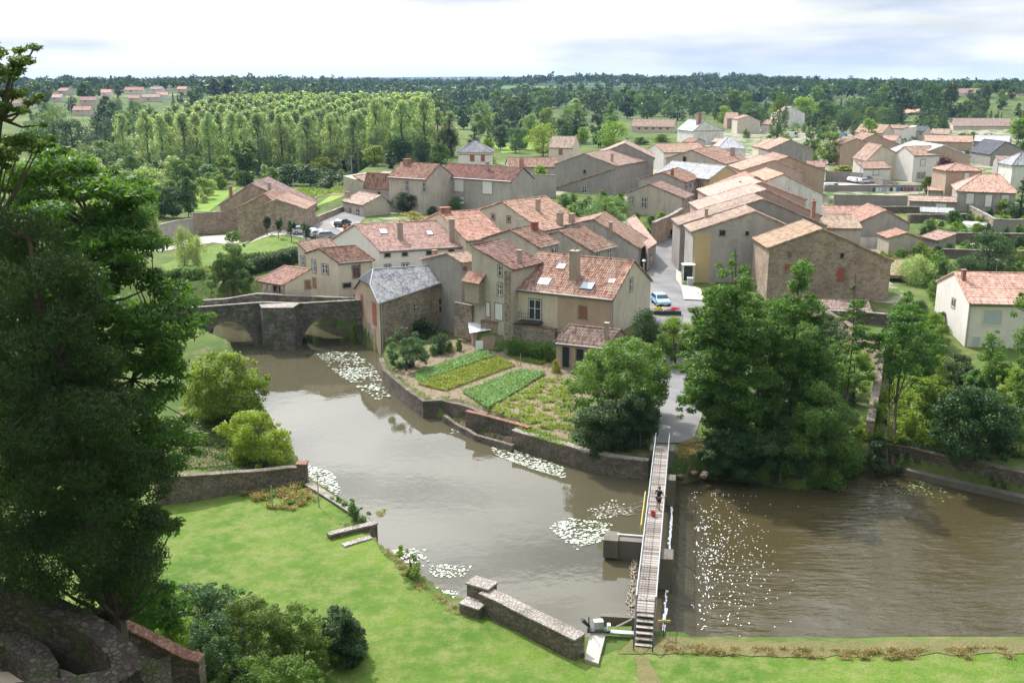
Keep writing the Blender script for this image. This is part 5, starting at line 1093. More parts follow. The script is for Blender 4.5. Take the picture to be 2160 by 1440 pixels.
# --- person on the footbridge
def person():
    s=(P(1390,1074,DZ)-FB0).dot(fd); b=FB(s,.18,DZ)
    T=bpy.data.objects.new('person',None)
    J=[(0,0,.92),(0,0,1.10),(0,.01,1.28),(0,.01,1.42),(0,.03,1.50),(0,.04,1.60),(0,.04,1.70),  #0-6 spine head
       (-.10,0,.86),(-.10,.03,.48),(-.10,-.02,.08),(-.10,.12,.03),      #7-10 left leg
       (.10,0,.86),(.11,-.02,.48),(.13,-.10,.08),(.13,.04,.03),          #11-14
       (-.19,0,1.40),(-.36,-.06,1.17),(-.20,.06,1.02),                   #15-17 left arm akimbo
       (.19,.01,1.40),(.28,.10,1.16),(.34,.30,1.08)]                     #18-20 right arm on the rail
    E=[(0,1),(1,2),(2,3),(3,4),(4,5),(5,6),(0,7),(7,8),(8,9),(9,10),(0,11),(11,12),(12,13),(13,14),(3,15),(15,16),(16,17),(3,18),(18,19),(19,20)]
    Rd=[(.155,.11),(.14,.10),(.165,.11),(.10,.075),(.055,.055),(.085,.095),(.07,.08),(.09,.09),(.062,.062),(.04,.04),(.04,.028),(.09,.09),(.062,.062),(.04,.04),(.04,.028),(.055,.055),(.04,.04),(.03,.03),(.055,.055),(.04,.04),(.03,.03)]
    def skin(idx,name,m,grow=0,parent=None,cut=None):
        me=bpy.data.meshes.new(name); mp={k:i for i,k in enumerate(idx)}
        es=[(mp[a],mp[b_]) for a,b_ in E if a in mp and b_ in mp]; vs=[J[k] for k in idx]
        rr=[(Rd[k][0]+grow,Rd[k][1]+grow) for k in idx]
        if cut:
            for (a,b_,f) in cut:
                p=Vector(J[a]).lerp(Vector(J[b_]),f); vs.append(tuple(p)); rr.append(tuple(Rd[a][i]*(1-f)+Rd[b_][i]*f+grow*1.3 for i in(0,1))); es.append((mp[a],len(vs)-1))
        me.from_pydata(vs,es,[]); o=bpy.data.objects.new(name,me); COL.objects.link(o); me.materials.append(m)
        md=o.modifiers.new('skin','SKIN')
        for v,r in zip(me.skin_vertices[0].data,rr): v.radius=r
        me.skin_vertices[0].data[0].use_root=True
        sb=o.modifiers.new('sub','SUBSURF'); sb.levels=2; sb.render_levels=2; md.use_smooth_shade=True
        if parent: o.parent=parent
        return o
    body=skin(list(range(21)),'person',simple('skin',(.42,.25,.18),.6)); body.location=b; body.rotation_euler=(0,0,math.atan2(-fn.x,fn.y)*0-.9)
    tag(body,'person in black t-shirt and dark shorts standing at the footbridge railing','person')
    shirt=simple('black cloth',(.015,.016,.022),.9)
    skin([0,1,2,3,15,18],'t_shirt',shirt,.018,body,cut=[(15,16,.65),(18,19,.65)])
    skin([0,7,11],'shorts',simple('dark shorts',(.02,.02,.03),.9),.022,body,cut=[(7,8,.85),(11,12,.85)])
    hm=MB().lathe([(.03,.13),(.075,.105),(.095,.06),(.098,.0),(.09,-.06),(.05,-.07)],(0,.028,1.655),12); hm.build('hair',simple('reddish brown hair',(.20,.05,.03),.8),body,smooth=True)
    for x,y in((-.10,.06),(.13,-.02)):
        MB().lathe([(.02,.09),(.05,.08),(.055,.03),(.06,0)],(x,y,0),8).build('shoe',M['dsteel'],body)
    # hands: palm and five fingers
    for (j,dx,nm) in((17,.3,'l'),(20,.2,'r')):
        p=Vector(J[j]); h=MB(); h.rbox(p+Vector((0,.035,-.01)),.07,.08,.028,0)
        for i,l in enumerate((.05,.06,.065,.05)):
            x=-.028+i*.019; a=p+Vector((x,.07,-.01)); m_=a+Vector((0,l*.55,-.006)); h.tube(a,m_,.009,.008,6); h.tube(m_,m_+Vector((0,l*.3,-l*.5)),.008,.006,6)
        a=p+Vector((-.035,.02,-.01)); h.tube(a,a+Vector((-.03,.035,-.01)),.011,.009,6); h.tube(a+Vector((-.03,.035,-.01)),a+Vector((-.028,.06,-.03)),.009,.007,6); h.build('hand',body.data.materials[0],body)
person()
s=(P(1376,1088,DZ)-FB0).dot(fd); bk=thing('red_bucket','small red bucket standing on the footbridge deck near the person','bucket',FB(s,-.15,DZ)); MB().lathe([(.13,0),(.18,.34),(.19,.35),(.16,.34),(.12,.03)],n=14).build('bucket_body',simple('red plastic',(.45,.05,.04),.4),bk); hm=MB()
for i in range(8):
    a0,a1=math.pi*i/8,math.pi*(i+1)/8; hm.tube((.18*math.cos(a0),0,.34+.15*math.sin(a0)),(.18*math.cos(a1),0,.34+.15*math.sin(a1)),.01,.01,4)
hm.build('handle',M['steel'],bk)
# --- cars
def carproto():
    pass
def car(label,u,v,rz,paint,L=4.0,W=1.68,H=1.42,kind='hatch',group=None,z=None,cat='car',name='parked_car'):
    p=G(u,v,.08) if z is None else P(u,v,z)
    T=thing(name,label,cat,p,R_(rz),group); hl=L/2
    if kind=='van': prof=[(-hl,.35),(-hl,1.0),(-hl+.02,H-.05),(-hl+.2,H),(hl-1.4,H),(hl-.75,1.05),(hl-.1,.85),(hl,.6),(hl,.35)]; gl=[(hl-2.1,H-.12),(hl-1.45,H-.1),(hl-.85,1.08),(hl-2.1,1.08)]
    else: prof=[(-hl,.35),(-hl,.75),(-hl+.08,.95),(-hl+.45,H-.05),(-hl+.9,H),(hl-1.75,H-.02),(hl-1.05,.97),(hl-.15,.82),(hl,.62),(hl,.35)]; gl=[(-hl+.35,1.0),(-hl+.62,H-.1),(hl-1.75,H-.09),(hl-1.2,1.0)]
    vs=[];fs=[]
    stn=[(-1,0),( -.94,1),(.94,1),(1,0)]
    n=len(prof); body=MB()
    def wid(z): return W/2*(1.0 if z<.9 else 1.0-.17*(z-.9)/max(.1,H-.9))
    rows=[]
    for k in(-1,-.9,.9,1):
        row=[]
        for x,z in prof:
            sh=1.0 if abs(k)<1 else .97; zz=z if abs(k)<1 else (z-.03 if z>.5 else z+.02); row.append((x*sh,k*wid(z),zz))
        rows.append(row)
    vs=[q for r in rows for q in r]
    for j in range(3):
        for i in range(n): fs.append((j*n+i,j*n+(i+1)%n,(j+1)*n+(i+1)%n,(j+1)*n+i))
    fs+=[tuple(range(n)),tuple(range(4*n-1,3*n-1,-1))]; body.add(vs,fs)
    pm=paint if not isinstance(paint,str) else M[paint]; bo=body.build('body',pm,T,fix=True)
    bo.modifiers.new('bev','BEVEL').width=.05
    for sd in(-1,1):
        g=MB(); q=[(x,sd*(wid(z)+.012),z) for x,z in gl]; g.add(q,[(0,1,2,3)]); g.build('side_window',M['glass'],T)
    if kind=='van': ws=[(hl-1.36,H-.08),(hl-.80,1.09)]
    else: ws=[(hl-1.70,H-.05),(hl-1.10,1.0)]
    (x0,z0),(x1,z1)=ws; a,b=wid(z0)*.9,wid(z1)*.92
    MB().add([(x0+.03,-a,z0+.02),(x1+.03,-b,z1+.02),(x1+.03,b,z1+.02),(x0+.03,a,z0+.02)],[(0,1,2,3)]).build('windscreen',M['glass'],T)
    if kind!='van': MB().add([(-hl+.44,-a,H-.12),(-hl+.12,-b,1.0),(-hl+.12,b,1.0),(-hl+.44,a,H-.12)],[(0,3,2,1)]).build('rear_window',M['glass'],T)
    for x in(-hl+.75,hl-.75):
        for sd in(-1,1):
            w=MB(); w.tube((x,sd*(W/2-.18),.31),(x,sd*(W/2+.01),.31),.31,.31,16); wo=w.build('wheel',M['tyre'],T); MB().tube((x,sd*(W/2+.005),.31),(x,sd*(W/2+.02),.31),.19,.19,10).build('rim',M['rim'],wo)
    for sd in(-1,1):
        MB().rbox((hl-.02,sd*.58,.68),.06,.32,.14).build('headlight',M['lampglass'],T); MB().rbox((-hl,sd*.64,.85),.05,.2,.2).build('tail_light',M['redw'],T); MB().rbox((hl-1.35,sd*(W/2+.08),1.0),.1,.16,.12).build('wing_mirror',pm,T)
    MB().rbox((hl,0,.42),.08,W*.94,.16).build('bumper',M['dsteel'],T); MB().rbox((-hl,0,.42),.08,W*.94,.16).build('bumper',M['dsteel'],T); MB().rbox((hl+.045,0,.5),.01,.5,.1).build('number_plate',M['white'],T)
    return T
def paint(n,c): t=NT(n); return t.fin(c,.25,spec=.6,**{'Coat Weight':.5,'Coat Roughness':.1})
pb=paint('pale blue car paint',(.22,.42,.62)); pw=paint('white car paint',(.75,.75,.75)); ps=paint('silver car paint',(.45,.47,.50)); pg=paint('grey car paint',(.20,.22,.25)); pk=paint('dark car paint',(.03,.035,.05)); pt_=paint('teal van paint',(.10,.35,.35))
car('pale blue hatchback driving down the village street towards the river',1393,644,-82,pb)
car('white car parked beside the dark house wall up the street',1434,546,-88,pw)
car('dark scooter sized car shape at the bend of the street' if 0 else 'small dark car at the far bend of the street',1429,502,-50,pk,L=3.2,W=1.5)
car('silver car parked first in the row behind the young lawn trees',640,494,15,ps); car('white car parked second in the row near the road bend',664,499,20,pw); car('pale silver car parked third in the row near the road bend',678,502,20,ps); car('grey car parked at the right end of the row near the road bend',692,505,20,pg)
car('dark car half hidden behind the small beige road house',723,478,70,pk)
car('white car parked nearest the yard wall',1802,385,20,pw); car('second white car parked in the walled yard',1812,387,20,pw); car('third white car at right end of the parking yard',1824,388,20,ps); car('teal van parked behind the white cars of the yard',1800,380,10,pt_,kind='van',L=4.6,H=1.9,cat='van',name='parked_van')
car('white van with its roof seen over the yard wall, low and close',1755,402,5,pw,kind='van',L=4.4,H=1.8,cat='van',name='parked_van')
car('white van parked among the gardens under the gabled house',1672,290,10,pw,kind='van',L=5,H=2.3,cat='van',name='parked_van')
car('bright blue van parked beyond the big street tree',1778,292,0,paint('bright blue van paint',(.05,.25,.65)),kind='van',L=5,H=2.0,cat='van',name='parked_van')
# --- poles, lamps
def pole(label,u,vb,vt,kind='wood',arm=False,name='utility_pole',cat='pole',group=None):
    p=G(u,vb); h=isect(u,vt,p,(0,-1,0)).z-p.z; T=thing(name,label,cat,p,0,group)
    MB().tube((0,0,-.3),(0,0,h),.14,.09,8).build('pole_shaft',M['timber'] if kind=='wood' else M['steel'],T)
    if arm: a=MB(); a.rbox((0,0,h-.4),1.4,.1,.1); [a.tube((x,0,h-.4),(x,0,h-.15),.05,.05,6) for x in(-.6,-.2,.2,.6)]; a.build('cross_arm',M['timber'],T)
    if cat=='street lamp': MB().lathe([(.05,0),(.28,.15),(.30,.22),(.1,.4)],(0,0,h),10).build('lamp_head',M['lampglass'],T)
    return T
pole('tall pale telegraph pole left of the two storey rendered house',757,366,307,arm=True); pole('dark telegraph pole just left of the tall pale pole',743,390,327,arm=True); pole('bare wooden pole beside the farm barn roof',621,430,377); pole('pole in front of the long shuttered house',982,444,411); pole('wooden pole at the back street by the cream house',1603,330,288,arm=True); pole('tall pole in front of the white gabled house',1877,392,326); pole('grey pole standing among the orange roofs',1693,370,322,kind='s')
pole('street lamp with round white head over the parking yard',1813,388,329,kind='s',name='street_lamp',cat='street lamp'); pole('white globe lamp behind the parking yard',1842,372,333,kind='s',name='street_lamp',cat='street lamp'); pole('old lamp post on the wall of the street corner house',1357,590,553,kind='s',name='street_lamp',cat='street lamp')
pole('slim steel pole among the far left trees',152,262,212,kind='s'); pole('leaning pole above the cream house in the left suburb',176,258,210,kind='s'); 
pole('small rusty water tap post in the garden path',1098,772,745,name='garden_post')
pole('thin metal post in front of the flower strip by the lawn wall',575,1072,1025,kind='s',name='garden_post'); pole('thin wire post at the corner of the lawn wall',673,1070,995,kind='s',name='garden_post')
for o in [o for o in bpy.data.objects if o.name.startswith('garden_post')]: o.scale=(.35,.35,1)
# wires
def wire(l,a,b,sag=.8):
    m=MB(); a,b=Vector(a),Vector(b); pts=[a.lerp(b,i/16)+Vector((0,0,-sag*4*(i/16)*(1-i/16))) for i in range(17)]; m.path([p-a for p in pts],[.025]*17,4); o=m.build('overhead_wire',M['dsteel']); o.location=a; tag(o,l,'wire')
wp=G(757,366); w0=PY(757,310,wp.y); 
wire('overhead wire from the tall pale pole towards the barn pole',w0,PY(621,380,G(621,430).y),1.5)
wire('overhead wire from the back street pole to the white gabled house',PY(1603,291,G(1603,330).y),PY(1502,244,430),2.)
# washing line
p0=G(1836,416); p1=G(1938,414); T=thing('washing_line','washing line full of blue, white and red clothes in the walled garden','washing line',p0); d_=p1-p0; m=MB(); 
for q in(Vector((0,0,0)),d_): m.tube(q,q+Vector((0,0,2.2)),.06,.06,5)
m.tube((0,0,2.1),d_+Vector((0,0,2.1)),.02,.02,4); m.build('line_posts',M['steel'],T)
cl=[(.05,.06,.2),(.6,.6,.62),(.55,.55,.6),(.3,.35,.55),(.45,.45,.5),(.04,.05,.15),(.6,.6,.6),(.1,.16,.4),(.05,.08,.2),(.4,.06,.06),(.08,.1,.3),(.35,.05,.05),(.3,.3,.5)]
for i,c in enumerate(cl):
    q=d_*((i+.8)/(len(cl)+1)); g=MB(); g.rbox(q+Vector((0,0,1.65)),.62,.05,.9,math.atan2(d_.y,d_.x)); g.build('garment',simple('cloth %d'%i,c,.9),T)
# plastic tunnel, bench like table, planters
q=G(2055,485); T=thing('plastic_tunnel','white plastic grow tunnel in the right vegetable garden','grow tunnel',q,-.3); m=MB(); n=8
for s in range(6):
    for i in range(n+1): a=math.pi*i/n; m.v.append((s*.8-2,1.3*math.cos(a),1.5*math.sin(a)+.05*(s%2)))
m.f+=[(s*(n+1)+i,s*(n+1)+i+1,(s+1)*(n+1)+i+1,(s+1)*(n+1)+i) for s in range(5) for i in range(n)]+[tuple(range(n+1)),tuple(5*(n+1)+i for i in range(n,-1,-1))]; m.build('plastic_sheet',M['white'],T)
q=G(2056,524); T=thing('garden_table','white garden table on the small green lawn','table',q); MB().box(-1.3,1.3,-.5,.5,.68,.76).build('table_top',M['white'],T)
for x in(-1.1,1.1):
    for y in(-.4,.4): MB().tube((x,y,0),(x,y,.68),.04,.04,5).build('leg',M['white'],T)
q=G(1407,664); T=thing('flower_planters','row of planters with yellow, white and red flowers at the street end','planter',q); MB().box(-1.9,1.7,-.3,.3,0,.5).build('planter_box',M['dsteel'],T); rg=random.Random(4)
for c,x0,nm in(((.6,.55,.05),-1.2,'y'),((.75,.7,.68),-.2,'w'),((.6,.05,.04),.9,'r')):
    m=MB()
    for i in range(60): m.rbox((x0+rg.gauss(0,.3),rg.gauss(0,.18),.6+rg.random()*.35),.12,.12,.08,rg.random()*3,rg.random())
    m.build('flowers',simple('flowers '+nm,c),T)
q=G(1455,604,.15); T=thing('wheelie_bin','white wheelie bin against the ochre corner wall','bin',q); MB().box(-.35,.35,-.35,.35,.1,1.0).build('bin_body',M['steel'],T); MB().box(-.38,.38,-.38,.38,1.004,1.1).build('lid',M['white'],T)
q=G(1452,600,.15); T=thing('bus_shelter','narrow white framed glass shelter against the corner house','shelter',(q.x,q.y+.6,q.z)); m=MB(); 
for x in(-.75,.75):
    for y in(-.5,.5): m.box(x-.05,x+.05,y-.05,y+.05,0,2.5)
m.box(-.9,.9,-.65,.65,2.504,2.65); m.build('shelter_frame',M['white'],T); MB().box(-.7,.7,.47,.5,.2,2.4).build('pane',M['glass'],T)
rk=random.Random(6)
for i in range(26):
    u=1425+rk.random()*75; v=1004-abs(u-1450)*.15+rk.uniform(-10,6); p=P(u,v,rk.uniform(-.45,.5)); m=MB(); r=rk.uniform(.15,.38); m.lathe([(r*.5,-r*.7),(r,-r*.2),(r*.9,r*.3),(r*.4,r*.6)],n=7)
    m.v=[(x*rk.uniform(.8,1.2),y*rk.uniform(.8,1.2),z*rk.uniform(.8,1.2)) for x,y,z in m.v]; o=m.build('boulder',M['gwall']); o.location=p; tag(o,'grey boulder among the rubble at the water edge right of the footbridge','boulder','boulders at the right end of the footbridge')
# --- foreground court walls, bottom left
def Z(u,v,z): return P(u,v,z)
cw=[Z(-60,1232,13.5),Z(60,1262,13.4),Z(150,1295,13.2),Z(215,1335,13),Z(262,1383,12.8),Z(268,1410,12.7),Z(235,1432,12.7),Z(130,1448,12.8),Z(-60,1475,13)]
wallrun('curved old wall of sunken court at the bottom left corner',cw,8,[p.z for p in cw],.8,'court','court',.06,ct=.08)
bw=[Z(275,1392,12.6),Z(330,1402,12.2),Z(336,1520,12.2)]; wallrun('broken rubble wall end beside sunken court',bw,6,[12.6,12.0,11.8],.9,'court',None,.15)
tw=[Z(205,1288,11.2),Z(300,1335,10),Z(395,1383,8.9),Z(425,1390,8.8)]; wallrun('sloping rampart wall topped with red tiles running down to the shrubs',tw,3,[11.2,10,8.9,8.8],.55,'gwall','brickcope',.03,ct=.1)
sw_=[Z(-60,1345,12.2),Z(30,1345,12.2),Z(75,1372,12.2),Z(95,1410,12.1),Z(90,1440,12.1)]; wallrun('round rubble stub of an old stair turret in the sunken court',sw_,7,[p.z for p in sw_],.9,'court',None,.1)
drape('court_floor',[(p.x,p.y) for p in [Z(-80,1250,13),Z(60,1268,13),Z(150,1300,13),Z(215,1340,13),Z(262,1390,12.7),Z(262,1412,12.7),Z(235,1430,12.7),Z(130,1446,12.7),Z(-80,1475,12.7)]],M['dirt'],0,2,'shaded earth floor of the sunken court',z=11.1)

gd('village_ground',[(735,505),(760,470),(830,450),(1000,445),(1150,440),(1300,500),(1370,520),(1340,640),(1290,600),(1000,560),(800,560),(700,560),(650,540)],M['gravel'],.05,'earth and cobbles between the central houses',2.5,1.5)
gd('village_ground',[(1310,480),(1340,430),(1290,410),(1165,415),(1000,440),(760,450),(750,400),(900,350),(1180,340),(1400,310),(1560,270),(1720,262),(2100,262),(2180,300),(2180,400),(1950,410),(1760,420),(1760,470),(1900,560),(1880,640),(1640,620),(1520,640),(1480,560),(1440,480),(1380,500)],M['gravel'],.04,'earth yards and lanes between the right hand houses',4,3)

def flecks(label,n,seed):  # small white flakes added on the water to paint sun glints
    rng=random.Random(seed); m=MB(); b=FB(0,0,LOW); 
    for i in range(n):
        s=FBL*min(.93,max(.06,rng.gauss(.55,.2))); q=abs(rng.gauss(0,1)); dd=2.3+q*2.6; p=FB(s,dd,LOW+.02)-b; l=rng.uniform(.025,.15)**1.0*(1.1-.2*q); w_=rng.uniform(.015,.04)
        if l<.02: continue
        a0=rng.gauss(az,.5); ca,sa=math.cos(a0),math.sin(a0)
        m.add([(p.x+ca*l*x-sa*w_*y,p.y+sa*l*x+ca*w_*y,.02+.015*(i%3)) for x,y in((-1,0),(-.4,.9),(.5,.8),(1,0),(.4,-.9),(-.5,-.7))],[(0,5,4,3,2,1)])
    o=m.build('glint_flecks',simple('white sun glint',(.85,.87,.88),.3)); o.location=b; tag(o,label,'foam_glints',kind='stuff')
flecks('white flecks painted as sun glints on the water below the weir',700,3)
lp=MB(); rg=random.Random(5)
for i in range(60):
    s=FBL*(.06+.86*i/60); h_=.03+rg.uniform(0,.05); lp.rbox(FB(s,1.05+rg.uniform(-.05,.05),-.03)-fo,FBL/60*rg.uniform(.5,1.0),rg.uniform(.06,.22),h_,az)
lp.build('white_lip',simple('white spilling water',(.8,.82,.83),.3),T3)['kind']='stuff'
# ================= vegetation
def leafquads(C,Rad,n,size,rng,squash=1.0,up=.5,inner=.35,droop=0,asp=.6):
    C=np.asarray(C,float); Rad=np.asarray(Rad,float)
    pr=Rad**2; idx=rng.choice(len(C),n,p=pr/pr.sum())
    d=rng.normal(size=(n,3)); d/=np.linalg.norm(d,axis=1)[:,None]+1e-9
    r=Rad[idx]*(inner+(1-inner)*rng.random(n)**.6)*(1+.18*rng.normal(size=n)*(rng.random(n)<.3))
    pos=C[idx]+d*r[:,None]*np.array([1,1,squash])
    nr=d*.55+rng.normal(size=(n,3))*.55+np.array([0,0,up]); nr/=np.linalg.norm(nr,axis=1)[:,None]
    t=np.cross(nr,rng.normal(size=(n,3))); t/=np.linalg.norm(t,axis=1)[:,None]+1e-9
    if droop: t[:,2]-=droop; t/=np.linalg.norm(t,axis=1)[:,None]
    b=np.cross(nr,t); b/=np.linalg.norm(b,axis=1)[:,None]+1e-9
    s=size*rng.uniform(.55,1.35,n)[:,None]
    V=np.stack([pos-t*s*.5,pos+b*s*.5*asp+t*s*.05,pos+t*s*.5,pos-b*s*.5*asp+t*s*.05],1)
    return V.reshape(-1,3)
def quads(V): return np.arange(len(V)).reshape(-1,4)
def blob(H,R,k,rng,z0=.25,top=1.0,shape='round',cr=.30):
    # cluster centres filling a crown from z0*H to H
    C=[];Rd=[]
    while len(C)<k:
        t=rng.random(); a=rng.random()*2*math.pi; q=rng.random()**.45
        if shape=='round': w=math.sin(math.pi*min(1,max(0,.08+.88*t)))**.6
        elif shape=='cone': w=(1-t)**.75*(.35+.65*min(1,t*6))
        elif shape=='col': w=(min(1,t*5+.3))*(1-max(0,(t-.75)*3.2))
        elif shape=='dome': w=math.sqrt(max(0,1-t*t))
        rr=cr*R*rng.uniform(.6,1.25)*(.6 if shape in('cone','col') else 1)
        x=math.cos(a)*q*(R-rr*.7)*w*(1+.16*math.sin(a*3+t*5)); y=math.sin(a)*q*(R-rr*.7)*w*(1+.16*math.cos(a*2+t*4))
        z=H*z0+(H*(1-z0)-rr*.8)*t; C.append((x,y,z)); Rd.append(rr*(1 if shape!='cone' else .55+.8*(1-t)))
    return C,Rd
PROTO={}
SPEC={ #kind: H,R,z0,shape,clusters,cr,squash,asp
 'round':(9,4.2,.16,'round',46,.33,.8,.7),'oak':(12,5.5,.12,'round',60,.28,.75,.7),'poplar':(19,2.9,.02,'col',110,.46,1.5,.6),
 'column':(12,1.7,.03,'col',30,.55,1.5,.5),'cone':(13,3.6,.05,'cone',60,.42,.6,.5),'shrub':(2.6,2.0,.0,'dome',26,.38,.8,.6),
 'dense':(4.5,2.6,.0,'dome',40,.32,.85,.6),'willow':(6,3.2,.1,'round',40,.3,1.5,.3),'young':(4.5,1.3,.35,'round',16,.42,1,.6)}
LOD={'near':(9000,.26),'mid':(2800,.52),'far':(800,1.0),'vfar':(260,1.9)}
def proto(kind,mat,lod,var):
    key=(kind,mat,lod,var)
    if key in PROTO: return PROTO[key]
    H,R,z0,shape,k,cr,sq,asp=SPEC[kind]; rng=np.random.default_rng(abs(len(kind)*131+var*17+ord(kind[0])))
    n,sz=LOD[lod]; n=n*(3.2 if kind=='poplar' else 1); sz=sz*(.66 if kind=='poplar' else 1); f={'shrub':.45,'young':.35,'dense':.7,'poplar':1.1}.get(kind,1.0); zf={'shrub':.6,'young':.6,'dense':.7}.get(kind,1.0)
    C,Rd=blob(H,R,k,rng,z0,shape=shape,cr=cr)
    V=leafquads(C,Rd,int(n*f),sz*zf,rng,sq,droop=1.2 if kind=='willow' else 0,asp=asp)
    V[:,2]=np.maximum(V[:,2],.02)
    me=npmesh('crown',V,quads(V),LF[mat]).data; 
    o=bpy.data.objects[-1] if 0 else [x for x in COL.objects if x.data is me][0]; bpy.data.objects.remove(o)
    tr=MB(); hh=H*(.75 if kind not in('shrub','dense') else .4); r=H*.018
    tr.path([(0,0,-.5),(H*.01,0,hh*.4),(-H*.008,H*.01,hh*.75),(0,0,hh)],[r*1.3,r,r*.7,r*.2],6)
    if lod in('near','mid'):
        for i in range(0,len(C),3 if lod=='near' else 6):
            c=C[i]; zz=max(hh*.15,min(hh*.9,c[2]-math.hypot(c[0],c[1])*.5)); tr.tube((0,0,zz),c,r*.45,r*.1,4)
    o=tr.build('trunk',M['bark']); tm=o.data; bpy.data.objects.remove(o)
    PROTO[key]=(me,tm,H,R); return PROTO[key]
TREES=[];TR=random.Random(11)
def put(label,base,h,wd,kind,mat,lod,cat=None,name=None,group=None,var=None,rz=None):
    me,tm,H,R=proto(kind,mat,lod,TR.randrange(3) if var is None else var)
    cat=cat or ('shrub' if kind in('shrub','dense') else 'tree'); name=name or {'round':'broadleaf_tree','oak':'broadleaf_tree','poplar':'poplar_tree','column':'columnar_tree','cone':'conifer_tree','shrub':'shrub','dense':'shrub','willow':'willow_tree','young':'young_tree'}[kind]
    T=thing(name,label,cat,base,rz if rz is not None else TR.random()*6.28,group); T.scale=(wd/2/R,wd/2/R,h/H)
    for nm,m in(('crown',me),('trunk',tm)):
        o=bpy.data.objects.new(nm,m); COL.objects.link(o); o.parent=T
    TREES.append(T); return T
def tree(label,u,vb,vt,wpx,kind='round',mat='mid',lod='near',Y=None,**k):
    if Y: x=PY(u,vb or vt,Y).x; base=Vector((x,Y,gz(x,Y)-.1))
    else: base=G(u,vb); base.z-=.1
    top=isect(u,vt,base,(0,-1,0)).z; return put(label,base,max(.6,top-base.z),wpx/ppm(base.y,base.z+2),kind,mat,lod,**k)
# ---- trees traced by outline (own distance, depth and thickness)
def inpoly(u,v,poly):
    c=False;n=len(poly)
    for i in range(n):
        x0,y0=poly[i];x1,y1=poly[(i+1)%n]
        if (y0>v)!=(y1>v) and u<(x1-x0)*(v-y0)/(y1-y0)+x0: c=not c
    return c
def edist(u,v,poly):
    m=1e9;n=len(poly)
    for i in range(n):
        x0,y0=poly[i];x1,y1=poly[(i+1)%n]; ex,ey=x1-x0,y1-y0; t=max(0,min(1,((u-x0)*ex+(v-y0)*ey)/(ex*ex+ey*ey+1e-9))); m=min(m,math.hypot(u-x0-t*ex,v-y0-t*ey))
    return m
def outline(label,poly,Y,depth,k,crm,n,size,mat,trunks,squash=.8,seed=1,cat='tree',name='broadleaf_tree',droop=0,asp=.55,thr=.12,tips=0,up=.5,slant=0,inner=.35):
    rng=np.random.default_rng(seed); us=[p[0] for p in poly]; vs=[p[1] for p in poly]; C=[];Rd=[]
    mx=max(edist(rng.uniform(min(us),max(us)),rng.uniform(min(vs),max(vs)),poly) for _ in range(200)); vm=(min(vs)+max(vs))/2
    while len(C)<k:
        u,v=rng.uniform(min(us),max(us)),rng.uniform(min(vs),max(vs))
        if not inpoly(u,v,poly): continue
        e=edist(u,v,poly); dm=depth*math.sqrt(min(1,e/(mx*.55)+.08)); y=Y+rng.uniform(-1,1)*dm+slant*(v-vm)
        r=crm*rng.uniform(.55,1.3); s=ppm(y,10)
        if e<r*s*.6: r=max(crm*.4,e/s*1.2)
        p=PY(u,v,y); C.append((p.x,p.y,p.z)); Rd.append(r)
    b=trunks[0][0]; b=Vector(b); C=np.array(C)-np.array(b); V=leafquads(C,Rd,n,size,rng,squash,droop=droop,asp=asp,up=up,inner=inner)
    T=thing(name,label,cat,b); npmesh('crown',V,quads(V),LF[mat],T)
    for tk in trunks:
        tr=MB(); pts=[Vector(p)-b for p in tk[:-1]]; r0=tk[-1]; m=len(pts); rs=[r0*(1-.85*i/(m-1)) for i in range(m)]; tr.path(pts,rs,7)
        for i in range(0,len(C),3):
            c=Vector(C[i]); j=min(range(m),key=lambda q:(pts[q]-c).length+(3 if pts[q].z>c.z else 0))
            if (pts[j]-c).length<4.5 and tk is trunks[i//3%len(trunks)]: mid=pts[j].lerp(c,.5)+Vector((0,0,-.2)); tr.path([pts[j],mid,c],[r0*.28,r0*.16,.02],4)
        tr.build('trunk',M['bark'],T)
    TREES.append(T); return T
# foreground: robinia and dark conifer on the rampart slope
rb0=Vector((-19.5,42,gz(-19.5,42)-.3))
outline('large foreground robinia with feathery green leaves leaning over the lawn at left',
 [(60,330),(150,300),(215,345),(300,365),(330,425),(318,470),(360,520),(300,560),(385,590),(440,640),(452,680),(420,720),(375,735),(395,800),(380,850),(430,905),(415,960),(380,990),(350,1040),(380,1110),(365,1160),(350,1210),(400,1270),(380,1330),(300,1340),(200,1240),(60,1150),(-80,900),(-80,380)],
 41,3.4,520,.85,150000,.27,'robinia',[[rb0,rb0+Vector((.6,0,6)),PY(210,900,41.5),PY(170,650,41),PY(200,480,41),.32],[rb0+Vector((.6,0,6)),PY(280,800,41),PY(330,690,40.5),.16]],squash=.38,seed=4,name='robinia_tree',asp=.35,droop=.25)
outline('top branch of a tall thin crowned robinia against the sky at the left edge',
 [(-120,60),(-10,80),(20,95),(60,92),(95,88),(92,112),(60,125),(75,140),(40,150),(30,175),(60,185),(95,180),(85,225),(40,250),(110,262),(122,300),(60,330),(-120,420)],
 37,1.5,110,.42,17000,.2,'robinia',[[Vector((-19.5,37,gz(-19.5,37)-.3)),PY(-60,900,37),PY(-30,500,37),PY(0,250,37),PY(25,150,37),.3]],squash=.4,seed=9,name='robinia_tree',asp=.35,droop=.2)
cf0=Vector((-15.2,34.5,gz(-15.2,34.5)-.3))
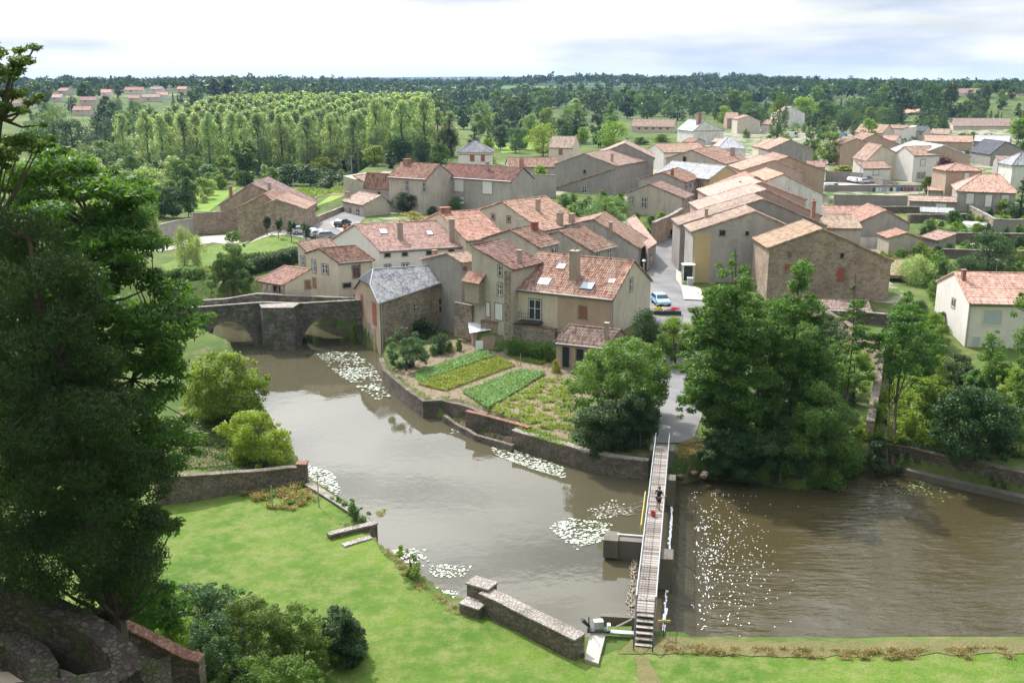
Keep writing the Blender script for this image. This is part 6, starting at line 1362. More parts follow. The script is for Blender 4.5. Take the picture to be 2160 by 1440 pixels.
outline('huge dark conifer with hanging grey green sprays filling the left foreground',
 [(-100,420),(20,440),(60,395),(100,470),(150,520),(215,600),(200,700),(260,760),(300,860),(290,930),(340,960),(400,940),(385,1000),(330,1060),(370,1110),(345,1165),(360,1230),(290,1265),(310,1310),(230,1325),(120,1290),(30,1255),(-100,1270)],
 34.5,3.0,250,.78,125000,.17,'yew',[[cf0,cf0+Vector((0,0,6)),PY(110,800,34.5),PY(60,500,34.5),.4]],squash=.75,seed=6,name='conifer_tree',droop=.9,asp=.3,up=.2,inner=.5)
# left bank trees by the water
def otree(label,poly,u,vb,mat,k,crm,n,size,depth=None,name='broadleaf_tree',cat='tree',r=.16,**kw):
    b=G(u,vb); b.z-=.2; us=[p[0] for p in poly]; vs=[p[1] for p in poly]; s=ppm(b.y,3); depth=depth or (max(us)-min(us))/s*.42
    c=PY(sum(us)/len(us),(min(vs)*1.3+max(vs)*.7)/2,b.y+depth*.2); 
    return outline(label,poly,b.y+depth*.35,depth,k,crm,n,size,mat,[[b,b.lerp(c,.5)+Vector((.1,0,.2)),c,r]],name=name,cat=cat,**kw)
otree('glossy bright green tree overhanging the left river bank',[(400,770),(440,745),(480,738),(530,755),(568,800),(560,840),(545,870),(535,905),(480,915),(420,900),(385,880),(380,810)],470,900,'bright',130,.85,30000,.23,seed=3)
otree('small yellow green acacia at the end of the garden wall',[(455,905),(500,870),(540,862),(580,880),(612,915),(618,955),(600,985),(545,990),(500,985),(480,945)],548,985,'acacia',90,.7,20000,.18,seed=5)
otree('willow sapling growing at the corner of lawn steps by the river',[(770,1090),(800,1070),(825,1080),(822,1110),(800,1130),(785,1125)],795,1128,'yellow',18,.35,1800,.13,seed=7,cat='shrub',name='shrub')
otree('low leafy bramble trailing along outside of low river wall',[(700,1050),(730,1045),(780,1080),(785,1105),(760,1105),(725,1075)],750,1100,'mid',18,.35,2200,.14,seed=8,cat='shrub',name='shrub')
otree('small scrubby bush on the stony lawn shore',[(830,1160),(850,1150),(885,1180),(895,1215),(870,1225),(845,1200)],866,1218,'bright',16,.35,1700,.13,seed=9,cat='shrub',name='shrub')
# shrubs of the foreground bank
for lab,poly,(u,vb),mt,sd in(('tall spiky dark shrub at the right end of the foreground shrubs',[(690,1320),(705,1290),(735,1295),(762,1340),(765,1380),(735,1395),(700,1390)],(725,1400),'dark',1),
 ('broad bushy green shrub left of the tall spiky one',[(590,1310),(620,1285),(660,1300),(690,1330),(700,1390),(660,1410),(600,1405),(575,1360)],(640,1412),'mid',2),
 ('grey green leafy shrub in the middle of the foreground shrubs',[(480,1300),(520,1270),(570,1290),(600,1330),(600,1390),(560,1430),(500,1420),(470,1360)],(540,1430),'mid',3),
 ('dark feathery shrub nearest the lawn among the foreground shrubs',[(330,1290),(370,1245),(430,1240),(500,1245),(540,1290),(520,1330),(440,1330),(350,1330)],(430,1340),'dark',4),
 ('pale green mounded shrub beside the tiled rampart wall',[(320,1320),(370,1310),(430,1320),(450,1370),(440,1400),(380,1390),(330,1360)],(390,1400),'bright',5),
 ('round blue green shrub above the rampart wall end post',[(410,1330),(460,1310),(500,1340),(520,1400),(500,1460),(440,1470),(425,1400)],(465,1460),'blue',6),
 ('wild leafy shrub cut off by the bottom edge of the picture',[(500,1400),(560,1385),(640,1400),(660,1430),(600,1480),(500,1500),(470,1440)],(560,1490),'mid',7),
 ('small dark shrub under the conifer at the top of the bank',[(230,1280),(270,1260),(330,1270),(350,1310),(320,1340),(260,1320)],(300,1340),'dark',8)):
    cu=sum(q[0] for q in poly)/len(poly); cv=sum(q[1] for q in poly)/len(poly); poly=[(cu+(x-cu)*1.28,cv+(y-cv)*1.28) for x,y in poly]
    otree(lab,poly,u,vb,mt,110,.42,20000,.13,cat='shrub',name='shrub',seed=20+sd,r=.05,depth=1.9,tips=1)
# kitchen garden and centre
otree('round glossy camellia like shrub against the river corner of the mill',[(805,735),(820,705),(850,690),(885,700),(905,730),(908,760),(880,778),(840,778),(812,765)],856,782,'blue',46,.55,13000,.16,cat='shrub',name='shrub',seed=31)
otree('spreading fruit tree over the right end of the vegetable beds',[(1185,860),(1195,800),(1215,770),(1250,735),(1300,712),(1360,710),(1400,740),(1418,790),(1400,850),(1380,880),(1300,850),(1250,850),(1205,890),(1180,880)],1290,905,'mid',180,.8,36000,.21,seed=32)
otree('dense dark green rounded bush above the river wall left of the footbridge',[(1205,900),(1225,865),(1265,840),(1310,845),(1335,880),(1340,940),(1310,975),(1250,975),(1210,950)],1270,978,'dark',130,.7,34000,.16,cat='shrub',name='shrub',seed=33)
otree('second dense rounded bush beside the end of the footbridge',[(1300,850),(1330,825),(1370,830),(1390,870),(1385,920),(1340,935),(1310,900)],1350,945,'dark',80,.7,20000,.16,cat='shrub',name='shrub',seed=34)
otree('ivy mass hanging over the river wall at the footbridge end',[(1195,950),(1260,945),(1330,925),(1365,935),(1368,985),(1320,1000),(1260,998),(1210,975)],1300,985,'dark',50,.45,11000,.14,cat='ivy',name='ivy',seed=35,depth=1.0)
tree('small round yellow green bush beside the garden hut',1172,786,757,30,'dense','yellow','near')
tree('blue green bush between the large cream house and the street',1358,748,648,82,'round','blue','near')
tree('bright green tree at the street edge below the blue car',1420,745,664,84,'round','bright','near')
tree('dark ivy bush climbing the mill wall',895,722,668,70,'dense','dark','mid',Y=118.8); tree('leafy shrub at the foot of the mill wall',930,745,700,60,'shrub','dark','near'); 
for i,(u,v) in enumerate([(912,750),(930,746),(950,743),(968,740)]): tree('row plant with pale leaves below the mill wall',u,v,v-26,22,'shrub','mid','mid',group='row of plants below the mill wall',cat='plant',name='garden_plant')
tree('walnut tree with bright rounded crown above the middle of the village',1275,478,407,128,'oak','mid','near'); tree('shrub beside the left foot of the walnut tree',1222,458,424,40,'round','mid','mid')
tree('grey green round tree over the retaining wall of the street',1407,452,408,52,'round','blue','near'); 
for i,(u,vb,vt,w) in enumerate([(1340,478,446,45),(1372,484,452,42),(1395,470,446,36),(1340,505,470,36),(1365,512,480,30)]): tree('leafy hedge bush number above the retaining wall' if 0 else ['light bush left of hedge above the street wall','wide clipped bush in the middle above the street wall','bush at right end above the street wall','low bush hanging behind the pink corner roof','lowest bush beside the street bend'][i],u,vb,vt,w,'dense',['bright','mid','bright','mid','dark'][i],'mid')
tree('dark glossy round shrub in front of the pale rendered house',850,450,404,64,'round','dark','near'); tree('second dark shrub joined to the first before the pale rendered house',876,448,406,44,'round','dark','mid'); tree('yellow green spreading bush behind the long pink roof',868,474,444,84,'dense','yellow','near')
tree('small pale tree in front of the long shuttered house',962,447,414,38,'round','mid','mid'); tree('low bush at the foot of the pale rendered house',912,452,434,30,'dense','dark','mid')
tree('leafy mound overgrowing the high old wall beside the barn',1140,372,346,58,'dense','bright','mid',Y=232)
tree('shrub growing by the arch wall below the barn',1190,430,408,40,'dense','mid','mid'); tree('green shrub left of the walnut crown',1205,452,432,26,'dense','bright','mid')
tree('small creeper shrub below the cream house windows',692,622,590,34,'shrub','mid','near'); tree('low garden shrub beside the cream house porch',650,625,604,30,'shrub','mid','mid')
tree('ivy tuft growing out of the bridge parapet near the mill',745,672,654,22,'shrub','bright','mid',Y=121.2)
# left meadow
otree('tall leafy poplar like tree beside the bridge approach',[(445,560),(465,530),(475,500),(492,476),(510,495),(520,540),(540,570),(530,610),(500,630),(450,625),(435,595)],492,640,'mid',60,.8,15000,.24,seed=41)
otree('yellowing spreading bush left of the tall leafy tree',[(395,590),(420,560),(450,560),(455,610),(430,630),(395,620)],425,635,'yellow',24,.6,4000,.22,seed=42)
for u,vb,vt,w,l in((390,560,482,56,'weeping willow with pale trailing leaves on the left lawn'),(418,565,500,50,'second weeping willow just right of the first')): tree(l,u,vb,vt,w,'willow','pale','near')
tree('pale silvery willow bush in front of the grey garden wall',325,520,452,46,'willow','pale','mid')
for i,(u,vb,vt) in enumerate([(564,498,455),(588,503,456),(615,510,461),(646,512,466)]): tree(['first young lawn tree from the left','second young lawn tree from the left','third young lawn tree from the left','young lawn tree beside the parked cars'][i]+', round dark crown on thin stem',u,vb,vt,25,'young','dark','mid')
b0=G(470,600);b1=G(622,560)
def hedge(label,pts,h,wd,mat,size=.2,dens=260,name='hedge',seed=1):
    rng=np.random.default_rng(seed); C=[];Rd=[]; b=Vector(pts[0]); 
    for i in range(len(pts)-1):
        a,c=Vector(pts[i]),Vector(pts[i+1]); n=max(2,int((c-a).length/(wd*.45)))
        for j in range(n):
            p=a.lerp(c,j/n); 
            for zz in np.arange(wd*.3,h-wd*.2,wd*.5): C.append((p.x-b.x+rng.uniform(-.15,.15)*wd,p.y-b.y+rng.uniform(-.15,.15)*wd,p.z-b.z+zz)); Rd.append(wd*.5*rng.uniform(.85,1.1))
    V=leafquads(C,Rd,int(len(C)*dens*wd*wd),size,rng,.9,inner=.7); T=thing(name,label,'hedge',b); npmesh('foliage',V,quads(V),LF[mat],T)
hedge('long clipped hedge along the lawn beyond the bridge',[G(480,590),G(540,575),G(600,560),G(632,548)],2.6,1.8,'dark',seed=2)
hedge('lower hedge at the back of the lawn beyond the bridge',[G(520,548),G(570,545),G(625,532)],1.4,1.5,'mid',seed=3)
hedge('clipped low hedge left of the willows',[G(330,600),G(380,590),G(430,588)],1.6,1.5,'mid',seed=4)
# meadow and orchard behind the barn
ml=[(525,388,296,46,'column','mid','pair of upright poplars behind the farm barn, the right one'),(508,388,300,36,'column','mid','pair of upright poplars behind the farm barn, the left one'),(481,376,326,62,'round','bright','round pollard like tree with yellowish top left of the upright poplars'),
 (655,392,346,70,'round','dark','dark round thicket right of the upright poplars'),(612,392,344,64,'round','dark','dark bush at the foot of the poplar wood'),(682,372,330,70,'round','yellow','light yellow green tree over the crop field'),(700,396,356,80,'dense','dark','dark hedge tree right of crop field'),(740,392,360,60,'dense','dark','dark hedge tree beside the telegraph poles'),
 (575,388,350,50,'dense','mid','low bush between upright poplars and dark bush'),(440,384,345,60,'round','mid','soft green tree left of the pollard tree'),(395,400,352,50,'round','mid','soft green tree above the old wall'),(365,460,390,60,'round','blue','grey green tree behind the grey garden wall'),(398,458,370,44,'round','dark','dark slim tree right of grey green tree behind wall'),
 (430,420,372,50,'round','bright','bright orchard tree in the left meadow'),(465,400,366,40,'dense','bright','orchard bush beyond the left meadow'),(250,365,295,90,'oak','mid','big mid green tree left of the poplar wood'),(190,365,300,80,'oak','mid','second big tree further left of the poplar wood'),(150,360,308,60,'round','bright','light green tree at the left end of riverside trees'),(215,352,294,60,'round','mid','green tree between the two big ones left of the poplars'),
 (330,372,340,60,'dense','blue','grey green bushes at the foot of the first poplars'),(290,375,330,60,'round','mid','bushy tree below the first poplars'),
 (825,355,317,24,'column','dark','small dark cypress behind the terrace houses'),(895,335,271,34,'column','dark','tall dark cypress behind the terrace houses'),(790,350,305,60,'round','bright','rounded bright tree right of the telegraph poles'),(840,342,288,70,'round','mid','rounded tree behind the small dark cypress'),(930,345,300,60,'dense','mid','hedge tree left of the pyramid roof'),(950,330,270,50,'round','dark','dark tree behind the pyramid roof'),
 (1000,318,262,50,'cone','dark','dark conifer behind the pyramid roof'),(1028,345,290,50,'dense','bright','bright shrub right of the pyramid roof'),(1145,330,255,80,'oak','bright','tall rounded tree left of the cream tower house'),(1210,300,250,70,'round','dark','dark tree behind the cream tower house'),(1290,318,250,86,'oak','bright','wide bright tree right of the cream tower house'),(1288,262,213,50,'cone','mid','pointed tree above the wide bright tree'),
 (1395,300,282,60,'dense','bright','bright hedge below the long sand roofed bungalow'),(1350,305,288,50,'dense','mid','hedge bush left of the bright hedge'),(1748,348,272,74,'oak','mid','big round street tree in the middle of the right hand roofs'),(1990,392,328,54,'round','purple','purple leaved tree beside the white gabled house'),(1954,408,370,36,'dense','mid','green bush at foot of purple tree'),
 (2150,468,372,80,'cone','dark','tall dark cedar at the right edge above the gardens'),(2118,452,417,44,'dense','bright','light green shrub beside the dark cedar'),(1780,362,348,80,'dense','yellow','row of light green vines above the parking yard wall'),(1665,330,308,30,'dense','mid','little tree in front of the grey old house'),
 (1690,262,200,76,'oak','bright','large bright tree behind the white gabled house on the hill'),(1740,258,210,60,'round','mid','tree right of large bright tree'),(1795,262,212,60,'oak','dark','dark rounded tree behind the cube bungalow'),(1900,258,178,86,'cone','dark','large spreading cedar on the right skyline'),(1850,250,190,60,'oak','dark','dark oak left of the spreading cedar'),(1960,250,166,52,'oak','dark','dark tall tree against the sky at right'),(2000,262,172,50,'round','dark','dark tree right of the tall skyline tree'),
 (1960,290,225,90,'oak','dark','broad dark tree before the long low bungalow'),(2148,300,248,60,'round','bright','bright round tree at the right edge beyond the bungalow'),(1830,300,248,44,'round','bright','yellow green tree beside the cube bungalow'),(1640,300,185,50,'oak','mid','tall thin crowned tree on the skyline right of centre'),
 (1930,600,540,90,'willow','pale','silvery olive like bush beside the open outbuilding'),(2080,590,484,110,'round','blue','grey green tree in the gardens behind the white modern house'),(2035,600,540,80,'round','blue','lower grey green tree left of the garden tree'),(1940,545,506,46,'dense','bright','bright bush in front of the red roofed shed'),(1900,548,520,30,'shrub','mid','small shrub beside the red roofed shed'),(2130,600,560,60,'dense','mid','bush behind the modern house roof'),
 (1830,475,462,24,'shrub','yellow','small yellow shrub beside the little grey house'),(2010,478,442,50,'dense','mid','bush at the long garden wall near the white tunnel'),(2080,508,470,52,'dense','blue','grey bush right of the vegetable rows'),(1960,492,462,50,'dense','mid','leafy vegetable rows bush above the terrace wall'),(2000,496,474,70,'shrub','pale','pale cabbages and flowers in the upper right garden'),
 (1980,525,500,30,'shrub','yellow','yellow shrub above the terrace wall'),(2150,500,470,30,'dense','mid','green bush in front of the dark blank wall'),(1640,690,640,60,'dense','dark','dark shrub at the foot of the brown stone house')]
for u,vb,vt,w,k,m,l in ml: tree(l,u,vb,vt,w,k,m,'near' if vb>420 and w>60 else 'mid')
# right bank alders and bushes
b1=G(1560,985);b1.z-=.3
def tline(b,pts,Y): return [b]+[PY(u,v,y) for (u,v),y in zip(pts,Y)]
outline('tallest alder group with several trunks at the water right of the footbridge',
 [(1552,515),(1575,560),(1600,620),(1630,650),(1640,700),(1650,800),(1640,880),(1600,960),(1560,1000),(1500,990),(1490,930),(1480,870),(1435,880),(1425,840),(1445,800),(1420,770),(1445,700),(1470,690),(1455,655),(1490,640),(1480,610),(1510,600),(1515,555),(1540,560)],
 81,3.6,360,.9,85000,.24,'alder',[tline(b1,[(1550,800),(1552,650),(1552,525)],[82,82,82])+[.2],tline(b1+Vector((1.2,.3,0)),[(1600,820),(1610,700)],[82,82])+[.15],tline(b1+Vector((-.8,.6,0)),[(1500,830),(1480,720)],[82,82])+[.13]],squash=.5,seed=51,name='alder_tree')
b2=G(1660,990);b2.z-=.3
outline('second tall alder with a pointed top in front of the brown stone house',
 [(1688,533),(1712,560),(1715,620),(1745,650),(1735,700),(1765,760),(1760,850),(1735,900),(1720,980),(1660,1010),(1600,990),(1590,900),(1600,800),(1590,720),(1620,690),(1630,640),(1660,620),(1670,570)],
 83,3.4,300,.9,70000,.24,'alder',[tline(b2,[(1670,800),(1680,650),(1689,545)],[83.5,83.5,83.5])+[.2],tline(b2+Vector((-.9,.2,0)),[(1630,820),(1640,700)],[83,83])+[.13]],squash=.5,seed=52,name='alder_tree')
otree('grey green willow bush dipping into the water below the alders',[(1640,900),(1680,850),(1720,805),(1770,830),(1810,880),(1825,950),(1810,1010),(1760,1040),(1690,1040),(1640,1010),(1630,950)],1730,1030,'mid',130,.75,36000,.18,seed=53,name='willow_tree',squash=1.0)
b3=G(1790,955);b3.z-=.3
outline('thin sparse young alder in front of the lean-to roof',[(1803,565),(1815,620),(1850,680),(1870,700),(1850,760),(1830,820),(1790,830),(1760,780),(1740,740),(1775,700),(1760,650),(1790,640),(1795,600)],
 86,2.0,70,.5,6500,.22,'alder',[tline(b3,[(1785,850),(1800,700),(1805,575)],[86,86,86])+[.13]],squash=.35,seed=54,name='alder_tree')
b4=G(1883,975);b4.z-=.3
outline('slender twin trunked alder standing at the right bank wall',[(1912,610),(1945,650),(1980,680),(2000,720),(1985,770),(1960,800),(1930,810),(1900,800),(1860,790),(1840,760),(1850,720),(1865,680),(1880,650)],
 84,2.6,110,.65,15000,.22,'alder',[tline(b4,[(1890,850),(1903,740),(1912,640)],[84,84,84])+[.17],tline(b4+Vector((-.5,0,0)),[(1875,860),(1878,760)],[84,84])+[.12]],squash=.4,seed=55,name='alder_tree')
otree('round leafy bush on top of the right bank wall',[(1960,860),(1990,830),(2040,808),(2100,820),(2150,860),(2155,920),(2130,970),(2070,985),(2000,975),(1965,930)],2060,985,'dark',150,.8,36000,.2,seed=56,cat='shrub',name='shrub')
otree('dark round bush at the corner of the white modern house',[(1985,780),(2010,745),(2045,750),(2060,800),(2050,840),(2000,840)],2020,845,'dark',40,.6,9000,.18,seed=57,cat='shrub',name='shrub')
otree('pointed green tree in front of the modern house shutters',[(2060,760),(2080,700),(2100,690),(2125,740),(2150,800),(2140,860),(2080,860),(2055,820)],2095,865,'mid',55,.7,12000,.2,seed=58)
otree('tall light leaved tree cut by the right edge of the picture',[(2130,660),(2150,620),(2200,600),(2240,700),(2230,860),(2160,900),(2130,840),(2145,760)],2185,930,'alder',70,.7,14000,.21,seed=59)
otree('leafy climber thicket right of the thin alder',[(1760,740),(1800,715),(1835,740),(1850,790),(1830,830),(1780,830),(1755,800)],1800,850,'bright',40,.6,9000,.18,seed=60,cat='shrub',name='shrub')
otree('dark thicket between the alders and the lean-to roof',[(1700,700),(1750,660),(1790,690),(1800,760),(1760,800),(1710,790)],1745,815,'dark',40,.6,9000,.18,seed=61,cat='shrub',name='shrub')
otree('low dark riverside bush left of the alder trunks',[(1470,950),(1510,930),(1560,950),(1570,990),(1520,1005),(1475,995)],1520,998,'dark',30,.45,6000,.15,seed=62,cat='shrub',name='shrub')
otree('waterside bush at the foot of the twin trunked alder',[(1815,940),(1860,930),(1900,960),(1925,1000),(1880,1005),(1830,1000)],1870,985,'dark',30,.45,6000,.15,seed=63,cat='shrub',name='shrub')
otree('leafy street side tree left of the tall alders',[(1385,700),(1400,680),(1430,672),(1455,700),(1450,740),(1420,760),(1390,745)],1425,775,'bright',30,.6,6000,.2,seed=64)
otree('dark thicket drooping to the water beneath the tallest alders',[(1475,925),(1520,900),(1580,915),(1640,930),(1650,990),(1600,1022),(1540,1015),(1490,1003)],1560,1002,'dark',80,.6,20000,.17,seed=65,cat='shrub',name='shrub',depth=2.0)
otree('dark leafy mass under second alder at the water edge',[(1590,930),(1650,890),(1700,920),(1700,1000),(1650,1035),(1600,1020)],1645,1012,'dark',60,.6,15000,.17,seed=66,cat='shrub',name='shrub',depth=1.8)
otree('hazel bush behind the twin trunked alder',[(1930,860),(1950,820),(1990,800),(2010,850),(2000,900),(1950,910)],1965,915,'bright',36,.5,8000,.18,seed=67,cat='shrub',name='shrub')
otree('bright young bush right of the round leafy bush',[(2100,800),(2130,770),(2180,780),(2200,860),(2150,900),(2110,870)],2150,905,'bright',40,.55,9000,.18,seed=68,cat='shrub',name='shrub')
otree('small dark bush between the white house and round bush',[(2030,790),(2060,775),(2090,800),(2090,850),(2050,860),(2025,830)],2060,865,'mid',36,.5,8000,.18,seed=69,cat='shrub',name='shrub')
# ground cover
def cover(label,poly,n,size,mat,hmin,hmax,name='ground_cover',z=None,seed=1,clump=None,cat='plants',terr=True,asp=.6,up=.5):
    rng=np.random.default_rng(seed); W=[G(u,v) if z is None else P(u,v,z) for u,v in poly]; pts=[(p.x,p.y) for p in W]
    x0,x1=min(p[0] for p in pts),max(p[0] for p in pts); y0,y1=min(p[1] for p in pts),max(p[1] for p in pts)
    X=rng.uniform(x0,x1,n*3);Y=rng.uniform(y0,y1,n*3)
    if clump:  # snap to plants
        k=max(8,int((x1-x0)*(y1-y0)/clump**2)); cx=rng.uniform(x0,x1,k);cy=rng.uniform(y0,y1,k); i=rng.integers(0,k,n*3); X=cx[i]+rng.normal(size=n*3)*clump*.28; Y=cy[i]+rng.normal(size=n*3)*clump*.28
    s=sdist(X,Y,pts)<0; X=X[s][:n];Y=Y[s][:n]; Z=Hi(X,Y) if z is None else np.full(len(X),z)
    b=W[0]; nz=np.sin(X*1.3+seed)*np.cos(Y*1.1)*.25+.75; C=np.stack([X-b.x,Y-b.y,Z-b.z+rng.uniform(hmin,hmax,len(X))*nz],1)
    nn=len(C); nr=rng.normal(size=(nn,3))*.5+np.array([0,0,up]); nr/=np.linalg.norm(nr,axis=1)[:,None]; t=np.cross(nr,rng.normal(size=(nn,3))); t/=np.linalg.norm(t,axis=1)[:,None]; bb=np.cross(nr,t); sz=size*rng.uniform(.5,1.4,nn)[:,None]
    V=np.stack([C-t*sz*.5,C+bb*sz*.5*asp,C+t*sz*.5,C-bb*sz*.5*asp],1).reshape(-1,3)
    o=npmesh(name,V,quads(V),LF[mat]); o.location=b; return tag(o,label,cat,kind='stuff')
cover('pale blue green cabbages in the back vegetable bed',[(872,790),(1016,740),(1044,752),(885,808)],15000,.19,'cabb',.12,.42,'cabbage_bed',seed=1,z=1.54,cat='vegetable bed')
cover('yellow green bushy plants in the second vegetable bed',[(880,812),(1047,754),(1088,772),(940,826)],15000,.17,'potato',.1,.4,'potato_bed',seed=2,z=1.54,cat='vegetable bed')
cover('strong green leafy crop in the middle vegetable bed',[(974,828),(1099,781),(1152,790),(1030,864)],17000,.19,'cabb',.12,.48,'bean_bed',seed=3,z=1.54,cat='vegetable bed')
cover('yellowing sparse potato plants in the front vegetable bed',[(1032,866),(1157,792),(1210,806),(1200,915),(1119,900)],13000,.16,'potato',.05,.32,'potato_bed',clump=.7,seed=4,z=1.54,cat='vegetable bed')
cover('scattered weeds on the bare garden soil',[(822,792),(862,825),(930,850),(1008,868),(1116,902),(1190,935),(1210,850),(1290,830),(1290,775),(1172,762),(1060,745),(990,712),(905,735)],4200,.16,'mid',.0,.16,'weeds',seed=31,z=1.54,clump=.5)
cover('small green salad bed behind the garden path',[(1063,747),(1100,738),(1160,762),(1141,770),(1100,762)],7000,.15,'bright',.05,.25,'salad_bed',seed=5,z=1.54,cat='vegetable bed')
cover('thin row of seedlings near the garden shed',[(1018,734),(1040,728),(1074,733),(1050,744)],1500,.13,'mid',.03,.2,'salad_bed',seed=6,z=1.54,cat='vegetable bed')
cover('weeds spilling over the river wall of the garden',[(1085,905),(1120,902),(1200,930),(1195,944),(1130,925)],1600,.16,'bright',.02,.25,'weeds',seed=7,z=1.6)
cover('ivy and climbers on the tall garden terrace wall',[(1070,745),(1168,760),(1172,768),(1070,752)],5200,.2,'mid',.1,2.6,'wall_creeper',seed=8,z=1.5)
cover('lush leafy weeds in the right bank garden',[(1800,930),(1850,850),(1900,800),(1990,800),(2040,850),(1980,950),(1900,945)],26000,.26,'bright',.05,.95,'garden_plants',seed=9,clump=1.2)
cover('mixed vegetables in the upper part of the right bank garden',[(1870,800),(1880,740),(1980,745),(2060,800),(2000,830),(1900,830)],14000,.26,'mid',.05,.9,'garden_plants',seed=10,clump=1.2)
cover('tangled undergrowth beneath the alders',[(1470,985),(1480,900),(1520,800),(1700,780),(1790,800),(1820,930),(1800,1000),(1650,1010),(1560,995)],26000,.26,'dark',.05,1.3,'undergrowth',seed=11,clump=1.4)
cover('scrub between the brown house and the alders',[(1490,800),(1500,690),(1640,640),(1760,700),(1800,790),(1700,800)],16000,.28,'mid',.05,1.5,'undergrowth',seed=12,clump=1.6)
cover('bushy undergrowth right of the lean-to, along the wall',[(1850,800),(1860,700),(1960,690),(1990,750),(1880,770)],9000,.26,'dark',.05,1.2,'undergrowth',seed=13,clump=1.4)
cover('flowering weeds in the strip under the lawn wall',[(505,1045),(640,1024),(680,1052),(620,1078),(570,1075)],7000,.13,'scrubleaf',.03,.55,'wild_flowers',seed=14,clump=.8)
cover('green leaves among the flowering strip under the lawn wall',[(505,1045),(640,1024),(672,1050),(600,1070)],4000,.14,'mid',.03,.4,'wild_flowers',seed=15,clump=.8)
cover('long grass and weeds along the near water edge on the right',[(1400,1362),(1800,1372),(2200,1364),(2400,1370),(2200,1392),(1800,1394),(1400,1380)],11000,.14,'scrubleaf',.02,.3,'bank_weeds',seed=16,clump=.6,asp=.3)
cover('weeds along the shore of the lawn',[(800,1150),(830,1170),(900,1235),(960,1278),(1010,1290),(1005,1305),(950,1295),(880,1245),(810,1180)],5000,.13,'scrubleaf',.02,.3,'bank_weeds',seed=17,clump=.6,asp=.3)
cover('short uneven tufts scattered over the near lawn',[(380,1100),(660,1060),(780,1160),(1000,1330),(1220,1425),(2160,1415),(2160,1460),(700,1500),(560,1300)],60000,.09,'mid',.0,.05,'grass_tufts',seed=18,asp=.25,cat='grass')
cover('rough shaded grass under the left bank trees',[(380,990),(390,890),(540,880),(600,960),(560,1000)],9000,.2,'dark',.0,.3,'rough_grass',seed=19,asp=.3,cat='grass')
cover('leafy bank under the left river trees',[(400,960),(420,860),(500,800),(560,870),(600,940),(640,975),(560,990)],9000,.22,'mid',.02,.6,'bank_plants',seed=20,clump=1.)
cover('weeds in the left meadow beside the river',[(330,700),(340,600),(420,600),(440,640),(430,720)],6000,.3,'mid',.02,.7,'bank_plants',seed=21,clump=1.5)
cover('dry plants around the stony end of the footbridge',[(1430,985),(1430,940),(1480,930),(1510,960),(1490,990)],3500,.14,'scrubleaf',.02,.25,'weeds',seed=22)
cover('rows of vegetables in the walled right gardens',[(1945,490),(1950,470),(2040,470),(2080,485),(2060,492)],6000,.3,'cabb',.05,.8,'garden_plants',seed=23,clump=1.5)
cover('kitchen garden plants between the lower right walls',[(1940,610),(1960,560),(2160,575),(2160,640),(2000,610)],9000,.3,'mid',.05,.9,'garden_plants',seed=24,clump=1.6)
cover('rough plants behind the little red roofed shed',[(1850,545),(1880,510),(1960,520),(1990,545),(1960,560)],6000,.28,'bright',.05,.8,'garden_plants',seed=25,clump=1.5)
cover('green crop rows in the left field',[(600,402),(680,396),(740,388),(735,410),(640,436)],8000,.45,'bright',.02,.5,'crop_rows',seed=26)
cover('low plants at garden foot of cream house by the bridge',[(655,622),(700,622),(745,618),(745,612),(660,612)],2500,.18,'mid',.05,.7,'garden_plants',seed=27)
# water lilies
def lilies(label,poly,n,r,z,seed,rim=.5,mat='lily'):
    n=int(n*1.7); r=r*.5
    rng=random.Random(seed); W=[P(u,v,z) for u,v in poly]; b=W[0]; xs_=[p.x for p in W]; ys_=[p.y for p in W]; m=MB(); pts=[(p.x,p.y) for p in W]; c=0
    cl=[(rng.uniform(min(xs_),max(xs_)),rng.uniform(min(ys_),max(ys_))) for _ in range(max(4,n//9))]
    while c<n:
        q=rng.choice(cl); x,y=q[0]+rng.gauss(0,.8),q[1]+rng.gauss(0,.8)
        if not inpoly(x,y,pts):
            if rng.random()<.02: cl.append((rng.uniform(min(xs_),max(xs_)),rng.uniform(min(ys_),max(ys_))))
            continue
        rr=r*rng.uniform(.6,1.25); tx,ty=rng.gauss(0,.07)+.05,rng.gauss(0,.07)-.10; a0=rng.random()*6.28; zz=.012+rng.random()*.02
        m.add([(x-b.x+rr*math.cos(a0+i*.6),y-b.y+rr*math.sin(a0+i*.6),zz+rr*(tx*math.cos(a0+i*.6)+ty*math.sin(a0+i*.6)+.12)) for i in range(10)]+[(x-b.x,y-b.y,zz)],[(i,i+1,10) for i in range(9)]); c+=1
    o=m.build('water_lilies',M[mat]); o.location=b; tag(o,label,'water lilies',kind='stuff')
lilies('large bright patch of lily pads in the shade edge below the mill',[(665,742),(750,742),(790,775),(828,842),(800,845),(745,812),(695,775)],430,.30,0,1)
M['lily2']=simple('dark lily pad',(.05,.08,.03),.6); lilies('dark lily pads at the foot of the bridge cutwater',[(590,738),(690,738),(740,745),(720,752),(610,750)],110,.26,0,2,mat='lily2')
lilies('bright lily pads beside the lawn wall pillar',[(640,978),(700,995),(722,1040),(700,1050),(655,1015)],230,.2,0,3)
lilies('long bright strip of lily pads below the garden river wall',[(1035,942),(1090,950),(1190,985),(1196,1012),(1120,988),(1045,960)],330,.2,0,4)
lilies('small group of lily pads at the landing',[(948,905),(988,908),(985,916),(950,914)],16,.18,0,5)
lilies('bright lily pads left of the concrete pier',[(1155,1112),(1195,1092),(1292,1104),(1285,1136),(1215,1160)],230,.2,0,6)
lilies('lily pads among the floating branches',[(1240,1076),(1290,1055),(1345,1062),(1335,1085),(1260,1098)],60,.18,0,7)
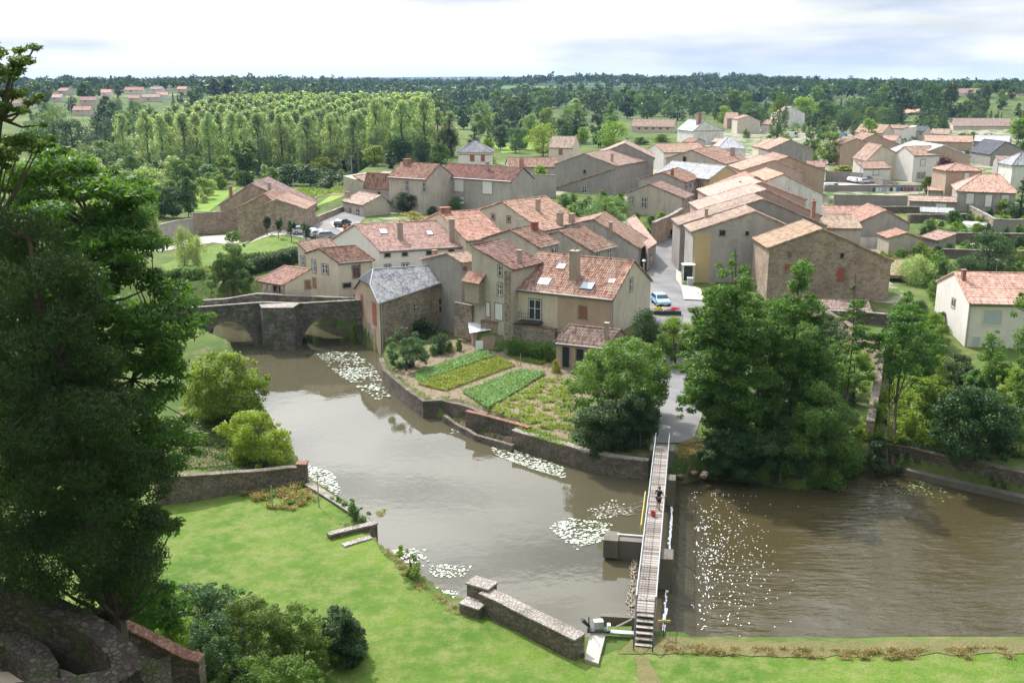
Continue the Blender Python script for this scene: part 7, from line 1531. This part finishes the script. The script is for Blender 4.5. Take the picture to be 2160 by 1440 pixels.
lilies('lily pads off the lawn shore, upper patch',[(825,1160),(900,1155),(905,1180),(890,1205),(850,1185)],80,.17,0,8); lilies('lily pads off the lawn shore, middle patch',[(900,1190),(995,1192),(985,1216),(915,1218)],70,.16,0,9); lilies('lily pads off the lawn shore, lower patch',[(905,1235),(972,1250),(955,1270),(925,1262)],45,.16,0,10)
M['lily3']=simple('green lily pad',(.22,.32,.12),.35); lilies('scattered green lily pads off the right bank',[(1845,1015),(1950,1015),(2050,1050),(2000,1060),(1880,1045)],55,.17,LOW,11,mat='lily3')
# ---- poplar wood
rg=random.Random(12); cnt=0
for j in range(14):
    for i in range(14):
        Y=318+j*10.5; X=-118+i*7.6+rg.uniform(-.5,.5)
        u=1080+FPX*X/(Y*cp+27*sp)
        if not(302<u<905-max(0,(j-5))*0): continue
        put('slender silvery poplar in the planted poplar wood',Vector((X,Y+rg.uniform(-.5,.5),gz(X,Y)-.2)),rg.uniform(18.7,19.8),rg.uniform(7.2,8.2),'poplar','pale','mid' if j<3 else 'far',group='poplars of the planted wood'); cnt+=1
for u,vb,vt,l in((925,330,228,'lone silvery poplar at right end of wood, the left one'),(950,330,233,'lone silvery poplar at right end of wood, the right one'),(1213,260,208,'silvery poplar rising from the central woods'),(265,345,238,'silvery tree at the left end of the poplar wood')): tree(l,u,vb,vt,40,'poplar','pale','mid')
# ---- woods behind the town
def rectof(T):
    pts=[]
    for c in T.children:
        if c.type=='MESH' and c.name.split('.')[0] in('roof','wall'):
            pts+=[(T.matrix_basis@v.co) for v in list(c.data.vertices)[:400:7]]
    if not pts: return None
    U=[];Vv=[]
    for p in pts:
        dp=p.y*cp+(CH-p.z)*sp; U.append(1080+FPX*p.x/dp); Vv.append(720-FPX*((p.z-CH)*cp+p.y*sp)/dp)
    return min(U),max(U),min(Vv),max(Vv),T.location.y,T.location.x
RECT=[r for r in (rectof(o) for o in list(COL.objects) if o.type=='EMPTY' and o.get('category') in('house','barn','shed','warehouse','outbuilding','mill','hut')) if r]
def okpos(x,y,h,w,loose=.25):
    z0=gz(x,y); d0=y*cp+(CH-z0)*sp; d1=y*cp+(CH-z0-h)*sp
    u=1080+FPX*x/d0; v0=720-FPX*((z0-CH)*cp+y*sp)/d0; v1=720-FPX*((z0+h-CH)*cp+y*sp)/d1; hw=w/2*FPX/d0
    for a,b,c,d,Y,X in RECT:
        if abs(Y-y)<w/2+7 and a-hw*.8<u<b+hw*.8: return False
        if Y>y and u+hw*.8>a and u-hw*.8<b:
            if v1<d-(d-c)*loose: return False
    return True
def region(poly,n,hr,kinds,mats,label,group,lod='far',seed=1,minsep=6,nm='woodland_tree',loose=.25):
    rg=random.Random(seed); us=[p[0] for p in poly]; vs=[p[1] for p in poly]; done=[];tries=0
    while len(done)<n and tries<n*30:
        tries+=1; u,v=rg.uniform(min(us),max(us)),rg.uniform(min(vs),max(vs))
        if not inpoly(u,v,poly): continue
        p=G(u,v); h=rg.uniform(*hr); w=h*rg.uniform(.75,1.05)
        if any(abs(p.x-q[0])<minsep and abs(p.y-q[1])<minsep*2 for q in done): continue
        if not okpos(p.x,p.y,h,w,loose): continue
        done.append((p.x,p.y)); k=rg.choice(kinds); put(label,Vector((p.x,p.y,p.z-.2)),h,w*(.6 if k in('cone','column') else 1),k,rg.choice(mats),lod,group=group,cat='shrub' if 'shrub' in nm else 'tree',name=nm)
    return len(done)
c=0
c+=region([(760,345),(820,300),(910,290),(1060,250),(1240,262),(1300,300),(1240,320),(1140,310),(1060,330),(920,345)],42,(6,11),['round','oak','cone','round'],['mid','dark','bright','mid','blue'],'garden or riverside tree in the belt behind the terrace houses','trees in the belt behind the terrace houses',seed=1,lod='mid',nm='garden_tree')
c+=region([(860,262),(1020,232),(1300,222),(1520,228),(1640,246),(1500,262),(1300,252),(1100,262),(960,275)],62,(11,17),['oak','round','oak'],['dark','mid','dark','blue'],'dark rounded woodland tree in the central wood','trees of the central wood',seed=2)
c+=region([(1500,262),(1640,232),(2160,212),(2160,290),(1950,320),(1900,282),(1640,290)],95,(6,12),['oak','round','oak','cone'],['dark','mid','bright','dark','blue'],'garden tree between the scattered houses at right','trees among the right hand houses',seed=3,lod='mid',minsep=4,loose=.4,nm='garden_tree')
c+=region([(60,340),(60,262),(180,240),(340,232),(330,300),(270,345)],44,(8,15),['oak','round','cone','oak'],['dark','blue','dark','mid'],'dark tree on the slope below the left suburb','trees on the slope below the left suburb',seed=4,lod='mid',loose=.5,nm='slope_tree')
c+=region([(60,240),(60,202),(420,196),(420,228),(320,236)],40,(8,13),['oak','round','cone'],['dark','dark','blue'],'dark tree scattered among the suburban roofs','trees among the suburban roofs',seed=5,loose=.55,nm='slope_tree')
c+=region([(60,480),(60,370),(300,365),(430,370),(400,430),(330,470),(200,520)],44,(5,10),['round','oak','round'],['mid','bright','mid','pale'],'riverside tree in the leafy belt at left before the poplars','riverside trees at left',seed=21,lod='mid',minsep=4,nm='riverside_tree')
c+=region([(1940,475),(2160,455),(2160,650),(1960,610),(1900,560)],60,(1.5,3.2),['dense','shrub','round'],['mid','bright','blue','dark'],'shrub in the walled gardens at right','shrubs in the walled right gardens',seed=22,lod='mid',minsep=2,nm='garden_shrub',loose=.6)
c+=region([(1860,690),(1870,630),(1985,620),(1985,760),(1880,780)],34,(1.5,4),['dense','round'],['mid','dark','bright'],'shrub between the brown house and the white modern house','shrubs beside the white modern house',seed=23,lod='near',minsep=2,nm='garden_shrub',loose=.7)
c+=region([(1640,232),(1720,205),(2160,188),(2160,222),(1900,236)],60,(8,14),['oak','round','cone'],['dark','dark','mid','blue'],'dark tree on the wooded slope at the right skyline','trees of the right skyline slope',seed=31,lod='far',minsep=6,loose=.6,nm='slope_tree')
c+=region([(1840,262),(1900,232),(2160,205),(2160,262),(2000,262)],40,(4,7.5),['oak','round','cone'],['dark','mid','dark'],'low dark tree among the houses of the right hillside','low trees of the right hillside',seed=32,lod='far',minsep=5,loose=.5,nm='slope_tree')
c+=region([(1500,262),(1640,240),(1850,262),(1800,300),(1560,300)],45,(3.5,7),['round','dense','oak'],['bright','mid','dark'],'low garden tree or bush behind the street tree','low garden greenery at right',seed=33,lod='mid',minsep=4,loose=.5,nm='garden_tree')
c+=region([(1120,428),(1340,418),(1440,440),(1400,470),(1200,455)],22,(1.5,3.6),['dense','round'],['mid','bright','dark'],'garden shrub between the terrace houses and the street','garden shrubs above the street',seed=41,lod='mid',minsep=3,loose=.5,nm='garden_shrub')
c+=region([(1590,345),(1740,335),(1900,348),(2160,352),(2160,300),(1900,300),(1600,312)],44,(3,6),['dense','round','oak'],['mid','dark','bright'],'garden tree squeezed between the right hand roofs','trees between the right hand roofs',seed=51,lod='mid',minsep=3,loose=.5,nm='garden_tree')
c+=region([(320,410),(420,392),(500,380),(600,372),(760,352),(760,372),(600,392),(470,392),(420,440),(340,440)],30,(3,6),['round','dense','round'],['mid','bright','mid','pale'],'orchard or hedge tree between the poplars and the barn','orchard trees before the poplar wood',seed=6,lod='mid',minsep=4,nm='orchard_tree')
c+=region([(1580,345),(1720,352),(1800,360),(1960,320),(2160,330),(2160,372),(1950,350),(1740,345),(1600,335)],34,(2.5,5),['dense','round'],['mid','bright','dark'],'small shrub in the back gardens near the warehouse','shrubs in the back gardens',seed=7,lod='mid',minsep=3,loose=.4,nm='garden_shrub')
c+=region([(880,240),(700,232),(420,208),(420,196),(1000,200),(1500,212),(2160,205),(2160,214),(1600,228),(1100,232)],110,(11,16),['oak','round'],['dark','dark','mid','blue'],'distant woodland tree beyond the poplar wood','distant woodland trees',seed=8,nm='distant_tree',lod='vfar',minsep=12)
for i in range(46):
    u=TR.uniform(1935,2175); Y=TR.uniform(560,690) if i%3 else TR.uniform(730,860); x=PY(u,220,Y).x; h=TR.uniform(6,9.5)
    put('dark tree on the open hillside at the far right',Vector((x,Y,gz(x,Y)-.2)),h,h*TR.uniform(.8,1.1),TR.choice(['oak','round','cone']),TR.choice(['dark','dark','mid','blue']),'far',group='trees of the far right hillside',cat='tree',name='hillside_tree')
for i,(u,vb,vt,w,k,m,l) in enumerate([(1895,700,640,60,'round','mid','rounded bush beside the corner of the brown stone house'),(1935,690,630,56,'dense','dark','dark bush below the silvery olive like bush'),(1965,720,655,54,'round','bright','bright bush left of the white modern house gable'),(1890,760,700,60,'dense','dark','dark bush behind the twin trunked alder crown'),(1940,770,705,64,'round','mid','mid green bush between twin alder and the white house'),(1975,800,745,50,'dense','bright','light bush at the foot of the white house gable'),
 (1455,770,700,60,'round','mid','bushy tree at the street edge behind the tallest alders'),(1475,720,660,56,'round','bright','light tree hiding the pavement corner'),(1462,850,790,52,'dense','dark','dark bush on the lane edge above the footbridge'),(2150,960,900,60,'dense','mid','bush on the right bank wall at the picture edge'),(1920,920,870,50,'dense','bright','leafy bush right of the twin trunks'),(1840,900,840,50,'dense','mid','bush hiding the end of the tall garden wall'),(1740,720,660,60,'round','dark','dark bush in front of the lean-to roof')]): tree(l,u,vb,vt,w,k,m,'near')
# far woods as one mass
rng=np.random.default_rng(5); n=7500
Yf=np.exp(rng.uniform(math.log(850),math.log(5200),n)); Uf=rng.uniform(-150,2310,n); Xf=(Uf-1080)/FPX*Yf*cp*1.02; keep=(np.sin(Xf/140+Yf/260)+np.sin(Yf/110+Xf/330)+rng.normal(size=n)*.7)>-.9
sub=(Uf>60)&(Uf<430)&(Yf<1900)&(rng.random(n)<.62); keep&=~sub
Xf,Yf=Xf[keep],Yf[keep]; Zf=Hi(Xf,Yf); C=[];Rd=[]
hh=rng.uniform(8,14,len(Xf))
V=[]
for k,(sz,lo,hi,q) in enumerate(((2.6,0,1500,70),(4.0,1500,2600,36),(6.5,2600,9000,18))):
    s=(Yf>=lo)&(Yf<hi); m=s.sum()
    if not m: continue
    ct=np.stack([Xf[s],Yf[s],Zf[s]+hh[s]*.55],1); r=hh[s]*.5
    ct2=np.repeat(ct,3,0)+rng.normal(size=(m*3,3))*np.repeat(r,3)[:,None]*np.array([.45,.45,.25]); V.append(leafquads(ct2,np.repeat(r*.7,3),m*q,sz,rng,.8,asp=.8))
V=np.concatenate(V); o=npmesh('far_woods',V,quads(V),LF['farwood']); tag(o,'dark mass of distant woods reaching to the horizon','woods',kind='stuff')
print('TREES',cnt,c,len(V)//4)

cover('dark leafy strip along the right bank above the water',[(1480,1000),(1500,960),(1640,985),(1800,960),(1840,965),(1930,980),(2060,1008),(2160,1035),(2160,1020),(2000,975),(1830,940),(1820,1008),(1700,1020)],12000,.22,'dark',.0,.7,'bank_plants',seed=33,clump=1.2)
# ================= haze
hb=MB().box(-9500,9500,-70,9300,-4,110).build('haze',M['dark']); hm=bpy.data.materials.new('haze'); hm.use_nodes=True; t=hm.node_tree; t.nodes.clear()
pv_=t.nodes.new('ShaderNodeVolumePrincipled'); pv_.inputs['Density'].default_value=.00007; pv_.inputs['Color'].default_value=(.42,.62,1,1); pv_.inputs['Anisotropy'].default_value=.2
oo=t.nodes.new('ShaderNodeOutputMaterial'); t.links.new(pv_.outputs[0],oo.inputs['Volume']); hb.data.materials[0]=hm; tag(hb,'thin blue haze over the far countryside',None,kind='stuff')
